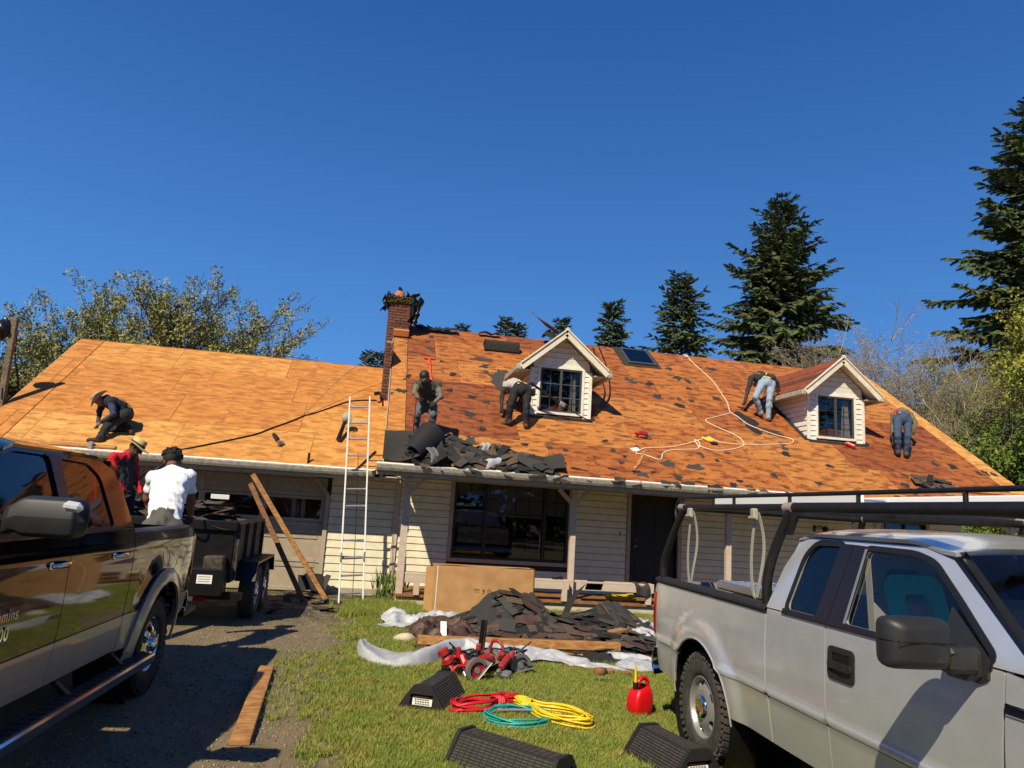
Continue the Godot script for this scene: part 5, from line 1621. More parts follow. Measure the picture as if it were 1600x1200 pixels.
	for k in 25: ring.append(Vector3(0.40, 1.22, 2.42) + Basis(Vector3.RIGHT, -0.9) * Vector3(cos(TAU * k / 24) * 0.19, 0, sin(TAU * k / 24) * 0.19))
	mb.tube(ring, 0.015, 6, false); mb.tube([Vector3(0.40, 1.22, 2.42), Vector3(0.40, 1.08, 2.62)], 0.03, 6)
	part("steering_wheel", mb, M.black_trim, o)
	mb = MB.new(); mb.beam(Vector3(-0.78, 1.62, 1.70), Vector3(-0.82, 1.0, 1.80), 0.05, 0.004, Vector3.RIGHT); part("seat_belt", mb, M.strap_grey, o)
	# bed
	mb = MB.new()
	mb.box(Vector3(0, 0.72, 0.0), Vector3(1.66, 0.05, 1.9))
	for s in [-1.0, 1.0]: mb.box(Vector3(s * 0.82, 0.97, 0.0), Vector3(0.05, 0.48, 1.9))
	mb.box(Vector3(0, 0.97, 0.93), Vector3(1.66, 0.48, 0.04))
	part("bed_liner", mb, M.plastic_black, o)
	for s in [-1.0, 1.0]:
		mb = MB.new()
		mb.grid(16, 6, func(a: float, b: float) -> Vector3:
			var u := lerpf(-0.97, 0.962, a); var an := lerpf(-PI * 0.5, PI * 0.75, b)
			return Vector3(s * (0.915 + 0.066 * cos(an) - 0.35 * pow(maxf(0, -0.75 - u), 2)), 1.225 + 0.026 * sin(an), u), 0.01)
		part("bed_rail_cap", mb, M.rubber, o)
		mb = MB.new()
		mb.panel(rounded(rect(-1.0, 0.775, -0.93, 1.115), 0.02, 3), side_fn(w, s, 0.006), 0.03, [], -0.02 * s)
		mb.box(Vector3(s * 0.90, 0.945, -0.985), Vector3(0.12, 0.34, 0.03), 0.012)
		part("tail_lamp", mb, M.red_lens, o)
		mb = MB.new()
		mb.panel(rounded(rect(1.64, 0.965, 1.865, 1.135), 0.035, 4), side_fn(w, s, 0.008), 0.04, [rounded(rect(1.675, 1.06, 1.83, 1.105), 0.012, 3), rounded(PackedVector2Array([Vector2(1.665, 1.02), Vector2(1.665, 1.0), Vector2(1.75, 0.985), Vector2(1.84, 1.0), Vector2(1.84, 1.02)]), 0.01, 3)], -0.014 * s)
		mb.panel(rounded(rect(1.655, 1.022, 1.85, 1.058), 0.012, 3), side_fn(w, s, 0.02), 0.05, [], -0.012 * s)
		part("door_handle", mb, M.rubber, o)
		mb = MB.new(); mb.panel(rounded(rect(1.65, 0.975, 1.855, 1.125), 0.03, 4), side_fn(w, s, 0.003), 0.05); part("handle_recess", mb, M.plastic_black, o)
		# mirror: a big square housing on an arm
		mb = MB.new()
		mb.grid(20, 24, func(a: float, b: float) -> Vector3:
			var an := b * TAU; var k := sin(a * PI)
			var kk := 0.0 if a < 0.001 or a > 0.999 else (pow(k, 0.2) if a < 0.5 else pow(k, 0.3))
			var c := cos(an); var sn := sin(an)
			return Vector3(s * (1.275 + 0.145 * kk * signf(c) * pow(absf(c), 0.30)), 1.315 + 0.102 * kk * signf(sn) * pow(absf(sn), 0.30), 2.66 + 0.17 * (a - 0.5)))
		part("mirror_housing", mb, M.mirror_plastic, o)
		mb = MB.new()
		var sm := []
		for q in 19:
			var a := 0.12 + 0.76 * q / 18.0; var k := pow(sin(a * PI), 0.2 if a < 0.5 else 0.3)
			sm.append(Vector3(s * (1.275 + 0.1465 * k), 1.325, 2.66 + 0.17 * (a - 0.5)))
		for q in 10: sm.append(Vector3(s * lerpf(1.275 + 0.1465 * 0.86, 1.275 - 0.1465 * 0.86, q / 9.0), 1.325, 2.7435))
		mb.tube(sm, 0.0022, 4, false); part("mirror_seam", mb, M.plastic_black, o)
		mb = MB.new()
		mb.box(Vector3(s * 1.08, 1.255, 2.66), Vector3(0.14, 0.10, 0.10), 0.02); mb.box(Vector3(s * 1.02, 1.24, 2.62), Vector3(0.1, 0.13, 0.13), 0.02)
		part("mirror_arm", mb, M.mirror_plastic, o)
	mb = MB.new()
	mb.grid(6, 12, func(a: float, b: float) -> Vector3: return Vector3((b * 2 - 1) * 0.83, lerpf(0.74, 1.22, a), -0.99 - 0.03 * sin(a * PI)), -0.05)
	part("tailgate", mb, M.silver_paint, o)
	mb = MB.new()
	mb.grid(8, 18, func(a: float, b: float) -> Vector3:
		var t := b * 2 - 1; var an := lerpf(-1.3, 1.35, a)
		return Vector3(t * 0.965, 0.54 + 0.115 * sin(an), -1.03 - 0.10 * cos(an) + 0.12 * pow(absf(t), 8)), 0.01)
	part("rear_bumper", mb, M.chrome, o)
	under(o, -0.85, 3.8, 0.42, 0.68, [0.0, 3.30], 0.392)
	mb = MB.new(); mb.box(Vector3(-0.985, 1.10, 2.86), Vector3(0.012, 0.045, 0.16), 0.006); part("fender_badge", mb, M.chrome, o)
	# pipe rack
	var rk := thing("pipe_rack", "black steel pipe ladder rack over the silver pickup", "rack", Vector3(3.508, 0, -5.283), deg_to_rad(-1.09))
	for s in [-1.0, 1.0]:
		mb = MB.new(); mb.tube(curve([Vector3(s * 0.93, 1.25, -0.88), Vector3(s * 0.93, 1.40, -0.87), Vector3(s * 0.90, 1.62, -0.77), Vector3(s * 0.86, 1.85, -0.63)], 4), 0.030, 10); part("rear_leg", mb, M.rack_black, rk)
		mb = MB.new(); mb.tube(curve([Vector3(s * 0.93, 1.25, 0.90), Vector3(s * 0.93, 1.42, 0.91), Vector3(s * 0.90, 1.62, 0.96), Vector3(s * 0.86, 1.86, 1.08)], 4), 0.032, 10)
		mb.prism(PackedVector2Array([Vector2(1.02, 1.70), Vector2(1.10, 1.70), Vector2(1.17, 1.82), Vector2(1.30, 1.86), Vector2(1.06, 1.86)]), 0.02, Transform3D(XSIDE, Vector3(s * 0.87, 0, 0)))
		part("front_leg", mb, M.rack_black, rk)
		mb = MB.new(); mb.tube([Vector3(s * 0.86, 1.872, -0.66), Vector3(s * 0.86, 1.872, 1.06)], 0.026, 10); part("side_rail", mb, M.rack_black, rk)
		mb = MB.new(); mb.tube([Vector3(s * 0.86, 1.872, 1.10), Vector3(s * 0.86, 1.868, 3.2)], 0.033, 10); part("front_rail", mb, M.rack_black, rk)
		mb = MB.new(); mb.tube([Vector3(s * 0.86, 1.872, 1.02), Vector3(s * 0.86, 1.872, 1.12)], 0.036, 10); mb.tube([Vector3(s * 0.86, 1.872, -0.70), Vector3(s * 0.86, 1.872, -0.60)], 0.029, 10); part("worn_sleeve", mb, M.worn_tip, rk)
		mb = MB.new(); mb.tube([Vector3(s * 0.86, 1.955, -0.66), Vector3(s * 0.86, 1.955, 3.0)], 0.013, 8); part("upper_rail", mb, M.rack_black, rk)
		for u in [-0.64, -0.05, 0.30, 1.06, 1.75, 2.5]:
			mb = MB.new(); mb.tube([Vector3(s * 0.86, 1.87, u), Vector3(s * 0.86, 1.955, u)], 0.012, 6); part("rail_stub", mb, M.rack_black, rk)
		mb = MB.new(); mb.tube(curve([Vector3(s * 0.86, 1.955, -0.66), Vector3(s * 0.86, 1.92, -0.76), Vector3(s * 0.87, 1.83, -0.78), Vector3(s * 0.88, 1.75, -0.72)], 5), 0.012, 6); part("end_hoop", mb, M.rack_black, rk)
		mb = MB.new(); mb.beam(Vector3(s * 0.84, 1.63, 2.55), Vector3(s * 0.86, 1.86, 2.48), 0.05, 0.05); mb.prism(PackedVector2Array([Vector2(2.42, 1.86), Vector2(2.58, 1.86), Vector2(2.54, 1.78), Vector2(2.46, 1.78)]), 0.02, Transform3D(XSIDE, Vector3(s * 0.86, 0, 0)))
		if s > 0: part("cab_strut", mb, M.rack_black, rk)
	for u in [-0.63, 1.08, 2.5]:
		mb = MB.new(); mb.tube([Vector3(-0.86, 1.868, u), Vector3(0.86, 1.868, u)], 0.026, 10); part("cross_bar", mb, M.rack_black, rk)
	# ladder lying on the rack
	var ld := thing("ladder", "white aluminium ladder lying flat on the pickup's pipe rack", "ladder", Vector3(3.508, 0, -5.283), deg_to_rad(-1.09))
	for k in [[-0.62, -0.5, 1.45], [-0.22, -0.45, 2.3]]:
		mb = MB.new(); mb.box(Vector3(k[0], 1.936, (k[1] + k[2]) * 0.5), Vector3(0.03, 0.085, k[2] - k[1]), 0.006); part("rail", mb, M.white_metal, ld)
	for k in 6:
		mb = MB.new(); mb.tube([Vector3(-0.62, 1.94, -0.35 + 0.3 * k), Vector3(-0.22, 1.94, -0.35 + 0.3 * k)], 0.016, 8); part("rung", mb, M.aluminium, ld)
	# toolbox
	var tb := thing("toolbox", "bright diamond plate toolbox across the front of the silver pickup's bed", "toolbox", Vector3(3.508, 0, -5.283), deg_to_rad(-1.09))
	mb = MB.new(); mb.box(Vector3(0, 1.10, 0.42), Vector3(1.58, 0.28, 0.62), 0.01); part("box_body", mb, M.tread_plate, tb)
	mb = MB.new(); mb.box(Vector3(0, 1.29, 0.40), Vector3(1.74, 0.065, 0.72), 0.012)
	for i in 40:
		for j in 14:
			mb.box(Vector3(-0.84 + 0.043 * i, 1.324, 0.07 + 0.048 * j), Vector3(0.026, 0.004, 0.008), 0.0, Basis(Vector3.UP, PI / 4 * (1 if (i + j) % 2 else -1)))
	part("lid", mb, M.tread_plate, tb)
	# ratchet straps hanging from the rail
	for k in [[-0.42, 0.60, "left hanging strap loop near the rear rack leg"], [0.66, 0.58, "right hanging strap loop near the front rack leg"]]:
		mb = MB.new()
		var u: float = k[0]; var L: float = k[1]
		for q in [0.0, 1.0]:
			mb.grid(14, 1, func(a: float, b: float) -> Vector3: return Vector3(-0.87 + 0.02 * sin(a * 5) * q, 1.85 - a * L, u + (q - 0.5) * 0.16 * sin(minf(a * 1.25, 1.0) * PI * 0.5 + 0.15) * (1.0 - 0.5 * pow(a, 6)) + (b - 0.5) * 0.035), 0.003)
		mb.grid(4, 1, func(a: float, b: float) -> Vector3: return Vector3(-0.87, 1.85 - L - 0.015 * sin(a * PI), u + (a - 0.5) * 0.09 + (b - 0.5) * 0.02), 0.003)
		mb.box(Vector3(-0.89, 1.83, u), Vector3(0.04, 0.07, 0.06), 0.01); mb.tube([Vector3(-0.90, 1.80, u - 0.05), Vector3(-0.90, 1.80, u + 0.05)], 0.012, 6)
		var st := part("strap", mb, M.strap_grey, self)
		st.position = Vector3(3.508, 0, -5.283); st.rotation.y = deg_to_rad(-1.09)
		tag(st, "grey ratchet strap, " + k[2], "strap", "straps on the pipe rack")

func build_trailer() -> void:
	var o := thing("dump_trailer", "black dump trailer full of torn shingles behind the dark pickup", "trailer")
	var x0 := -3.75; var x1 := -1.80; var zf := -10.45; var zb := -14.0 + 1.2
	var mb := MB.new()
	mb.box(Vector3((x0 + x1) * 0.5, 0.62, (zf + zb) * 0.5), Vector3(x1 - x0, 0.10, zf - zb)); mb.box(Vector3((x0 + x1) * 0.5, 0.48, (zf + zb) * 0.5), Vector3(0.9, 0.18, zf - zb))
	part("bed_floor", mb, M.trailer_black, o)
	for s in [[x1, 1.0], [x0, -1.0]]:
		mb = MB.new(); mb.box(Vector3(s[0], 0.98, (zf + zb) * 0.5), Vector3(0.05, 0.76, zf - zb), 0.006); part("side_wall", mb, M.trailer_dusty, o)
		mb = MB.new(); mb.box(Vector3(s[0], 1.36, (zf + zb) * 0.5), Vector3(0.09, 0.06, zf - zb + 0.06), 0.01); part("top_rail", mb, M.trailer_black, o)
		for z in [-10.5, -11.2, -11.9, -12.7]:
			mb = MB.new(); mb.box(Vector3(s[0] + s[1] * 0.045, 0.98, z), Vector3(0.05, 0.74, 0.07), 0.006); part("stake_post", mb, M.trailer_dusty, o)
		mb = MB.new()   # fender over both wheels
		mb.prism(PackedVector2Array([Vector2(-10.72, 0.58), Vector2(-10.86, 0.83), Vector2(-12.55, 0.83), Vector2(-12.70, 0.58), Vector2(-12.67, 0.57), Vector2(-12.53, 0.80), Vector2(-10.88, 0.80), Vector2(-10.75, 0.57)]), 0.27, Transform3D(XSIDE, Vector3(s[0] + s[1] * 0.16, 0, 0)))
		part("fender", mb, M.trailer_black, o)
		for z in [-11.3, -12.1]: wheel(o, "trailer_wheel", Vector3(s[0] + s[1] * 0.15, 0.39, z), s[1], 0.375, 0.22, 0.2, 1)
	mb = MB.new(); mb.box(Vector3((x0 + x1) * 0.5, 0.98, zf), Vector3(x1 - x0, 0.76, 0.05), 0.006); part("front_wall", mb, M.trailer_black, o)
	mb = MB.new(); mb.box(Vector3((x0 + x1) * 0.5, 1.32, zf + 0.03), Vector3(x1 - x0 + 0.06, 0.13, 0.10), 0.01); part("front_top_rail", mb, M.trailer_black, o)
	mb = MB.new(); mb.box(Vector3((x0 + x1) * 0.5, 0.98, zb), Vector3(x1 - x0, 0.76, 0.05), 0.006); part("tail_gate", mb, M.trailer_dusty, o)
	mb = MB.new(); mb.box(Vector3((x0 + x1) * 0.5 + 0.2, 0.60, zf + 0.16), Vector3(1.5, 0.34, 0.3), 0.012); part("pump_box", mb, M.trailer_black, o)
	mb = MB.new(); mb.box(Vector3(x1 - 0.18, 0.72, zf + 0.12), Vector3(0.26, 0.42, 0.2), 0.02, Basis(Vector3.BACK, 0.05)); part("gusset", mb, M.trailer_dusty, o)
	mb = MB.new(); mb.box(Vector3(-2.05, 0.64, zf + 0.318), Vector3(0.19, 0.11, 0.006)); part("white_label", mb, M.paper, o)
	mb = MB.new()
	for i in 3:
		for k in 7: mb.box(Vector3(-2.12 + 0.022 * k, 0.672 - 0.03 * i, zf + 0.3225), Vector3(0.014, 0.009, 0.002))
	part("label_print", mb, M.card_print, o)
	mb = MB.new(); mb.box(Vector3(-2.15, 0.42, zf + 0.12), Vector3(1.1, 0.1, 0.1), 0.006); part("bumper_bar", mb, M.trailer_black, o)
	mb = MB.new(); mb.box(Vector3(-2.27, 0.375, zf + 0.175), Vector3(0.15, 0.055, 0.006)); part("white_reflector", mb, M.paper, o)
	mb = MB.new(); mb.box(Vector3(-2.12, 0.375, zf + 0.175), Vector3(0.14, 0.055, 0.006)); part("red_reflector", mb, M.red_lens, o)
	mb = MB.new()
	for s in [-0.55, 0.55]: mb.beam(Vector3(-2.8 + s, 0.48, zf), Vector3(-2.8, 0.50, -8.35), 0.1, 0.12)
	mb.box(Vector3(-2.8, 0.55, -8.3), Vector3(0.14, 0.12, 0.3), 0.02); mb.box(Vector3(-2.45, 0.50, -8.4), Vector3(1.3, 0.06, 0.5), 0.01)
	part("tongue", mb, M.trailer_black, o)
	# heap of torn shingles in the trailer
	var hp := thing("shingle_heap", "heap of torn grey and brown shingles filling the trailer", "shingles")
	mb = MB.new()
	mb.grid(14, 20, func(a: float, b: float) -> Vector3:
		var x := lerpf(x0 + 0.04, x1 - 0.04, a); var z := lerpf(zb + 0.04, zf - 0.04, b)
		return Vector3(x, 0.80 + 0.62 * pow(sin(a * PI), 0.35) * pow(sin(b * PI), 0.35) + 0.08 * noise_a.get_noise_2d(x * 60, z * 60), z))
	part("heap_core", mb, M.shingle_back, hp)
	for i in 130:
		var a := rr(0.06, 0.94); var b := rr(0.05, 0.95)
		var p := Vector3(lerpf(x0, x1, a), 0.88 + 0.66 * pow(sin(a * PI), 0.35) * pow(sin(b * PI), 0.35) + rr(0, 0.08), lerpf(zb, zf, b))
		shingle(hp, p, rr(0.25, 0.7), rr(0.2, 0.32), rr(0, TAU), rr(-0.3, 0.3), rr(-0.3, 0.3), [M.shingle_brown, M.shingle, M.shingle_brown, M.felt, M.tarp_brown][i % 5])
	var pb := MB.new(); pb.box(Vector3(-2.28, 1.70, -11.6), Vector3(0.26, 0.07, 0.12), 0.004, Basis(Vector3.UP, 0.2)); solo("paper_wrapper", pb, M.paper, "small white wrapper lying on top of the shingles in the trailer", "wrapper")

func shingle_on(parent: Node, p: Vector3, n: Vector3, w: float, l: float, m: Material, curl: float) -> void:
	var o := shingle(parent, Vector3.ZERO, w, l, 0, 0, 0, m, curl)
	var up := n.normalized()
	var x := up.cross(Vector3(0.1, 0.2, 1)).normalized()
	o.transform = Transform3D(Basis(x, up, x.cross(up)) * Basis(Vector3.UP, rr(0, TAU)) * Basis.from_euler(Vector3(rr(-0.10, 0.10), 0, rr(-0.10, 0.10))), p)

func shingle(parent: Node, p: Vector3, w: float, l: float, yaw: float, pitch: float, roll: float, m: Material = null, curl := 0.25) -> MeshInstance3D:
	var mb := MB.new()
	mb.T = Transform3D(Basis.from_euler(Vector3(pitch, yaw, roll)), p)
	var c := rr(-curl, curl); var d := rr(-curl, curl); var k := rr(0.1, 0.9)
	var cut := rr(-0.3, 0.3)
	mb.grid(4, 2, func(a: float, b: float) -> Vector3:
		return Vector3((a - 0.5) * w + cut * l * (b - 0.5), c * w * pow(a - k, 2) + d * l * pow(b - 0.5, 2), (b - 0.5) * l * (1.0 - 0.25 * absf(sin(a * 4.0 + k * 6.0)))), 0.005)
	return part("torn_shingle", mb, m if m else [M.shingle, M.shingle_back, M.shingle_brown, M.felt, M.felt_dark][rng.randi() % 5], parent)

# ---------------------------------------------------------------- people
func field_mesh(mb: MB, bones: Array, cell: float, k := 0.03, ruffle := 0.0) -> void:
	var lo := Vector3.ONE * 1e9; var hi := -lo
	for b in bones:
		var r := maxf(b[2], b[3]) + 3.0 * cell
		lo = lo.min(Vector3(b[0]).min(b[1]) - Vector3.ONE * r); hi = hi.max(Vector3(b[0]).max(b[1]) + Vector3.ONE * r)
	var nx := int((hi.x - lo.x) / cell) + 2; var ny := int((hi.y - lo.y) / cell) + 2; var nz := int((hi.z - lo.z) / cell) + 2
	var F := PackedFloat32Array(); F.resize(nx * ny * nz); F.fill(9.0)
	var D := PackedFloat32Array(); D.resize(nx * ny * nz); D.fill(9.0)
	var I := PackedInt32Array(); I.resize(nx * ny * nz)
	for bi in bones.size():
		var a: Vector3 = bones[bi][0]; var b: Vector3 = bones[bi][1]
		var ra: float = bones[bi][2]; var rb: float = bones[bi][3]
		var m := maxf(ra, rb) + k + 2.0 * cell
		var l := (a.min(b) - Vector3.ONE * m - lo) / cell; var h := (a.max(b) + Vector3.ONE * m - lo) / cell
		var ba := b - a; var bb := maxf(ba.length_squared(), 1e-9)
		for z in range(maxi(0, int(l.z)), mini(nz, int(h.z) + 2)):
			for y in range(maxi(0, int(l.y)), mini(ny, int(h.y) + 2)):
				var row := (z * ny + y) * nx
				for x in range(maxi(0, int(l.x)), mini(nx, int(h.x) + 2)):
					var pa := lo + Vector3(x, y, z) * cell - a
					var t := clampf(pa.dot(ba) / bb, 0.0, 1.0)
					var d := (pa - ba * t).length() - lerpf(ra, rb, t)
					var q := row + x
					if d < D[q]:
						D[q] = d; I[q] = bi
					var f := F[q]
					var s := maxf(k - absf(f - d), 0.0) / k
					F[q] = minf(f, d) - s * s * k * 0.25
	var at := {}
	var sy := nx; var sz := nx * ny
	var lim := 1.8 * cell
	for z in nz - 1:
		for y in ny - 1:
			var row := (z * ny + y) * nx
			for x in nx - 1:
				var q := row + x
				if absf(F[q]) > lim: continue
				var c := [F[q], F[q + 1], F[q + sy], F[q + sy + 1], F[q + sz], F[q + sz + 1], F[q + sz + sy], F[q + sz + sy + 1]]
				var mask := 0
				for i in 8:
					if c[i] < 0.0: mask |= 1 << i
				if mask == 0 or mask == 255: continue
				var sum := Vector3.ZERO; var n := 0
				for e in [[0, 1], [2, 3], [4, 5], [6, 7], [0, 2], [1, 3], [4, 6], [5, 7], [0, 4], [1, 5], [2, 6], [3, 7]]:
					var u: float = c[e[0]]; var v: float = c[e[1]]
					if (u < 0.0) != (v < 0.0):
						var t := u / (u - v)
						var p0 := Vector3(e[0] & 1, (e[0] >> 1) & 1, e[0] >> 2); var p1 := Vector3(e[1] & 1, (e[1] >> 1) & 1, e[1] >> 2)
						sum += p0.lerp(p1, t); n += 1
				var p := lo + (Vector3(x, y, z) + sum / n) * cell
				var g := Vector3(c[1] + c[3] + c[5] + c[7] - c[0] - c[2] - c[4] - c[6], c[2] + c[3] + c[6] + c[7] - c[0] - c[1] - c[4] - c[5], c[4] + c[5] + c[6] + c[7] - c[0] - c[1] - c[2] - c[3]).normalized()
				var b: Array = bones[I[q + (sum / n).round().dot(Vector3(1, sy, sz))]]
				if ruffle > 0.0 and b[5] > 0.0:
					var w1 := noise_a.get_noise_3d(p.x * 260.0, p.y * 150.0, p.z * 260.0)
					p += g * ruffle * b[5] * w1
					g = (g + Vector3(noise_a.get_noise_3d(p.x * 300, p.y * 160, p.z * 300 + 50), noise_a.get_noise_3d(p.x * 300 + 90, p.y * 160, p.z * 300), noise_a.get_noise_3d(p.x * 300, p.y * 160 + 70, p.z * 300)) * 0.5 * b[5]).normalized()
				at[q] = [p, g, b[4]]
	var keep := mb.col
	for q in at:
		var f0 := F[q]
		for e in [[1, sy, sz], [sy, sz, 1], [sz, 1, sy]]:
			if (f0 < 0.0) == (F[q + e[0]] < 0.0): continue
			var k1: int = q - e[1]; var k2: int = q - e[2]; var k3: int = q - e[1] - e[2]
			if not (at.has(k1) and at.has(k2) and at.has(k3)): continue
			var A: Array = at[q]; var B: Array = at[k1]; var C: Array = at[k3]; var E: Array = at[k2]
			mb.col = A[2]
			mb.tri(A[0], B[0], C[0], A[1], B[1], C[1]); 
			mb.col = A[2]
			mb.tri(A[0], C[0], E[0], A[1], C[1], E[1])
	mb.col = keep

func hand_bones(w: Vector3, d: Vector3, side: Vector3, c: Color, curl: float, s := 1.0) -> Array:
	# palm from the wrist along d, thumb leaving it on "side", fingers curling towards n
	var n := d.cross(side).normalized(); var sd := n.cross(d).normalized()
	var o := []
	for i in 4:
		var x := (0.030 - 0.020 * i) * s
		o.append([w + d * 0.012 * s + sd * x * 0.7, w + d * 0.085 * s + sd * x, 0.015 * s, 0.013 * s, c, 0.0])
		var L: float = [0.072, 0.080, 0.075, 0.058][i] * s
		var p := w + d * 0.088 * s + sd * x * 1.05
		var d1 := (d * cos(curl * 0.7) + n * sin(curl * 0.7)).normalized()
		var d2 := (d * cos(curl * 1.7) + n * sin(curl * 1.7)).normalized()
		var d3 := (d * cos(curl * 2.5) + n * sin(curl * 2.5)).normalized()
		o.append([p, p + d1 * L * 0.45, 0.0098 * s, 0.009 * s, c, 0.0])
		o.append([p + d1 * L * 0.45, p + d1 * L * 0.45 + d2 * L * 0.32, 0.009 * s, 0.0085 * s, c, 0.0])
		o.append([p + d1 * L * 0.45 + d2 * L * 0.32, p + d1 * L * 0.45 + d2 * L * 0.32 + d3 * L * 0.25, 0.0085 * s, 0.007 * s, c, 0.0])
	var tb := w + d * 0.025 * s + sd * 0.03 * s
	var t1 := tb + (sd * 0.75 + d * 0.6 + n * 0.25).normalized() * 0.04 * s
	var t2 := t1 + (sd * 0.3 + d * 0.8 + n * (0.3 + 0.4 * curl)).normalized() * 0.035 * s
	o.append([tb, t1, 0.013 * s, 0.011 * s, c, 0.0]); o.append([t1, t2, 0.011 * s, 0.009 * s, c, 0.0])
	return o

func vc(r: float, g: float, b: float) -> Color:
	return lin(r, g, b).srgb_to_linear()

func person(label: String, J: Dictionary, st: Dictionary) -> Node3D:
	var base: Vector3 = (J.tol + J.tor) * 0.5
	base.y = minf(J.tol.y, J.tor.y) - 0.04
	var o := thing("person", label, "person", base)
	var j := {}
	for k in J: j[k] = J[k] - base
	var shirt: Color = st.shirt; var sl: Color = st.get("sleeve", shirt); var fore: Color = st.get("fore", sl)
	var pants: Color = st.pants; var shoe: Color = st.shoe; var skin: Color = st.get("skin", vc(150, 104, 78)); var glove: Color = st.get("glove", vc(30, 30, 32))
	var f: float = st.get("bulk", 1.0)
	var mid: Vector3 = j.pelvis.lerp(j.chest, 0.5)
	var bs := []
	bs.append([j.hil, j.hir, 0.105 * f, 0.105 * f, pants, 1.0])
	bs.append([j.pelvis, j.pelvis.lerp(j.chest, 0.25), 0.125 * f, 0.125 * f, pants, 1.0])
	bs.append([j.pelvis.lerp(j.chest, 0.3), mid.lerp(j.chest, 0.3), 0.128 * f, 0.13 * f, shirt, 1.0])
	bs.append([mid.lerp(j.shl, 0.25), j.chest.lerp(j.shl, 0.45), 0.10 * f, 0.10 * f, shirt, 1.0])
	bs.append([mid.lerp(j.shr, 0.25), j.chest.lerp(j.shr, 0.45), 0.10 * f, 0.10 * f, shirt, 1.0])
	if st.has("loose"):   # a loose shirt falls straight from the shoulder blades to the hips
		for s in ["l", "r"]:
			bs.append([j.chest.lerp(j["sh" + s], 0.55), j.pelvis.lerp(j["hi" + s], 0.75).lerp(j.chest, 0.22), 0.095 * f, 0.10 * f, shirt, 1.3])
	bs.append([j.chest, j.neck.lerp(j.chest, 0.25), 0.115 * f, 0.085 * f, shirt, 1.0])
	var shc: Color = sl if st.has("raglan") else shirt
	bs.append([j.shl, j.neck.lerp(j.chest, 0.2), 0.072 * f, 0.078 * f, shc, 1.0])
	bs.append([j.shr, j.neck.lerp(j.chest, 0.2), 0.072 * f, 0.078 * f, shc, 1.0])
	bs.append([j.neck.lerp(j.chest, 0.1), j.neck.lerp(j.head, 0.6), 0.056, 0.054, skin, 0.0])
	for s in ["l", "r"]:
		var sh: Vector3 = j["sh" + s]; var el: Vector3 = j["el" + s]; var ha: Vector3 = j["ha" + s]
		bs.append([sh, sh.lerp(el, 0.55), 0.062 * f, 0.054 * f, sl, 1.0])
		bs.append([sh.lerp(el, 0.55), el, 0.052 * f, 0.045 * f, st.get("upper", sl), 0.8])
		bs.append([el, el.lerp(ha, 0.9), 0.044 * f, 0.032 * f, fore, 0.7 if st.has("fore") else 1.0])
		var hi: Vector3 = j["hi" + s]; var kn: Vector3 = j["kn" + s]; var an: Vector3 = j["an" + s]; var to: Vector3 = j["to" + s]
		bs.append([hi, hi.lerp(kn, 0.5), 0.098 * f, 0.082 * f, pants, 1.0])
		bs.append([hi.lerp(kn, 0.5), kn, 0.08 * f, 0.066 * f, pants, 1.0])
		bs.append([kn, kn.lerp(an, 0.35), 0.066 * f, 0.066 * f, pants, 1.0])
		bs.append([kn.lerp(an, 0.35), an.lerp(kn, 0.06), 0.066 * f, 0.056 * f, pants, 1.2])
		var dirf: Vector3 = (to - an)
		var heel := an - dirf.normalized() * 0.03 + Vector3(0, -0.035, 0)
		var toe := an + dirf.normalized() * maxf(dirf.length(), 0.16)
		bs.append([an, an + Vector3(0, -0.03, 0), 0.05, 0.048, shoe, 0.2])
		bs.append([heel, toe, 0.046, 0.042, shoe, 0.2])
	var mb := MB.new()
	field_mesh(mb, bs, st.get("cell", 0.017), 0.035, 0.016)
	# hands
	for s in ["l", "r"]:
		var d: Vector3 = (j["ha" + s] - j["el" + s]).normalized()
		var inw: Vector3 = (j.chest - j["ha" + s])
		var sd := (inw - d * inw.dot(d)).normalized()
		field_mesh(mb, hand_bones(j["ha" + s] - d * 0.02, d, sd, glove, st.get("curl", 0.75), 0.98), 0.0062, 0.008)
	# head
	var up: Vector3 = (j.head - j.neck).normalized()
	var fwd: Vector3 = st.face
	fwd = (fwd - up * fwd.dot(up)).normalized()
	var X := Basis(up.cross(fwd), up, fwd)
	var hairc: Color = st.get("hair", vc(26, 22, 20))
	var hb := []
	for q in [[0, .022, -.012, 0, .012, .012, .086, .082, 0], [0, -.025, .02, 0, -.06, .034, .066, .045, 0], [0, -.078, .048, 0, -.082, .058, .026, .022, 0], [0, .0, .086, 0, -.028, .102, .011, .016, 0], [.084, .0, -.008, .086, -.03, -.004, .013, .011, 0], [-.084, .0, -.008, -.086, -.03, -.004, .013, .011, 0], [0, -.08, -.02, 0, -.12, -.03, .055, .056, 0],
			[.032, .008, .074, .032, .008, .075, .014, .014, 1], [-.032, .008, .074, -.032, .008, .075, .014, .014, 1], [.032, .007, .087, .032, .007, .088, .006, .006, 2], [-.032, .007, .087, -.032, .007, .088, .006, .006, 2], [.018, .028, .086, .048, .026, .074, .007, .005, 2], [-.018, .028, .086, -.048, .026, .074, .007, .005, 2], [-.02, -.056, .078, .02, -.056, .078, .006, .006, 3]]:
		hb.append([j.head + X * Vector3(q[0], q[1], q[2]), j.head + X * Vector3(q[3], q[4], q[5]), q[6], q[7], [skin, vc(225, 220, 215), hairc, vc(120, 66, 58)][q[8]], 0.0])
	field_mesh(mb, hb, 0.0065, 0.012)
	part("body", mb, M.body, o)
	var hx := Transform3D(X, j.head)
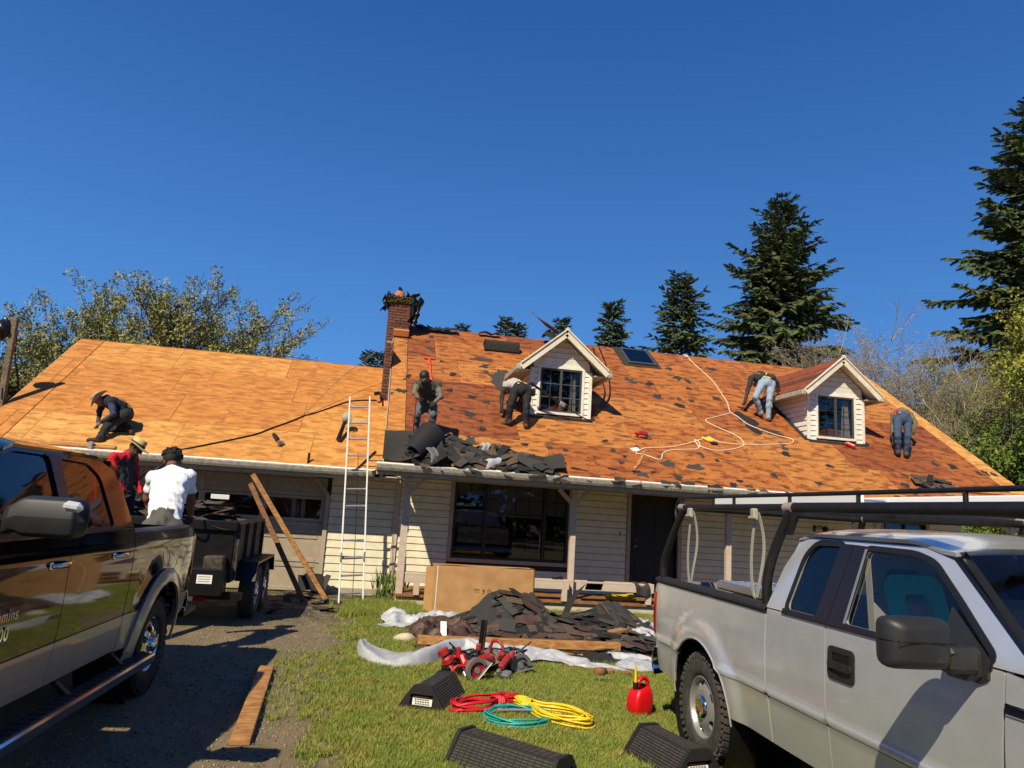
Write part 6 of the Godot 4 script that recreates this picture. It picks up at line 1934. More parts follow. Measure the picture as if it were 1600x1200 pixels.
	if st.get("top", "") in ["cowboy", "straw"]:   # a brim stays nearer to level than the bowed head
		var hu := (up * 0.45 + Vector3.UP * 0.8 + Vector3(st.face.x, 0, st.face.z) * 0.35).normalized()
		var hf: Vector3 = (st.face - hu * hu.dot(st.face)).normalized()
		hx.basis = Basis(hu.cross(hf), hu, hf)
	match st.get("top", "hair"):
		"hair", "curly":
			var hh := []
			hh.append([Vector3(0, .035, -.02), Vector3(0, .03, -.01), .092, .092, hairc, 0.0])
			hh.append([Vector3(0, -.02, -.05), Vector3(0, .0, -.04), .075, .08, hairc, 0.0])
			if st.get("top") == "curly":
				for i in 110:
					var dd := Vector3(rr(-1, 1), rr(-0.35, 1), rr(-1, 0.55)).normalized()
					hh.append([dd * 0.090 + Vector3(0, .03, -.02), dd * rr(0.105, 0.118) + Vector3(0, .03, -.02), .015, .011, hairc, 0.0])
			var hm := MB.new(); hm.T = hx
			field_mesh(hm, hh, 0.008, 0.012)
			part("hair", hm, M.hair, o)
		"cowboy", "straw":
			var cow: bool = st.top == "cowboy"
			var hm := MB.new(); hm.T = hx * Transform3D(Basis(Vector3.RIGHT, 0.16), Vector3(0, 0.055, -0.005))
			hm.grid(40, 6, func(a: float, b: float) -> Vector3:
				var an := a * TAU; var r_ := lerpf(0.085, 0.185 if cow else 0.175, b)
				var lift := (0.075 * b * b * pow(absf(sin(an)), 2.0) - 0.02 * b * absf(cos(an))) if cow else (-0.02 * b + 0.012 * sin(an * 3.0) * b)
				return Vector3(sin(an) * r_ * 0.92, lift, cos(an) * r_ * 1.12), 0.004)
			hm.grid(40, 8, func(a: float, b: float) -> Vector3:
				var an := a * TAU
				var r_ := lerpf(0.096, 0.074, pow(b, 1.3)) * (1.0 if b < 0.86 else (1.0 - b) / 0.14)
				var yy := minf(b / 0.86, 1.0) * (0.115 if cow else 0.10)
				if b > 0.8: yy -= (0.03 if cow else 0.012) * smoothstep(0.8, 1.0, b)
				return Vector3(sin(an) * r_ * 0.92, yy + (0.012 * cos(an) * b if cow else 0.0), cos(an) * r_ * 1.12))
			part("hat", hm, M.felt_hat if cow else M.straw, o)
			hm = MB.new(); hm.T = hx * Transform3D(Basis(Vector3.RIGHT, 0.16), Vector3(0, 0.055, -0.005))
			hm.grid(40, 1, func(a: float, b: float) -> Vector3: return Vector3(sin(a * TAU) * 0.0985 * 0.92, 0.004 + 0.022 * b, cos(a * TAU) * 0.0985 * 1.12))
			part("hat_band", hm, M.old_lumber if cow else M.cap, o)
		"cap":
			var hm := MB.new(); hm.T = hx
			hm.grid(28, 8, func(a: float, b: float) -> Vector3:
				var an := a * TAU; var e := b * PI * 0.5
				return Vector3(sin(an) * cos(e) * 0.093, 0.022 + sin(e) * 0.088, cos(an) * cos(e) * 0.104 - 0.008))
			hm.grid(16, 4, func(a: float, b: float) -> Vector3:
				var an := lerpf(-1.1, 1.1, a)
				return Vector3(sin(an) * 0.088, 0.028 - 0.018 * b - 0.02 * an * an * b, 0.075 * cos(an) + b * 0.085 * cos(an)), 0.004)
			part("cap", hm, M.cap, o)
	return o

func harness(o: Node3D, J: Dictionary, m: Material, belt := true, back := true) -> void:
	var base := o.position
	var n: Vector3 = (J.neck - J.pelvis).cross(J.shr - J.shl).normalized()
	if (n.y < 0.0) == back and absf(n.y) > 0.2: n = -n
	var mb := MB.new()
	for s in [["shl", "hir"], ["shr", "hil"]]:
		var sh: Vector3 = J[s[0]].lerp(J.neck, 0.35); var hp: Vector3 = J[s[1]].lerp(J.pelvis, 0.3)
		var c: Array = curve([sh + (J.neck - J.chest).normalized() * 0.05, sh + n * 0.11, sh.lerp(hp, 0.35) + n * 0.165, sh.lerp(hp, 0.7) + n * 0.165, hp + n * 0.15], 5)
		for i in c.size() - 1: mb.beam(c[i] - base, c[i + 1] - base, 0.042, 0.006, n)
	part("harness", mb, m, o)
	if belt:
		var mb2 := MB.new()
		var ax: Vector3 = (J.chest - J.pelvis).normalized(); var x: Vector3 = (J.shr - J.shl); x = (x - ax * x.dot(ax)).normalized(); var z := x.cross(ax)
		var ring := []
		for k in 25: ring.append(J.pelvis.lerp(J.chest, 0.3) - base + x * cos(TAU * k / 24) * 0.152 + z * sin(TAU * k / 24) * 0.134)
		for k in 24: mb2.beam(ring[k], ring[k + 1], 0.008, 0.045, ax)
		mb2.box(J.hir - base + x * 0.12, Vector3(0.12, 0.15, 0.10), 0.02)
		part("tool_belt", mb2, M.black_trim, o)

func build_people() -> void:
	rng.seed = 99
	var p1 := {"pelvis": Vector3(-4.67, 3.12, -14.32), "chest": Vector3(-4.90, 3.27, -14.27), "neck": Vector3(-5.03, 3.33, -14.25), "head": Vector3(-5.10, 3.30, -14.22), "shl": Vector3(-4.86, 3.27, -14.07), "ell": Vector3(-4.75, 3.04, -13.96), "hal": Vector3(-4.99, 2.87, -14.05), "shr": Vector3(-5.12, 3.31, -14.43), "elr": Vector3(-5.14, 3.11, -14.38), "har": Vector3(-5.07, 2.86, -14.21), "hil": Vector3(-4.63, 3.06, -14.18), "knl": Vector3(-4.85, 2.85, -14.07), "anl": Vector3(-4.91, 2.59, -13.96), "tol": Vector3(-5.08, 2.54, -13.94), "hir": Vector3(-4.67, 3.08, -14.40), "knr": Vector3(-4.85, 2.76, -14.32), "anr": Vector3(-4.58, 2.85, -14.32), "tor": Vector3(-4.48, 2.75, -14.21)}
	var p2 := {"pelvis": Vector3(0.82, 3.66, -13.50), "chest": Vector3(0.79, 3.91, -13.20), "neck": Vector3(0.76, 4.03, -13.10), "head": Vector3(0.71, 4.11, -13.02), "shl": Vector3(0.59, 3.96, -13.15), "ell": Vector3(0.55, 3.78, -13.00), "hal": Vector3(0.63, 3.68, -12.95), "shr": Vector3(0.98, 3.98, -13.15), "elr": Vector3(1.04, 3.76, -13.05), "har": Vector3(0.93, 3.64, -13.00), "hil": Vector3(0.73, 3.60, -13.50), "knl": Vector3(0.64, 3.43, -13.35), "anl": Vector3(0.66, 3.18, -13.50), "tol": Vector3(0.65, 3.11, -13.35), "hir": Vector3(0.92, 3.62, -13.50), "knr": Vector3(0.95, 3.46, -13.35), "anr": Vector3(0.95, 3.20, -13.50), "tor": Vector3(0.92, 3.11, -13.35)}
	var p3 := {"pelvis": Vector3(2.77, 4.23, -14.10), "chest": Vector3(2.66, 4.41, -14.45), "neck": Vector3(2.61, 4.39, -14.65), "head": Vector3(2.57, 4.32, -14.75), "shl": Vector3(2.49, 4.36, -14.45), "ell": Vector3(2.41, 4.10, -14.45), "hal": Vector3(2.41, 3.83, -14.35), "shr": Vector3(2.89, 4.44, -14.75), "elr": Vector3(2.90, 4.19, -14.75), "har": Vector3(2.81, 4.03, -14.65), "hil": Vector3(2.62, 4.17, -14.08), "knl": Vector3(2.52, 3.86, -14.00), "anl": Vector3(2.52, 3.57, -14.06), "tol": Vector3(2.42, 3.52, -14.15), "hir": Vector3(2.88, 4.20, -14.12), "knr": Vector3(2.85, 3.86, -14.00), "anr": Vector3(2.88, 3.50, -14.03), "tor": Vector3(2.91, 3.44, -14.10)}
	var p4 := {"pelvis": Vector3(8.91, 5.17, -15.30), "chest": Vector3(8.94, 5.41, -15.65), "neck": Vector3(8.97, 5.40, -15.85), "head": Vector3(9.00, 5.30, -15.95), "shl": Vector3(8.73, 5.33, -15.70), "ell": Vector3(8.60, 4.98, -15.65), "hal": Vector3(8.45, 4.68, -15.50), "shr": Vector3(9.29, 5.40, -15.70), "elr": Vector3(9.43, 5.25, -15.70), "har": Vector3(9.40, 5.11, -15.60), "hil": Vector3(8.79, 5.13, -15.30), "knl": Vector3(8.52, 4.76, -15.15), "anl": Vector3(8.75, 4.43, -15.30), "tol": Vector3(8.76, 4.42, -15.45), "hir": Vector3(9.02, 5.13, -15.30), "knr": Vector3(8.88, 4.74, -15.15), "anr": Vector3(8.89, 4.31, -15.20), "tor": Vector3(8.96, 4.29, -15.35)}
	var p5 := {"pelvis": Vector3(11.63, 4.43, -14.20), "chest": Vector3(11.94, 4.64, -14.60), "neck": Vector3(12.15, 4.64, -14.85), "head": Vector3(12.22, 4.56, -14.95), "shl": Vector3(11.78, 4.57, -14.65), "ell": Vector3(11.68, 4.23, -14.60), "hal": Vector3(11.59, 3.91, -14.45), "shr": Vector3(12.20, 4.61, -14.65), "elr": Vector3(12.25, 4.43, -14.55), "har": Vector3(12.18, 4.23, -14.50), "hil": Vector3(11.50, 4.36, -14.20), "knl": Vector3(11.37, 3.97, -14.05), "anl": Vector3(11.45, 3.64, -14.15), "tol": Vector3(11.52, 3.58, -14.25), "hir": Vector3(11.76, 4.38, -14.20), "knr": Vector3(11.63, 3.99, -14.05), "anr": Vector3(11.64, 3.61, -14.13), "tor": Vector3(11.71, 3.55, -14.23)}
	var p6 := {"pelvis": Vector3(-3.37, 1.71, -10.70), "chest": Vector3(-3.44, 2.05, -10.70), "neck": Vector3(-3.37, 2.19, -10.75), "head": Vector3(-3.32, 2.29, -10.80), "shl": Vector3(-3.50, 2.13, -10.55), "ell": Vector3(-3.47, 1.88, -10.50), "hal": Vector3(-3.32, 1.69, -10.55), "shr": Vector3(-3.36, 2.15, -10.90), "elr": Vector3(-3.27, 1.88, -10.85), "har": Vector3(-3.14, 1.67, -10.75), "hil": Vector3(-3.38, 1.65, -10.60), "knl": Vector3(-3.29, 1.32, -10.50), "anl": Vector3(-3.30, 0.91, -10.70), "tol": Vector3(-3.24, 0.88, -10.70), "hir": Vector3(-3.34, 1.66, -10.80), "knr": Vector3(-3.24, 1.32, -10.70), "anr": Vector3(-3.25, 0.91, -10.90), "tor": Vector3(-3.19, 0.88, -10.90)}
	var p7 := {"pelvis": Vector3(-2.17, 1.39, -8.30), "chest": Vector3(-2.21, 1.78, -8.55), "neck": Vector3(-2.27, 1.97, -8.75), "head": Vector3(-2.31, 2.09, -8.85), "shl": Vector3(-2.45, 1.87, -8.70), "ell": Vector3(-2.50, 1.64, -8.80), "hal": Vector3(-2.48, 1.46, -8.90), "shr": Vector3(-2.07, 1.91, -8.70), "elr": Vector3(-2.05, 1.64, -8.85), "har": Vector3(-2.06, 1.45, -8.95), "hil": Vector3(-2.27, 1.33, -8.30), "knl": Vector3(-2.23, 1.03, -8.40), "anl": Vector3(-2.18, 0.72, -8.35), "tol": Vector3(-2.23, 0.67, -8.55), "hir": Vector3(-2.06, 1.34, -8.30), "knr": Vector3(-2.05, 1.04, -8.40), "anr": Vector3(-2.00, 0.73, -8.35), "tor": Vector3(-2.05, 0.68, -8.55)}
	var o := person("person in tan cowboy hat kneeling on the garage roof", p1, {"shirt": vc(26, 30, 44), "sleeve": vc(44, 54, 84), "fore": vc(60, 60, 66), "pants": vc(30, 34, 42), "shoe": vc(64, 40, 30), "glove": vc(110, 108, 106), "top": "cowboy", "face": Vector3(-0.75, -0.65, 0.25), "bulk": 1.05})
	harness(o, p1, M.felt_hat)
	o = person("person in black cap and olive hoodie leaning on a red shovel beside the chimney", p2, {"shirt": vc(70, 66, 56), "sleeve": vc(112, 106, 90), "pants": vc(84, 92, 98), "shoe": vc(60, 50, 42), "glove": vc(40, 34, 32), "top": "cap", "face": Vector3(-0.25, -0.75, 0.6)})
	var pk := MB.new(); pk.box(p2.hir.lerp(p2.chest, 0.35) + Vector3(0.02, 0.0, 0.16) - o.position, Vector3(0.17, 0.17, 0.06), 0.02); part("tool_pouch", pk, M.tarp_brown, o)
	var B := Basis(Vector3(0.98, 0.05, 0.0), Vector3(-0.02, 0.85, 0.5), Vector3(0, -0.5, 0.86))
	var lt := Transform3D(B, p2.chest.lerp(p2.pelvis, 0.45) + Vector3(0.03, 0.05, 0.20) - o.position)
	text("shirt_print", "UeO", 0.10, 0.004, M.strap_grey, o, lt)
	o = person("person in grey tee and black trousers bent over left of the left dormer", p3, {"shirt": vc(176, 172, 172), "sleeve": vc(46, 44, 46), "pants": vc(30, 29, 30), "shoe": vc(92, 70, 52), "glove": vc(24, 24, 24), "face": Vector3(-0.3, -0.9, -0.3)})
	harness(o, p3, M.yellow)
	o = person("person in charcoal top and pale jeans bent over left of the right dormer", p4, {"shirt": vc(50, 48, 50), "pants": vc(142, 160, 182), "shoe": vc(120, 92, 70), "glove": vc(26, 25, 26), "face": Vector3(0, -0.9, -0.3)})
	harness(o, p4, M.yellow)
	o = person("person in blue jeans bent double right of the right dormer", p5, {"shirt": vc(112, 104, 88), "sleeve": vc(106, 104, 80), "pants": vc(58, 74, 102), "shoe": vc(84, 66, 52), "glove": vc(90, 80, 66), "face": Vector3(0, -0.9, -0.3)})
	harness(o, p5, M.strap_grey, false)
	var mb := MB.new()
	var rim := []
	for k in 20: rim.append(p5.pelvis.lerp(p5.chest, 0.36) - o.position + Vector3(cos(TAU * k / 19) * 0.142, sin(TAU * k / 19) * 0.115 + 0.02, -0.03 - 0.05 * sin(TAU * k / 19)))
	mb.tube(rim, 0.022, 6, false); part("red_shirt_hem", mb, M.red_plastic, o)
	o = person("person in red sleeved shirt and straw hat standing in the trailer", p6, {"shirt": vc(52, 50, 52), "sleeve": vc(196, 22, 40), "pants": vc(34, 38, 48), "shoe": vc(50, 42, 38), "skin": vc(92, 62, 48), "top": "straw", "face": Vector3(0.75, -0.5, 0.1), "cell": 0.015, "bulk": 0.95, "loose": true, "raglan": true})
	o = person("person with curly black hair in white tee reaching into the trailer, back turned", p7, {"shirt": vc(232, 234, 240), "sleeve": vc(232, 234, 240), "upper": vc(118, 78, 60), "fore": vc(118, 78, 60), "pants": vc(86, 84, 78), "shoe": vc(40, 38, 36), "skin": vc(118, 78, 60), "top": "curly", "face": Vector3(0, -0.3, -1), "cell": 0.014, "bulk": 1.02, "loose": true})

func groof_y(z: float) -> float:
	return roof_y(z) - GD

func groof_at(x: float, z: float, off := 0.0, spin := 0.0) -> Transform3D:
	var t := roof_at(x, z, off, spin)
	t.origin.y -= GD
	return t

func on_deck(pts: Array, lift: float, per := 4) -> Array:
	var p := []
	for q in pts: p.append(Vector3(q[0], roof_y(q[1]) + lift, q[1]))
	return curve(p, per)

func wedge(label: String, X: Transform3D, L: float, sheet := true) -> void:
	# rubber roofing wedge: a ribbed tent-shaped block, hollow at its end, long axis along z
	var o := thing("rubber_wedge", label, "roof wedge", X.origin, 0.0, "black rubber roofing wedges")
	var T := Transform3D(X.basis * Basis.from_scale(Vector3(0.88, 0.85, 1.0)), Vector3.ZERO)
	var prof := rounded(PackedVector2Array([Vector2(-0.22, 0.0), Vector2(0.22, 0.0), Vector2(0.225, 0.035), Vector2(0.085, 0.235), Vector2(-0.085, 0.235), Vector2(-0.225, 0.035)]), 0.02, 3)
	var mb := MB.new(); mb.T = T
	mb.prism(prof, L)
	for s in [-0.5, 0.5]:   # end flanges with a handhold
		mb.panel(rounded(PackedVector2Array([Vector2(-0.235, 0.0), Vector2(0.235, 0.0), Vector2(0.235, 0.04), Vector2(0.09, 0.25), Vector2(-0.09, 0.25), Vector2(-0.235, 0.04)]), 0.02, 3), func(u: float, v: float) -> Vector3: return Vector3(u, v, s * (L + 0.05)), 0.06, [rounded(rect(-0.12, 0.045, 0.12, 0.16), 0.02, 3)], 0.03 * signf(s))
	part("block", mb, M.rubber, o)
	mb = MB.new(); mb.T = T
	for side in [-1.0, 1.0]:
		var a := Vector3(side * 0.218, 0.05, 0); var b := Vector3(side * 0.094, 0.222, 0)
		var nn := Vector3(side * 0.8, 0.55, 0).normalized()
		for i in 9:
			var p := a.lerp(b, (i + 0.5) / 9.0)
			for k in int(L / 0.05):
				mb.box(p + Vector3(0, 0, -L * 0.5 + 0.04 + k * 0.05) + nn * 0.002, Vector3(0.006, 0.013, 0.042), 0.0, Basis(nn, (b - a).normalized(), nn.cross((b - a).normalized())))
	for i in 6:
		for k in int(L / 0.05): mb.box(Vector3(-0.065 + i * 0.026, 0.236, -L * 0.5 + 0.04 + k * 0.05), Vector3(0.015, 0.005, 0.04))
	part("ribs", mb, M.rubber_dusty, o, true)
	if sheet:
		mb = MB.new(); mb.T = T
		mb.box(Vector3(0.0, 0.10, L * 0.5 - 0.012), Vector3(0.2, 0.10, 0.03), 0.0, Basis(Vector3.RIGHT, -0.2))
		part("white_sticker", mb, M.paper, o)
		mb = MB.new(); mb.T = T
		for i in 4:
			for k in 6: mb.box(Vector3(-0.075 + 0.026 * k + 0.004 * i, 0.133 - 0.020 * i, L * 0.5 + 0.0075 + 0.0041 * i), Vector3(0.02, 0.006, 0.002), 0.0, Basis(Vector3.RIGHT, -0.2))
		part("sticker_print", mb, M.card_print, o, true)

func crumple(called: String, label: String, cat: String, m: Material, c: Array, amp: float, sd: int, n := 26, ridge := 0.0, group := "", thick := 0.004) -> MeshInstance3D:
	var mb := MB.new()
	var f := noise(sd, 0.8, 2)
	mb.grid(n, n, func(a: float, b: float) -> Vector3:
		var p: Vector3 = (c[0] as Vector3).lerp(c[1], a).lerp((c[3] as Vector3).lerp(c[2], a), b)
		var e := 1.0 - pow(absf(a * 2 - 1), 4); var g := 1.0 - pow(absf(b * 2 - 1), 4)
		var w := f.get_noise_2d(p.x * 1.6, p.z * 1.6)
		var r := 1.0 - absf(f.get_noise_2d(p.x * 1.5 + p.z * 2.2 + 40.0, p.z * 3.4 - p.x * 1.2)) * 2.4
		p.y += amp * (0.35 + 0.9 * w + ridge * r) * (0.35 + 0.65 * e * g) + 0.012
		p.x += 0.16 * f.get_noise_2d(p.z * 2.2, 9.0 + p.x); p.z += 0.16 * f.get_noise_2d(p.x * 2.2, 33.0 + p.z)
		p.y = maxf(p.y, 0.012)
		return p, thick)
	return solo(called, mb, m, label, cat, group)

func tool_gun(called: String, label: String, X: Transform3D, body: Material, group := "") -> void:
	var o := thing(called, label, "nail gun", X.origin, 0.0, group)
	var mb := MB.new(); mb.T = Transform3D(X.basis, Vector3.ZERO)
	mb.box(Vector3(0, 0.10, 0), Vector3(0.07, 0.07, 0.20), 0.02); mb.box(Vector3(0, 0.07, -0.13), Vector3(0.055, 0.055, 0.12), 0.015, Basis(Vector3.RIGHT, 0.5))
	part("gun_body", mb, body, o)
	mb = MB.new(); mb.T = Transform3D(X.basis, Vector3.ZERO)
	mb.box(Vector3(0, 0.05, 0.14), Vector3(0.045, 0.12, 0.05), 0.01); mb.box(Vector3(0.05, 0.03, 0.10), Vector3(0.11, 0.05, 0.09), 0.01)
	part("magazine", mb, M.tool_grey, o)

func build_roof_things() -> void:
	rng.seed = 321
	var mb: MB
	# skylight
	var sk := Node3D.new(); sk.name = "skylight"; house.add_child(sk, true)
	var X := roof_at(6.59, -17.84, 0.0)
	mb = MB.new(); mb.T = X
	frame_box_flat(mb, 0.80, 1.02, 0.085, 0.07)
	part("window_frame", mb, M.grey_frame, sk)
	mb = MB.new(); mb.T = X; mb.box(Vector3(0, 0.075, 0), Vector3(0.66, 0.008, 0.88)); part("pane", mb, M.tint_glass, sk)
	mb = MB.new(); mb.T = X
	mb.box(Vector3(-0.47, 0.02, 0), Vector3(0.16, 0.006, 1.2)); mb.box(Vector3(0, 0.021, 0.56), Vector3(1.0, 0.006, 0.12)); mb.box(Vector3(0.45, 0.02, 0), Vector3(0.1, 0.006, 1.1))
	for i in 6: mb.box(Vector3(-0.47, 0.035, -0.5 + 0.2 * i), Vector3(0.15, 0.008, 0.17), 0, Basis(Vector3.RIGHT, 0.12))
	part("flashing", mb, M.felt, sk)
	# rubber wedge lying on the deck near the ridge
	wedge("ribbed black rubber wedge lying on the roof below the ridge", roof_at(2.82, -17.50, 0.02) * Transform3D(Basis(Vector3.UP, PI / 2), Vector3.ZERO), 0.84, false)
	# shovels
	var sh := thing("shovel", "red handled roofing shovel held upright by the worker in the black cap", "shovel", Vector3(0.60, 3.05, -13.40))
	mb = MB.new(); mb.tube([Vector3(0.0, 0.0, 0.0), Vector3(-0.01, 0.64, 0.42)], 0.014, 8); part("handle", mb, M.orange_red, sh)
	mb = MB.new(); mb.tube([Vector3(-0.075, 0.64, 0.42), Vector3(0.06, 0.65, 0.42)], 0.015, 8); part("grip", mb, M.orange_red, sh)
	mb = MB.new(); mb.box(Vector3(0.01, -0.04, -0.05), Vector3(0.2, 0.01, 0.22), 0.003, Basis(Vector3.RIGHT, -0.6)); part("blade", mb, M.felt_dark, sh)
	sh = thing("shovel", "red handled shovel lying on the deck behind the worker in the black cap", "shovel", Vector3(0.99, roof_y(-15.9), -15.9))
	mb = MB.new()
	var p0 := Vector3(1.01, roof_y(-15.2) + 0.04, -15.2) - sh.position; var p1 := Vector3(0.98, roof_y(-16.55) + 0.05, -16.55) - sh.position
	mb.tube([p0, p1], 0.022, 8); part("handle", mb, M.orange_red, sh)
	mb = MB.new(); mb.tube([p1 + Vector3(-0.13, 0, 0), p1 + Vector3(0.11, 0.01, 0)], 0.022, 8); part("grip", mb, M.orange_red, sh)
	mb = MB.new(); mb.box(p0 + Vector3(0, -0.09, 0.13), Vector3(0.22, 0.012, 0.28), 0.003, Basis(Vector3.RIGHT, 0.6)); part("blade", mb, M.galvanised, sh)
	# ladder against the garage eave
	var ld := thing("extension_ladder", "tall aluminium extension ladder leaning on the garage eave", "ladder", Vector3(-0.215, 0.0, -13.25))
	var fl := Vector3(-0.205, 0.0, 0.03); var fr := Vector3(0.205, 0.03, -0.03); var tl := Vector3(-0.39, 3.68, -0.25); var tr := Vector3(-0.03, 3.71, -0.25)
	for s in [[fl, tl], [fr, tr]]:
		mb = MB.new(); mb.beam(s[0], s[1], 0.028, 0.085, Vector3.BACK, 0.004); part("rail", mb, M.white_metal, ld)
		mb = MB.new(); var q: Vector3 = (s[0] as Vector3).lerp(s[1], 0.02) + Vector3(0, 0, -0.05); mb.beam(q, (s[0] as Vector3).lerp(s[1], 0.55) + Vector3(0, 0, -0.05), 0.022, 0.07, Vector3.BACK, 0.004); part("base_rail", mb, M.white_metal, ld)
		mb = MB.new(); mb.box(s[0] + Vector3(0, 0.0, 0.01), Vector3(0.06, 0.035, 0.09), 0.008); part("foot", mb, M.rubber, ld)
		mb = MB.new(); mb.box((s[0] as Vector3).lerp(s[1], 0.215) + Vector3(0, 0, 0.05), Vector3(0.03, 0.16, 0.05), 0.006); part("rung_lock", mb, M.galvanised, ld)
	for k in 12:
		var t := 0.045 + 0.082 * k
		if k == 4: continue
		mb = MB.new(); mb.tube([fl.lerp(tl, t), fr.lerp(tr, t)], 0.017 if k != 2 else 0.026, 8); part("rung", mb, M.aluminium, ld)
	mb = MB.new(); mb.tube(curve([fl.lerp(tl, 0.72) + Vector3(0.2, 0, -0.05), fl.lerp(tl, 0.4) + Vector3(0.22, 0, -0.08), fl.lerp(tl, 0.02) + Vector3(0.23, 0, -0.04)], 6), 0.006, 5); part("pull_rope", mb, M.cord_black, ld)
	# leaf blower hung by the ladder
	var bw := thing("leaf_blower", "white and black leaf blower lying on the garage roof beside the ladder", "leaf blower", Vector3(-0.72, groof_y(-14.75) + 0.03, -14.75))
	mb = MB.new(); mb.tube([Vector3(0.0, 0.22, 0.0), Vector3(-0.07, -0.15, 0.30)], [0.035, 0.045], 10); part("tube", mb, M.plastic_black, bw)
	mb = MB.new(); mb.ball(Vector3(0.03, 0.33, -0.06), Vector3(0.10, 0.13, 0.10), Basis.IDENTITY, 10); mb.tube([Vector3(0.09, 0.42, -0.06), Vector3(0.13, 0.3, 0.02), Vector3(0.1, 0.2, 0.0)], 0.02, 6); part("motor_housing", mb, M.strap_grey, bw)
	# tools on the decks
	tool_gun("nail_gun", "grey and black nail gun lying on the bare garage roof", groof_at(-1.93, -14.33, 0.02, 0.5), M.black_trim)
	tool_gun("nail_gun", "dark red nail gun with white magazine on the stained roof", roof_at(5.36, -14.07, 0.01, 1.4), M.blade)
	mb = MB.new(); mb.T = roof_at(5.05, -13.62, 0.02, 0.4); mb.box(Vector3.ZERO, Vector3(0.18, 0.02, 0.12), 0.004); solo("paper_scrap", mb, M.paper, "pinkish white paper scrap near the rope's left end on the roof", "scrap")
	var ye := thing("yellow_hook", "yellow and black hook tool among the ropes on the roof", "tool", Vector3(6.92, roof_y(-14.15), -14.15))
	mb = MB.new(); mb.T = Transform3D(roof_at(0, 0).basis, Vector3.ZERO); mb.box(Vector3(0, 0.04, -0.02), Vector3(0.09, 0.05, 0.16), 0.012, Basis(Vector3.UP, 0.4)); mb.box(Vector3(-0.10, 0.04, -0.04), Vector3(0.04, 0.04, 0.2), 0.01, Basis(Vector3.UP, 0.6)); part("hook_body", mb, M.yellow, ye)
	mb = MB.new(); mb.T = Transform3D(roof_at(0, 0).basis, Vector3.ZERO); mb.box(Vector3(0.04, 0.03, 0.11), Vector3(0.16, 0.04, 0.08), 0.01); part("hook_handle", mb, M.black_trim, ye)
	mb = MB.new()
	var sp := on_deck([[5.20, -13.56], [5.12, -13.40], [4.96, -13.16], [4.80, -12.98]], 0.03, 4)
	for i in sp.size() - 1: mb.beam(sp[i], sp[i + 1], 0.06, 0.008, Vector3(0, 0.82, 0.57))
	mb.box(Vector3(4.77, roof_y(-12.93) + 0.03, -12.93), Vector3(0.07, 0.03, 0.09), 0.01)
	solo("yellow_strap", mb, M.lumber, "tan yellow webbing strap with a snap hook near the eave", "strap")
	mb = MB.new(); mb.T = roof_at(10.42, -14.40, 0.02, 0.6); mb.box(Vector3(0, 0.05, 0), Vector3(0.06, 0.08, 0.2), 0.015); mb.box(Vector3(0.06, 0.03, -0.1), Vector3(0.14, 0.05, 0.07), 0.015); solo("red_clamp", mb, M.red_plastic, "small red clamp below the right dormer's sill", "clamp")
	# ropes
	var rp1 := [[8.19, -18.38], [8.23, -17.74], [8.33, -16.99], [8.26, -16.31], [8.20, -15.89], [8.05, -15.45], [8.14, -15.26], [8.23, -14.98], [8.44, -14.79], [8.73, -14.62], [9.04, -14.51], [9.00, -14.38], [8.72, -14.28], [7.73, -14.13], [7.14, -14.14], [6.97, -14.31]]
	var rp2 := [[8.02, -15.39], [7.57, -15.17], [7.20, -14.97], [7.33, -14.76], [7.57, -14.55], [7.71, -14.39], [7.70, -14.15], [7.50, -13.99], [7.10, -13.85], [6.84, -13.82], [6.65, -13.88], [6.58, -13.95]]
	var rp3 := [[6.54, -13.86], [6.56, -14.14], [6.63, -14.07], [6.50, -13.83], [6.25, -13.77], [5.87, -13.70], [5.62, -13.56], [5.47, -13.34], [5.19, -13.46], [5.02, -13.49], [5.15, -13.61], [5.36, -13.71], [5.91, -13.81], [6.48, -14.05], [6.97, -14.31]]
	for r in [[rp1, "long white rope running from the ridge down to the dormer's foot"], [rp2, "white rope looping left across the middle of the roof"], [rp3, "white rope end curling leftwards near the eave"]]:
		mb = MB.new(); mb.tube(on_deck(r[0], 0.024, 5), 0.0105, 6); solo("rope", mb, M.rope, r[1], "rope", "white safety ropes on the roof")
	mb = MB.new(); mb.T = roof_at(8.16, -18.25, 0.02); mb.box(Vector3(0, 0.02, 0), Vector3(0.12, 0.03, 0.2), 0.01); solo("rope_anchor", mb, M.tarp_white, "white rope anchor strap at the ridge", "anchor")
	var h1 := []
	for q in [[-1.57, -15.28], [-1.79, -15.04], [-2.1, -14.76], [-2.35, -14.52], [-2.73, -14.29], [-3.34, -13.96], [-3.55, -13.84]]: h1.append(Vector3(q[0], groof_y(q[1]) + 0.03, q[1]))
	h1 += [Vector3(-3.45, 2.36, -13.4), Vector3(-3.15, 2.30, -12.2), Vector3(-2.95, 2.24, -11.2), Vector3(-2.70, 2.2, -10.4), Vector3(-2.62, 2.08, -9.8), Vector3(-2.75, 1.97, -9.7), Vector3(-2.98, 1.94, -10.2), Vector3(-3.16, 1.86, -10.6)]
	mb = MB.new(); mb.tube(curve(h1, 5), 0.014, 6); solo("air_hose", mb, M.cord_black, "dark air hose crossing the garage roof and drooping past the eave", "hose")
	var h2 := [Vector3(-0.13, 4.0, -16.1)]
	for q in [[-0.2, -16.4 + 0.3], [-0.7, -15.98], [-1.13, -15.62], [-1.4, -15.39], [-1.57, -15.28]]: h2.append(Vector3(q[0], groof_y(q[1]) + 0.03, q[1]))
	mb = MB.new(); mb.tube(curve(h2, 5), 0.012, 6); solo("cord", mb, M.cord_black, "dark cord from the chimney foot joining the air hose", "cord")
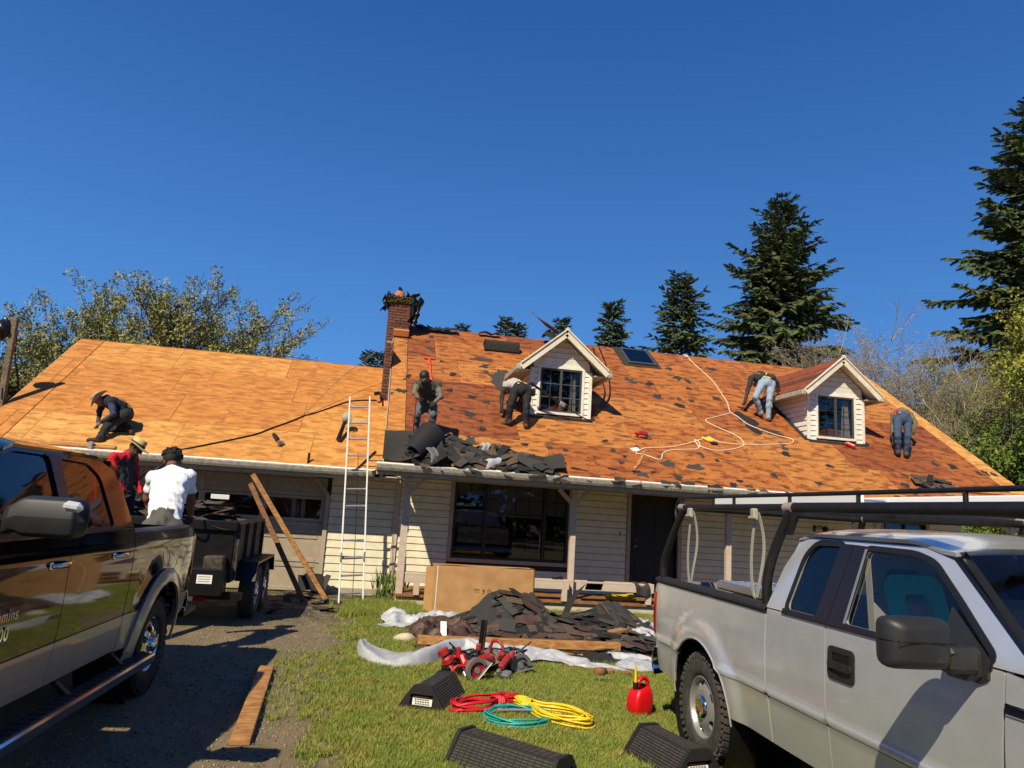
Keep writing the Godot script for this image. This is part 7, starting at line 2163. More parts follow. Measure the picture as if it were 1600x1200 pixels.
	mb = MB.new(); mb.box(Vector3(-0.14, 4.16, -15.93), Vector3(0.14, 0.08, 0.07), 0.02, Basis(Vector3.BACK, 0.3)); mb.tube([Vector3(-0.08, 4.18, -15.9), Vector3(-0.04, 3.96, -15.86)], 0.02, 6); solo("hose_coupling", mb, M.plastic_black, "black coupling at the foot of the chimney", "coupling")
	mb = MB.new(); mb.tube(curve([Vector3(-0.05, 5.53, -16.6), Vector3(-0.48, 4.98, -16.4), Vector3(-0.98, 4.4, -15.9), Vector3(-1.57, groof_y(-15.28) + 0.05, -15.28)], 8), 0.007, 5); solo("thin_line", mb, M.hose_tan, "thin pale line sagging from the chimney to the garage roof", "cord")
	for k in [[[5.42, -18.1], [5.30, -17.2], [5.16, -16.3], [5.00, -15.6], [4.55, -14.75]], [[5.62, -18.2], [5.50, -17.1], [5.28, -16.1], [5.02, -15.4], [4.50, -14.70]]]:
		mb = MB.new(); mb.tube(on_deck(k, 0.05, 5), 0.016, 6); solo("lifeline", mb, M.cord_black, "black lifeline nearer the left dormer's right eave" if k[0][0] < 5.5 else "black lifeline farther right of the left dormer's right eave", "rope", "black lifelines by the left dormer")
	var lan := thing("lanyard", "dark harness lanyard stretched past the left dormer's window", "lanyard", Vector3(2.95, 4.38, -14.2))
	mb = MB.new(); mb.tube([Vector3(0.0, 0.02, 0.02), Vector3(0.35, -0.16, -0.05), Vector3(0.70, -0.33, -0.12)], [0.03, 0.022, 0.03], 7); part("webbing", mb, M.bronze, lan)
	mb = MB.new(); mb.tube(curve([Vector3(0.75, -0.36, -0.13), Vector3(1.1, -0.52, -0.2), Vector3(1.45, -0.64, -0.28)], 5), 0.012, 6); part("rope_tail", mb, M.cord_black, lan)
	mb = MB.new(); mb.box(Vector3(0.73, -0.34, -0.11), Vector3(0.13, 0.09, 0.06), 0.015, Basis(Vector3.BACK, -0.5)); part("rope_grab", mb, M.galvanised, lan)
	# planks at the eaves
	var pl := thing("toe_board", "plank lying along the garage eave held by a bracket", "plank", Vector3(-5.35, groof_y(-13.79) + 0.02, -13.79))
	mb = MB.new(); mb.beam(Vector3(-0.95, -0.0, 0), Vector3(0.78, 0.01, 0.0), 0.09, 0.04, Vector3(0, 0.8, 0.57), 0.003); part("board", mb, M.lumber, pl)
	mb = MB.new(); mb.box(Vector3(0.39, 0.06, 0.03), Vector3(0.07, 0.05, 0.09), 0.006); mb.box(Vector3(0.39, -0.03, 0.08), Vector3(0.07, 0.12, 0.02), 0.006); part("bracket", mb, M.galvanised, pl)
	for k in [[11.4, 13.7, -13.08, 0.0, "longer pale board lying along the right eave"], [11.55, 13.6, -12.92, 0.03, "second pale board lying lower along the right eave"]]:
		mb = MB.new(); mb.beam(Vector3(k[0], roof_y(k[2]) + 0.03, k[2]), Vector3(k[1], roof_y(k[2]) + 0.03, k[2]), 0.09, 0.035, Vector3(0, 0.82, 0.57), 0.003); solo("eave_board", mb, M.lumber, k[4], "board", "boards at the right eave")
	# curled sheet above the ridge
	mb = MB.new()
	mb.grid(12, 3, func(a: float, b: float) -> Vector3: return Vector3(3.69 + 0.72 * a + 0.07 * b * (0.3 + a), 7.06 - 0.62 * a + 0.13 * a * a + 0.02 + 0.035 * b, -18.2 - 0.45 * (b - 0.5) * minf(1.0, a * 1.6 + 0.05)), 0.008)
	solo("curled_sheet", mb, M.roofboard, "brown curled sheet sticking up over the ridge left of the dormer", "sheet")
	mb = MB.new(); mb.grid(8, 8, func(a: float, b: float) -> Vector3: return Vector3(4.0 + 0.4 * a, 6.42 + 0.2 * sin(a * 3.0) * (1 - b) + 0.05 * sin(b * 9 + a * 4), -18.2 + 0.3 * b), 0.005); solo("black_felt_flap", mb, M.felt_dark, "black felt flap folded on the ridge left of the dormer", "roofing felt")
	mb = MB.new(); mb.grid(8, 4, func(a: float, b: float) -> Vector3: return Vector3(2.3 + 0.55 * a, roof_y(-18.2) + 0.05 + 0.06 * absf(sin(a * 5.0)), -18.25 + 0.2 * b), 0.005); solo("ridge_scrap", mb, M.shingle_brown, "torn shingle scrap standing on the ridge above the rubber wedge", "shingle")
	mb = MB.new(); mb.tube([Vector3(-1.25, 2.36, -13.8), Vector3(-1.25, 2.60, -13.8)], 0.024, 8); solo("vent_pipe", mb, M.bronze, "short dark pipe standing at the garage eave", "pipe")
	# heap of torn roofing on the main eave
	var hp := thing("roofing_heap", "heap of torn black felt and shingles resting on the main eave", "shingles", Vector3(0, 0, 0))
	for k in [[0.40, -13.05, 0.62, 0.95, 0.15, 0.0, M.felt], [0.85, -12.95, 0.60, 0.9, 0.35, 0.1, M.shingle_back]]:
		mb = MB.new()
		mb.T = roof_at(k[0], k[1], 0.03, k[5])
		mb.grid(10, 10, func(a: float, b: float) -> Vector3: return Vector3((a - 0.5) * k[2], 0.05 + k[4] * pow(absf(a - 0.4), 1.6) + 0.05 * sin(b * 4.0 + a * 3.0), (b - 0.5) * k[3]), 0.006)
		part("felt_sheet", mb, k[6], hp)
	mb = MB.new(); mb.T = roof_at(0.75, -13.05, 0.02, -0.5)   # big folded flap that catches a hollow shadow
	mb.grid(14, 12, func(a: float, b: float) -> Vector3:
		var an := lerpf(-0.3, 2.4, a); return Vector3(0.30 * cos(an) * (1 - 0.4 * b), 0.06 + 0.34 * sin(maxf(an, 0.0)) * (1 - 0.45 * b), (b - 0.5) * 0.75), 0.006)
	part("felt_sheet", mb, M.shingle_back, hp)
	for i in 95:
		var x := 0.5 + 2.75 * rng.randf(); var up := rng.randf() * (0.95 - 0.18 * x)
		var z := -12.68 - up
		var s := shingle(hp, Vector3.ZERO, rr(0.2, 0.7), rr(0.14, 0.36), 0, 0, 0, null, 0.3)
		s.transform = roof_at(x, z, 0.02 + rr(0.0, 0.10) * (1.0 - up * 0.6), rr(-1.2, 1.2)) * Transform3D(Basis.from_euler(Vector3(rr(-0.16, 0.16), 0, rr(-0.16, 0.16))), Vector3.ZERO)
	var wp := 0
	for k in [[0.98, -12.72, 0.16, 0.42, 1.25, "grey white paper strip hanging over the gutter by the heap"], [2.05, -12.75, 0.3, 0.14, 0.3, "white paper scrap at the right foot of the roof heap"], [1.95, -13.2, 0.16, 0.14, 0.5, "small white scrap on top of the roof heap"]]:
		mb = MB.new(); mb.T = roof_at(k[0], k[1], 0.13, 0.5) * Transform3D(Basis(Vector3.RIGHT, 0.5 if wp == 0 else 0.1), Vector3.ZERO)
		mb.grid(4, 6, func(a: float, b: float) -> Vector3: return Vector3((a - 0.5) * k[2] + 0.04 * sin(b * 5), -0.1 * b * b + 0.02 * sin(a * 6), (b - 0.5) * k[3]), 0.003)
		solo("paper_scrap", mb, M.tarp_white if wp else M.tarp_grey, k[5], "scrap"); wp += 1
	var hp2 := thing("shingle_pile", "small pile of grey shingles above the right eave boards", "shingles")
	for i in 16:
		var s := shingle(hp2, Vector3.ZERO, rr(0.2, 0.4), rr(0.14, 0.24), 0, 0, 0)
		s.transform = roof_at(rr(11.15, 11.75), rr(-13.35, -13.05), 0.03 + rr(0, 0.10), rr(-1, 1))
	# shingle bits hanging over the gutter
	var lip := thing("gutter_scraps", "torn shingle ends draped over the porch gutter", "shingles")
	for i in 34:
		var x := rr(0.6, 9.5)
		var s := shingle(lip, Vector3(x, roof_y(EZ) - rr(-0.01, 0.05), EZ + rr(0.0, 0.13)), rr(0.1, 0.3), rr(0.10, 0.22), rr(-0.4, 0.4), rr(0.2, 0.9), rr(-0.2, 0.2))
	# post with a hanging dark lantern left of the garage
	var po := thing("wooden_post", "weathered wooden post with a dark bag hanging, left of the garage", "post", Vector3(-7.02, 0, -14.85))
	mb = MB.new(); mb.beam(Vector3(0.06, 0, 0.0), Vector3(-0.03, 4.82, 0.0), 0.10, 0.10, Vector3.BACK, 0.006); part("shaft", mb, M.grey_wood, po)
	mb = MB.new(); mb.grid(14, 12, func(a: float, b: float) -> Vector3:
		var an := a * TAU; var r_ := 0.17 * sin(PI * clampf(b, 0.06, 0.94)) * (1 + 0.22 * sin(an * 3 + b * 7))
		return Vector3(-0.19 + cos(an) * r_, 4.80 - 0.45 * b, 0.02 + sin(an) * r_ * 0.8))
	part("hanging_bag", mb, M.plastic_black, po)
	mb = MB.new(); mb.tube([Vector3(0.0, 3.45, 0.06), Vector3(0.02, 3.25, 0.07), Vector3(0.08, 3.18, 0.03)], 0.008, 5); part("wire", mb, M.cord_black, po)

func frame_box_flat(mb: MB, w: float, l: float, h: float, t: float) -> void:
	for s in [-1.0, 1.0]:
		mb.box(Vector3(s * (w - t) * 0.5, h * 0.5, 0), Vector3(t, h, l), 0.01)
		mb.box(Vector3(0, h * 0.5 + 0.001, s * (l - t) * 0.5), Vector3(w - 2 * t, h, t), 0.01)

func coil(called: String, label: String, at: Vector3, m: Material, r: float, ax: float, turn: float, loops: int, tie: float, sq := 0.0) -> void:
	# a hank of cord: loops of radius r stretched by ax along its long axis; tie > 0 pinches it at that place
	var o := thing(called, label, "cord coil", at, turn)
	var mb := MB.new()
	for i in loops:
		var pts := []
		var k := 22
		var ra := r * rr(0.82, 1.12); var oy := 0.012 + 0.075 * rng.randf() * (1.0 if loops > 8 else 0.6)
		var ph := rr(0, TAU); var ox := rr(-0.05, 0.05) * r * 2
		for j in k + 1:
			var a := TAU * j / k
			var x := cos(a) * ra * ax + ox; var z := sin(a) * ra
			if tie != 0.0: z *= lerpf(0.22, 1.0, smoothstep(0.0, 0.75, absf(x - tie * r * ax) / (r * ax)))
			pts.append(Vector3(x, maxf(0.012, oy * (1.0 + 0.25 * sin(a * 2 + ph)) + 0.012), z + rr(-0.008, 0.008)))
		mb.tube(curve(pts, 2), 0.0085, 6, false)
	part("loops", mb, m, o)
	if tie != 0.0:
		mb = MB.new()
		for i in 4:
			var ring := []
			for j in 17: ring.append(Vector3(tie * r * ax + (i - 1.5) * 0.02 + 0.01 * sin(j), 0.055 + 0.055 * sin(TAU * j / 16), 0.085 * r / 0.2 * cos(TAU * j / 16)))
			mb.tube(ring, 0.009, 6, false)
		part("wrap", mb, m, o)

func circular_saw(label: String, at: Vector3, B: Basis, body: Material, disc: Material) -> void:
	var o := thing("circular_saw", label, "circular saw", at, 0.0, "power saws heaped on the lawn")
	var T := Transform3D(B.scaled_local(Vector3.ONE * 1.08), Vector3.ZERO)
	var LX := Transform3D(Basis(Vector3(0, 1, 0), Vector3(0, 0, 1), Vector3(1, 0, 0)), Vector3.ZERO)
	var mb := MB.new(); mb.T = T   # blade faces local z
	mb.lathe([Vector2(0.0, 0.004), Vector2(0.085, 0.004), Vector2(0.092, 0.0), Vector2(0.085, -0.004), Vector2(0.0, -0.004)], 40, LX)
	part("saw_blade", mb, disc, o)
	mb = MB.new(); mb.T = T
	var pg := circ(0, 0, 0.112, 24, -0.2, PI + 0.25)
	var inner := circ(0, 0, 0.078, 24, PI + 0.25, -0.2)
	pg.append_array(inner)
	mb.prism(pg, 0.05); 
	part("blade_guard", mb, M.tool_grey, o)
	mb = MB.new(); mb.T = T
	mb.box(Vector3(0.0, -0.055, -0.03), Vector3(0.30, 0.006, 0.15), 0.002, Basis(Vector3.BACK, 0.05)); part("base_plate", mb, M.tool_grey, o)
	mb = MB.new(); mb.T = T
	mb.tube([Vector3(0, 0.02, -0.03), Vector3(0.0, 0.02, -0.18)], [0.058, 0.05], 14); part("motor", mb, body, o)
	mb = MB.new(); mb.T = T
	mb.tube(curve([Vector3(-0.05, 0.09, -0.05), Vector3(-0.12, 0.15, -0.06), Vector3(-0.19, 0.12, -0.06), Vector3(-0.20, 0.03, -0.06), Vector3(-0.10, -0.02, -0.06)], 5), 0.016, 8); mb.box(Vector3(-0.17, -0.0, -0.06), Vector3(0.07, 0.05, 0.07), 0.015); part("handle", mb, body, o)
	mb = MB.new(); mb.T = T; mb.lathe([Vector2(0.03, 0.012), Vector2(0.028, 0.02), Vector2(0.0, 0.02)], 16, LX); part("arbor", mb, M.galvanised, o)

func build_yard() -> void:
	rng.seed = 777
	var mb: MB
	# cardboard carton in front of the porch
	var bx := thing("cardboard_box", "large open brown cardboard carton standing in front of the porch", "box", Vector3(1.97, 0.0, -12.55))
	var W := 1.70; var H := 0.80; var Dp := 0.42
	for f in [["front_panel", Vector3(0, H * 0.5, Dp * 0.5), Vector3(W, H, 0.007)], ["back_panel", Vector3(0, H * 0.5 + 0.0, -Dp * 0.5), Vector3(W, H, 0.007)], ["side_panel", Vector3(-W * 0.5, H * 0.5, 0), Vector3(0.007, H, Dp - 0.008)], ["side_panel", Vector3(W * 0.5, H * 0.5, 0), Vector3(0.007, H, Dp - 0.008)], ["bottom_panel", Vector3(0, 0.006, 0), Vector3(W - 0.01, 0.007, Dp - 0.01)]]:
		mb = MB.new(); mb.box(f[1], f[2], 0.002); part(f[0], mb, M.cardboard, bx)
	mb = MB.new(); mb.grid(2, 6, func(a: float, b: float) -> Vector3: return Vector3(-W * 0.5 - 0.005 - 0.13 * a, 0.02 + (H - 0.05) * b + 0.01 * a, Dp * 0.5 - 0.01 - 0.12 * a), 0.006); part("open_flap", mb, M.cardboard, bx)
	mb = MB.new(); mb.grid(2, 6, func(a: float, b: float) -> Vector3: return Vector3(W * 0.5 + 0.005 + 0.05 * a, 0.02 + (H - 0.03) * b, Dp * 0.5 - 0.01 - 0.16 * a), 0.006); part("open_flap", mb, M.cardboard, bx)
	mb = MB.new(); mb.grid(8, 2, func(a: float, b: float) -> Vector3: return Vector3((a - 0.5) * W, H + 0.005 - 0.05 * b + 0.012 * sin(a * 9.0), Dp * 0.5 - 0.02 - 0.16 * b), 0.006); part("folded_flap", mb, M.cardboard, bx)
	mb = MB.new(); mb.box(Vector3(-W * 0.5 + 0.05, H * 0.5, Dp * 0.5 + 0.005), Vector3(0.012, H - 0.02, 0.002)); part("torn_edge", mb, M.paper, bx)
	mb = MB.new()   # printed marks: two lines of small print, a tree, a ring, a dash
	var zf := Dp * 0.5 + 0.0055
	for i in 5: mb.box(Vector3(-0.16 + 0.02 * i, 0.43, zf), Vector3(0.013, 0.022, 0.001)); mb.box(Vector3(-0.15 + 0.018 * i, 0.395, zf), Vector3(0.012, 0.010, 0.001))
	mb.prism(PackedVector2Array([Vector2(0.0, 0.45), Vector2(-0.03, 0.41), Vector2(0.03, 0.41)]), 0.001, Transform3D(Basis.IDENTITY, Vector3(0, 0, zf))); mb.box(Vector3(0, 0.395, zf), Vector3(0.012, 0.03, 0.001)); mb.box(Vector3(0, 0.378, zf), Vector3(0.05, 0.008, 0.001))
	for i in 14: mb.box(Vector3(0.10 + 0.032 * cos(TAU * i / 14), 0.41 + 0.032 * sin(TAU * i / 14), zf), Vector3(0.011, 0.011, 0.001))
	mb.box(Vector3(0.10, 0.41, zf), Vector3(0.02, 0.02, 0.001))
	for i in 4: mb.box(Vector3(0.21 + 0.018 * i, 0.415, zf), Vector3(0.012, 0.012, 0.001))
	part("printed_marks", mb, M.card_print, bx)
	# tarps
	mb = MB.new()
	var fr := [Vector3(-0.02, 0.01, -8.95), Vector3(0.08, 0.01, -8.45), Vector3(0.38, 0.0, -8.14), Vector3(0.72, 0.0, -8.32), Vector3(1.02, 0.0, -8.70), Vector3(1.30, 0.0, -8.95)]
	var fc := curve(fr, 8)
	var tn := noise(808, 2.0, 3)
	mb.grid(40, 12, func(a: float, b: float) -> Vector3:
		var p: Vector3 = fc[int(a * (fc.size() - 1))]
		var hgt := 0.10 + 0.10 * pow(sin(a * PI * 0.5 + 0.1), 2.0) - 0.07 * exp(-pow((a - 0.38) / 0.16, 2)) + 0.03 * exp(-pow((a - 0.1) / 0.1, 2))
		var back := Vector3(0.10, 0, -1.0)
		var y := hgt * (1.0 - pow(1.0 - minf(b * 2.0, 1.0), 2.0)) if b < 0.5 else lerpf(hgt, 0.03, smoothstep(0.5, 1.0, b))
		return p + back * (0.12 * minf(b * 2.0, 1.0) + maxf(0, b - 0.5) * 1.3) + Vector3(0, y + 0.018 * tn.get_noise_2d(p.x * 1.4 + b * 1.2, p.z * 1.4) + 0.008, 0), 0.004)
	solo("white_tarp", mb, M.tarp_white, "grey white tarp with its front edge curled up, left of the saws", "tarp", "tarps under the debris")
	crumple("white_tarp", "white tarp band rolled along the front of the debris", "tarp", M.tarp_white, [Vector3(1.05, 0.03, -8.62), Vector3(2.35, 0.02, -8.50), Vector3(2.4, 0.05, -9.0), Vector3(1.1, 0.10, -9.15)], 0.11, 21, 30, 0.5, "tarps under the debris")
	crumple("white_tarp", "narrow white tarp tail trailing right of the saws", "tarp", M.tarp_white, [Vector3(2.15, 0.02, -8.75), Vector3(3.05, 0.0, -8.15), Vector3(3.1, 0.0, -8.24), Vector3(2.25, 0.05, -9.05)], 0.06, 22, 26, 0.8, "tarps under the debris")
	crumple("white_tarp", "white tarp corner spread beside the silver pickup's bumper", "tarp", M.tarp_white, [Vector3(2.95, 0.0, -8.42), Vector3(3.7, 0.0, -8.0), Vector3(3.9, 0.0, -8.9), Vector3(3.2, 0.02, -9.2)], 0.07, 23, 26, 0.9, "tarps under the debris")
	crumple("white_tarp", "white tarp at the back left edge of the debris", "tarp", M.tarp_white, [Vector3(0.25, 0.0, -10.75), Vector3(1.25, 0.0, -10.55), Vector3(1.5, 0.02, -11.7), Vector3(0.35, 0.02, -11.6)], 0.13, 24, 28, 0.9, "tarps under the debris")
	crumple("white_tarp", "white tarp at the back right edge of the debris", "tarp", M.tarp_white, [Vector3(3.75, 0.0, -10.1), Vector3(4.5, 0.0, -10.0), Vector3(4.6, 0.02, -11.6), Vector3(3.9, 0.03, -11.3)], 0.14, 25, 26, 0.9, "tarps under the debris")
	crumple("brown_tarp", "brown tarp fold left of the debris heap", "tarp", M.tarp_brown, [Vector3(0.62, 0.0, -9.2), Vector3(1.5, 0.0, -9.3), Vector3(1.5, 0.04, -10.6), Vector3(0.72, 0.03, -10.7)], 0.17, 26, 28, 0.9)
	crumple("felt_sheet", "flat black felt spread in front of the debris at right", "roofing felt", M.felt_dark, [Vector3(2.2, 0.0, -8.75), Vector3(3.6, 0.0, -8.5), Vector3(3.9, 0.0, -9.9), Vector3(2.2, 0.0, -9.9)], 0.05, 27, 24, 0.6)
	mb = MB.new(); mb.ball(Vector3(0.60, 0.0, -9.95), Vector3(0.20, 0.09, 0.14), Basis(Vector3.UP, 0.4), 12); solo("pale_stone", mb, M.skirt, "pale flat stone in the grass left of the debris", "stone")
	# the heap of torn roofing
	var hp := thing("debris_heap", "wide heap of torn black roofing before the porch", "shingles")
	var hf := func(x: float, z: float) -> float:
		return 0.05 + 0.36 * exp(-pow((x - 2.15) / 0.55, 2) - pow((z + 10.9) / 0.55, 2)) + 0.26 * exp(-pow((x - 3.75) / 0.55, 2) - pow((z + 11.3) / 0.5, 2)) + 0.14 * exp(-pow((x - 2.7) / 1.5, 2) - pow((z + 10.6) / 0.8, 2))
	mb = MB.new()
	mb.grid(40, 26, func(a: float, b: float) -> Vector3:
		var x := lerpf(0.95, 4.6, a); var z := lerpf(-11.9, -9.5, b)
		var e := minf(1.0, 6.0 * minf(minf(a, 1 - a), minf(b, 1 - b)))
		return Vector3(x, (hf.call(x, z) + 0.05 * noise_a.get_noise_2d(x * 70, z * 70)) * e - 0.02, z))
	part("heap_core", mb, M.felt_dark, hp)
	for i in 300:
		var x := rr(1.0, 4.55); var z := lerpf(-11.85, -9.35, sqrt(rng.randf()))
		var n := Vector3(-(hf.call(x + 0.1, z) - hf.call(x - 0.1, z)) * 5.0, 1.0, -(hf.call(x, z + 0.1) - hf.call(x, z - 0.1)) * 5.0)
		var front := smoothstep(-11.0, -9.6, z)
		var ms := [M.shingle_brown, M.shingle_brown, M.tarp_brown, M.shingle, M.felt_dark] if rng.randf() < 0.3 + 0.5 * front else [M.felt, M.felt_dark, M.shingle_back, M.shingle, M.shingle_brown]
		shingle_on(hp, Vector3(x, hf.call(x, z) + rr(0.005, 0.05), z), n, rr(0.15, 0.5), rr(0.12, 0.28), ms[rng.randi() % 5], 0.22)
	for k in [[2.0, 1.05, 0.53, 0.1], [2.42, 0.6, 0.52, 1.6], [3.85, 0.8, 0.40, 0.8]]:   # pleated felt over the hump
		mb = MB.new()
		mb.grid(36, 10, func(a: float, b: float) -> Vector3:
			var x: float = k[0] + (a - 0.5) * k[1] * (1.0 + 0.5 * b); var z := (-10.95 if k[0] < 3.0 else -11.4) + 0.85 * b
			return Vector3(x, maxf(0.03, k[2] * (1.0 - 0.85 * pow(b, 1.2)) * (1.0 - 0.7 * pow(absf(a - 0.55) * 2, 2)) + 0.035 * absf(sin(a * 15.0 + k[3])) + 0.03), z), 0.005)
		part("pleated_felt", mb, M.felt, hp)
	# single pieces round the heap
	mb = MB.new(); mb.prism(PackedVector2Array([Vector2(-0.10, 0), Vector2(0.03, 0), Vector2(0.20, 0.34), Vector2(0.48, 0.72), Vector2(0.10, 0.40)]), 0.006, Transform3D(Basis(Vector3.RIGHT, -0.75), Vector3(3.42, 0.05, -12.3))); solo("felt_strip", mb, M.felt_dark, "pointed black felt strip leaning up against the porch rail", "roofing felt")
	mb = MB.new(); mb.grid(8, 6, func(a: float, b: float) -> Vector3: return Vector3(4.95 + 0.28 * a + 0.05 * b, 0.595 - (0.26 * maxf(0.0, b - 0.3) * 1.2) + 0.015 * sin(a * 9), -13.36 + 0.20 * minf(b * 2.0, 1.0) + 0.02 * sin(a * 7 + b * 3)), 0.005); solo("felt_strip", mb, M.felt, "grey felt scrap draped over the right end of the porch rail", "roofing felt")
	mb = MB.new(); mb.grid(8, 6, func(a: float, b: float) -> Vector3: return Vector3(4.1 + 0.32 * a - 0.1 * b, 0.60 - 0.17 * maxf(0.0, b - 0.5) * 2, -13.42 + 0.22 * minf(b * 1.9, 1.0)), 0.004); solo("felt_strip", mb, M.felt_dark, "dark felt patch over the middle of the porch rail", "roofing felt")
	mb = MB.new(); mb.box(Vector3(3.5, 0.60, -13.32), Vector3(0.22, 0.04, 0.09), 0.012, Basis(Vector3.UP, 0.3)); mb.box(Vector3(3.56, 0.625, -13.30), Vector3(0.07, 0.04, 0.05), 0.01); solo("staple_gun", mb, M.black_trim, "small black tool lying on the porch rail by the middle post", "tool")
	mb = MB.new(); mb.tube([Vector3(1.30, 0.10, -11.6), Vector3(1.48, 0.07, -11.45), Vector3(1.72, 0.06, -11.35)], 0.022, 8); solo("pry_bar", mb, M.orange_red, "orange red pry bar on the tarp left of the debris", "pry bar")
	mb = MB.new(); mb.box(Vector3(1.05, 0.17, -9.62), Vector3(0.08, 0.012, 0.3), 0.003, Basis(Vector3.RIGHT, 0.9)); solo("paper_tag", mb, M.paper, "white and red paper tag on the brown tarp", "tag")
	# lumber
	mb = MB.new(); mb.uo = Vector2(0.3, 0.1); mb.box(Vector3(2.02, 0.11, -9.35), Vector3(2.62, 0.10, 0.11), 0.004, Basis(Vector3.UP, -0.02)); solo("timber_plank", mb, M.lumber, "long yellow timber lying on edge across the front of the debris", "plank")
	mb = MB.new(); mb.beam(Vector3(2.95, 0.10, -9.85), Vector3(3.75, 0.17, -10.35), 0.14, 0.04, Vector3.UP, 0.004); solo("timber_plank", mb, M.lumber, "short yellow board slanting behind the long timber's right end", "plank")
	mb = MB.new(); mb.beam(Vector3(2.2, 0.05, -9.15), Vector3(2.75, 0.04, -9.05), 0.12, 0.035, Vector3.UP, 0.004); solo("timber_plank", mb, M.lumber, "short board end under the long timber", "plank")
	mb = MB.new(); mb.uo = Vector2(0.7, 0.5); mb.box(Vector3.ZERO, Vector3(0.14, 0.045, 2.36), 0.004)
	var pk := solo("timber_plank", mb, M.lumber, "single plank lying on the gravel in the dark pickup's shadow", "plank")
	pk.position = Vector3(-0.83, 0.03, -6.80); pk.rotation.y = 0.062
	for k in [[Vector3(-0.62, 0.02, -13.25), Vector3(-2.11, 2.12, -13.22), M.lumber, "yellower plank leaning on the trailer corner, crossing in front"], [Vector3(-1.0, 0.02, -13.1), Vector3(-2.14, 1.96, -13.28), M.old_lumber, "darker plank leaning on the trailer corner, steeper one"]]:
		mb = MB.new(); mb.beam(k[0], k[1], 0.085, 0.04, Vector3.BACK, 0.004); solo("leaning_plank", mb, k[2], k[3], "plank", "planks leaning on the trailer")
	var gs := thing("shingle_scraps", "torn shingle scraps strewn by the garage door and ladder foot", "shingles")
	for i in 46:
		var x := rr(-1.5, 0.5); var z := rr(-14.3, -11.8)
		shingle(gs, Vector3(x, ground_y(x, z) + rr(0.01, 0.05), z), rr(0.12, 0.42), rr(0.1, 0.26), rr(0, TAU), rr(-0.25, 0.25), rr(-0.25, 0.25))
	shingle(gs, Vector3(-1.0, 0.22, -14.3), 0.46, 0.36, 0.3, 1.1, 0.2, M.felt_dark); shingle(gs, Vector3(-0.78, 0.2, -14.35), 0.22, 0.4, -0.2, 1.2, 0.5, M.shingle)
	for k in [[1.25, -7.22, "black felt scrap on the grass before the red cord", 0.24], [2.60, -7.75, "black felt scrap on the grass behind the petrol can", 0.22]]:
		mb = MB.new(); mb.T = Transform3D(Basis(Vector3.RIGHT, -PI / 2), Vector3(k[0], 0.035, k[1])); mb.prism(ragged(k[3], k[3] * 0.6, 12, 0.2), 0.006); solo("felt_scrap", mb, M.felt_dark, k[2], "roofing felt")
	mb = MB.new()
	mb.ball(Vector3(2.66, 0.06, -8.05), Vector3(0.10, 0.05, 0.06), Basis(Vector3.UP, 0.3), 8); mb.box(Vector3(2.78, 0.05, -8.1), Vector3(0.12, 0.07, 0.07), 0.02, Basis(Vector3.UP, -0.4)); mb.box(Vector3(2.95, 0.05, -8.02), Vector3(0.10, 0.06, 0.06), 0.02)
	solo("tool_belt", mb, M.old_lumber, "worn tan leather tool belt on the grass near the tarp corner", "tool belt")
	# wedges on the lawn
	wedge("ribbed black rubber wedge with white sticker left of the red cord", Transform3D(Basis(Vector3.UP, PI - 0.42 + PI), Vector3(0.70, 0.012, -6.82)), 0.60)
	wedge("ribbed black rubber wedge at the bottom edge of the photo", Transform3D(Basis(Vector3.UP, 0.735), Vector3(1.08, 0.0, -5.08)), 0.80)
	wedge("ribbed black rubber wedge beside the silver pickup's rear wheel", Transform3D(Basis(Vector3.UP, 0.22), Vector3(2.28, 0.012, -5.20)), 0.58)
	# cords
	coil("cord_coil", "red extension cord bundled on the grass", Vector3(1.13, 0, -6.62), M.cord_red, 0.15, 2.2, 0.55, 15, 0.45)
	coil("hose_coil", "teal green air hose coiled in a ring on the grass", Vector3(1.36, 0, -6.30), M.cord_teal, 0.25, 1.05, 0.2, 8, 0.0)
	coil("cord_coil", "yellow extension cord bundled on the grass beside the teal hose", Vector3(1.68, 0, -6.40), M.cord_yellow, 0.17, 2.4, -0.95, 17, -0.62)
	mb = MB.new(); mb.tube([Vector3(1.22, 0.06, -6.42), Vector3(1.5, 0.055, -6.46)], 0.014, 8); mb.tube([Vector3(1.21, 0.06, -6.42), Vector3(1.25, 0.06, -6.425)], 0.02, 8); solo("hose_fitting", mb, M.galvanised, "metal hose fitting lying across the teal hose", "fitting")
	coil("yellow_strap_coil", "yellow strap coil lying on the porch floor under the rail", Vector3(4.85, 0.22, -13.6), M.cord_yellow, 0.13, 2.2, 0.1, 9, 0.0)
	# petrol can
	var gc := thing("petrol_can", "red plastic petrol can with yellow spout on the grass", "petrol can", Vector3(2.53, 0.01, -6.50), 0.35)
	mb = MB.new()
	mb.grid(28, 10, func(a: float, b: float) -> Vector3:
		var an := a * TAU; var c := cos(an); var s := sin(an)
		var k := pow(sin(clampf(b, 0.015, 0.985) * PI), 0.16)
		var sx := 0.112 * signf(c) * pow(absf(c), 0.45) * k; var szz := 0.085 * signf(s) * pow(absf(s), 0.45) * k
		return Vector3(sx * (1.0 - 0.12 * b), 0.25 * b + 0.03 * b * (sx / 0.11) , szz))
	part("can_body", mb, M.red_plastic, gc)
	mb = MB.new(); mb.tube(curve([Vector3(0.085, 0.20, 0), Vector3(0.085, 0.29, 0), Vector3(0.03, 0.325, 0), Vector3(-0.02, 0.29, 0), Vector3(-0.03, 0.24, 0)], 5), 0.019, 8); part("carry_handle", mb, M.red_plastic, gc)
	mb = MB.new(); mb.tube([Vector3(-0.05, 0.235, 0), Vector3(-0.055, 0.29, 0)], 0.026, 10); part("spout_collar", mb, M.black_trim, gc)
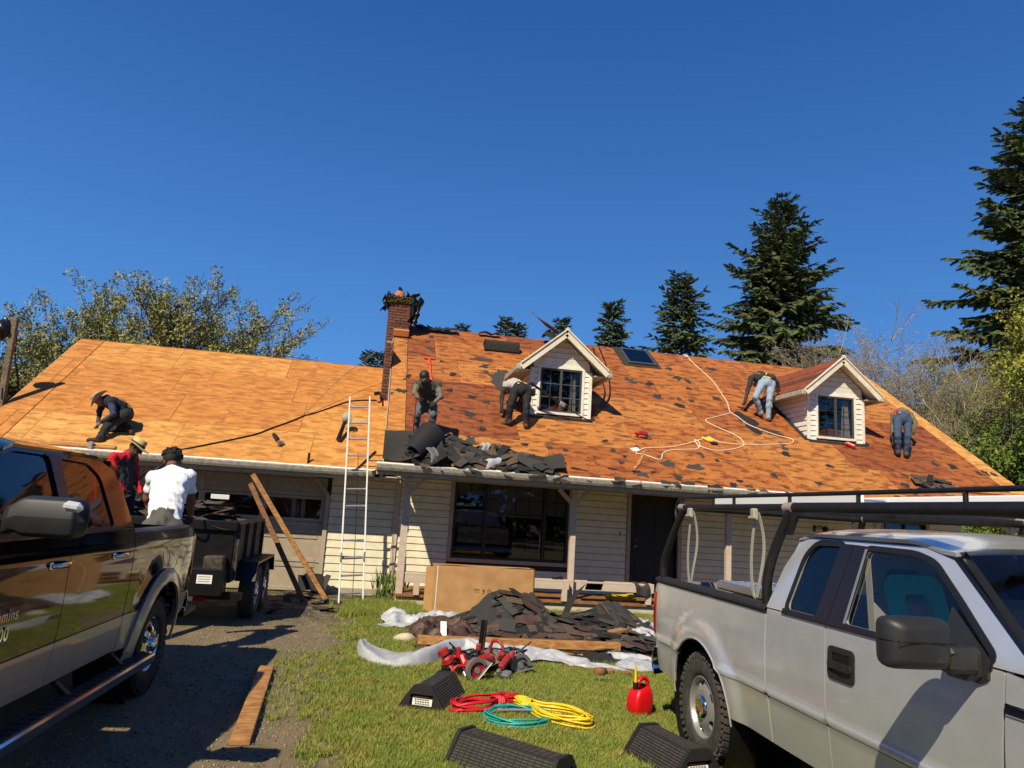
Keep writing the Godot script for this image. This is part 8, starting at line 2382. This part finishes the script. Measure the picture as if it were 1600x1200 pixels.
	mb = MB.new(); mb.tube([Vector3(-0.055, 0.29, 0), Vector3(-0.058, 0.43, 0)], [0.014, 0.010], 8); part("spout", mb, M.yellow, gc)
	# saws
	circular_saw("circular saw with a red blade lying in front of the tool heap", Vector3(1.20, 0.13, -7.62), Basis(Vector3.UP, 0.35) * Basis(Vector3.BACK, 0.75), M.red_tool, M.blade)
	circular_saw("teal bodied circular saw at the right of the tool heap", Vector3(1.73, 0.12, -7.98), Basis(Vector3.UP, 0.25) * Basis(Vector3.BACK, 0.15), M.teal_tool, M.tool_grey)
	circular_saw("red circular saw lying behind at the middle of the tool heap", Vector3(1.42, 0.16, -8.0), Basis(Vector3.UP, 2.4) * Basis(Vector3.BACK, -0.5), M.red_tool, M.tool_grey)
	var ng := thing("nailer", "red coil nailer at the left of the tool heap", "nail gun", Vector3(0.93, 0.0, -7.90))
	mb = MB.new(); mb.box(Vector3(0.0, 0.16, 0), Vector3(0.13, 0.14, 0.12), 0.045, Basis(Vector3.BACK, 0.5)); mb.tube([Vector3(-0.04, 0.22, 0), Vector3(-0.07, 0.27, 0)], 0.06, 12); mb.tube([Vector3(0.02, 0.12, 0), Vector3(0.07, 0.03, 0.05)], [0.045, 0.03], 10); mb.tube(curve([Vector3(0.05, 0.2, 0), Vector3(0.14, 0.20, 0.0), Vector3(0.20, 0.14, 0.02), Vector3(0.12, 0.06, 0.03)], 5), 0.021, 8); part("nailer_body", mb, M.red_tool, ng)
	mb = MB.new(); mb.tube([Vector3(0.09, 0.06, 0.05), Vector3(0.16, 0.06, 0.0)], 0.065, 14); mb.box(Vector3(-0.02, 0.08, 0.06), Vector3(0.10, 0.05, 0.03), 0.01); part("coil_magazine", mb, M.plastic_black, ng)
	for k in [[1.05, -7.86, 0.6, 0.9, "red and black framing nailer lying low between the coil nailer and front saw"], [1.55, -7.82, -0.7, 0.5, "dark red nailer wedged between the front saw and the teal saw"], [1.28, -8.12, 1.9, 1.1, "red nailer standing behind the front saw"]]:
		tool_gun("framing_nailer", k[4], Transform3D(Basis(Vector3.UP, k[2]) * Basis(Vector3.RIGHT, k[3]), Vector3(k[0], 0.10, k[1])), M.red_tool if k[0] != 1.05 else M.blade, "nailers in the tool heap")
	for k in [[1.62, -8.1, 0.34, 0.25, "thin black hose end poking up at the right of the tool heap"], [1.16, -8.14, 0.30, -0.2, "thin black lever poking up at the left of the tool heap"]]:
		mb = MB.new(); mb.tube([Vector3(k[0], 0.03, k[1]), Vector3(k[0] + k[3] * 0.3, k[2] * 0.6, k[1]), Vector3(k[0] + k[3], k[2], k[1] - 0.03)], [0.02, 0.014, 0.009], 6); solo("black_rod", mb, M.plastic_black, k[4], "tool")
	mb = MB.new(); mb.box(Vector3(1.31, 0.32, -8.15), Vector3(0.05, 0.46, 0.04), 0.006, Basis(Vector3.BACK, -0.05)); mb.box(Vector3(1.35, 0.34, -8.16), Vector3(0.015, 0.42, 0.05), 0.003, Basis(Vector3.BACK, -0.05)); solo("level_bar", mb, M.plastic_black, "black bar standing upright in the tool heap", "tool")
	for k in [[1.12, -8.05, "left tangle of black power cords among the saws"], [1.58, -8.12, "right tangle of black power cords among the saws"]]:
		mb = MB.new()
		var pts := []
		for i in 120: pts.append(Vector3(k[0] + 0.22 * sin(i * 1.13) * rr(0.5, 1.1), 0.03 + 0.25 * absf(sin(i * 0.37)) * rr(0.4, 1.0), k[1] + 0.15 * cos(i * 0.91) * rr(0.6, 1.1)))
		mb.tube(curve(pts, 4), 0.009, 6); solo("power_cords", mb, M.cord_black, k[2], "cords", "black power cords")

func build_grass() -> void:
	rng.seed = 31337
	var mb := MB.new()
	for i in 9:
		var a := rr(0, TAU); var p := Vector3(cos(a), 0, sin(a)) * rr(0, 0.035)
		var h := rr(0.035, 0.075); var lean := Vector3(rr(-1, 1), 0, rr(-1, 1)) * 0.035
		var w := Vector3(cos(a + 1.3), 0, sin(a + 1.3)) * 0.0028
		var m := p + lean * 0.35 + Vector3(0, h * 0.6, 0)
		mb.flat(p - w, p + w, m + w * 0.8); mb.flat(p - w, m + w * 0.8, m - w * 0.8); mb.flat(m - w * 0.8, m + w * 0.8, p + lean + Vector3(0, h, 0))
	var me := mb.mesh()
	var w := []; var tint := []
	for i in 110000:
		var x := rr(-1.3, 7.5)
		var z := -4.2 - 9.0 * pow(rng.randf(), 0.85)
		if i % 4 == 0: z = rr(-8.6, -4.2); x = rr(-0.4, 3.4)
		var e := x - lawn_edge(z)
		var p := smoothstep(-0.3, 0.35, e + 0.35 * field.get_noise_2d(x * 3, z * 3))
		if z > -9.0 and z < -6.2: p = maxf(p, 0.45 * smoothstep(-1.05, -0.6, x) * clampf(0.5 + field.get_noise_2d(x * 3, z * 3), 0, 1))
		if rng.randf() > p * clampf(0.75 + 0.7 * field.get_noise_2d(x * 2.0 + 9.0, z * 2.0), 0.25, 1.0): continue
		if x > 0.9 and x < 4.6 and z < -8.75 and z > -11.9: continue
		if x > 1.05 and x < 2.9 and z < -12.2 and z > -12.9: continue
		if z < -13.25 and x > 0.4: continue
		var s := rr(0.55, 1.15) * (1.25 if z < -11.5 else 1.0)
		if z < -11.6 and x < 0.9: s *= 1.9
		w.append(Transform3D(Basis(Vector3.UP, rr(0, TAU)).scaled(Vector3(1.2, s, 1.2)), Vector3(x, ground_y(x, z) - 0.004, z)))
		var dry := clampf(0.35 - 0.9 * field.get_noise_2d(x * 2.0 + 9.0, z * 2.0) + rr(-0.2, 0.2), 0.0, 1.0)
		var g := rr(0.75, 1.2)
		tint.append(Color(lerpf(0.85, 1.35, dry) * g, lerpf(0.95, 1.02, dry) * g, lerpf(0.85, 1.25, dry) * g))
	scatter("grass", me, M.grass, w, self, tint)
	# weeds at the house corner
	var wd := thing("weeds", "tall green weeds growing at the house corner by the porch post", "plant", Vector3(0.42, 0.0, -13.7))
	mb = MB.new()
	for i in 130:
		var p := Vector3(rr(-0.22, 0.3), 0, rr(-0.25, 0.2)); var h := rr(0.2, 0.75) * (1.0 - 1.2 * absf(p.x))
		var lean := Vector3(rr(-0.18, 0.18), 0, rr(-0.15, 0.15)); var q := Vector3(rr(-1, 1), 0, rr(-1, 1)).normalized() * 0.008
		mb.flat(p - q, p + q, p + lean * 0.5 + Vector3(0, h * 0.7, 0) + q); mb.flat(p + lean * 0.4 + Vector3(0, h * 0.5, 0) - q * 2.0, p + lean * 0.5 + Vector3(0, h * 0.62, 0) + q * 2.4, p + lean + Vector3(0, h, 0))
	part("blades", mb, M.shrub, wd)
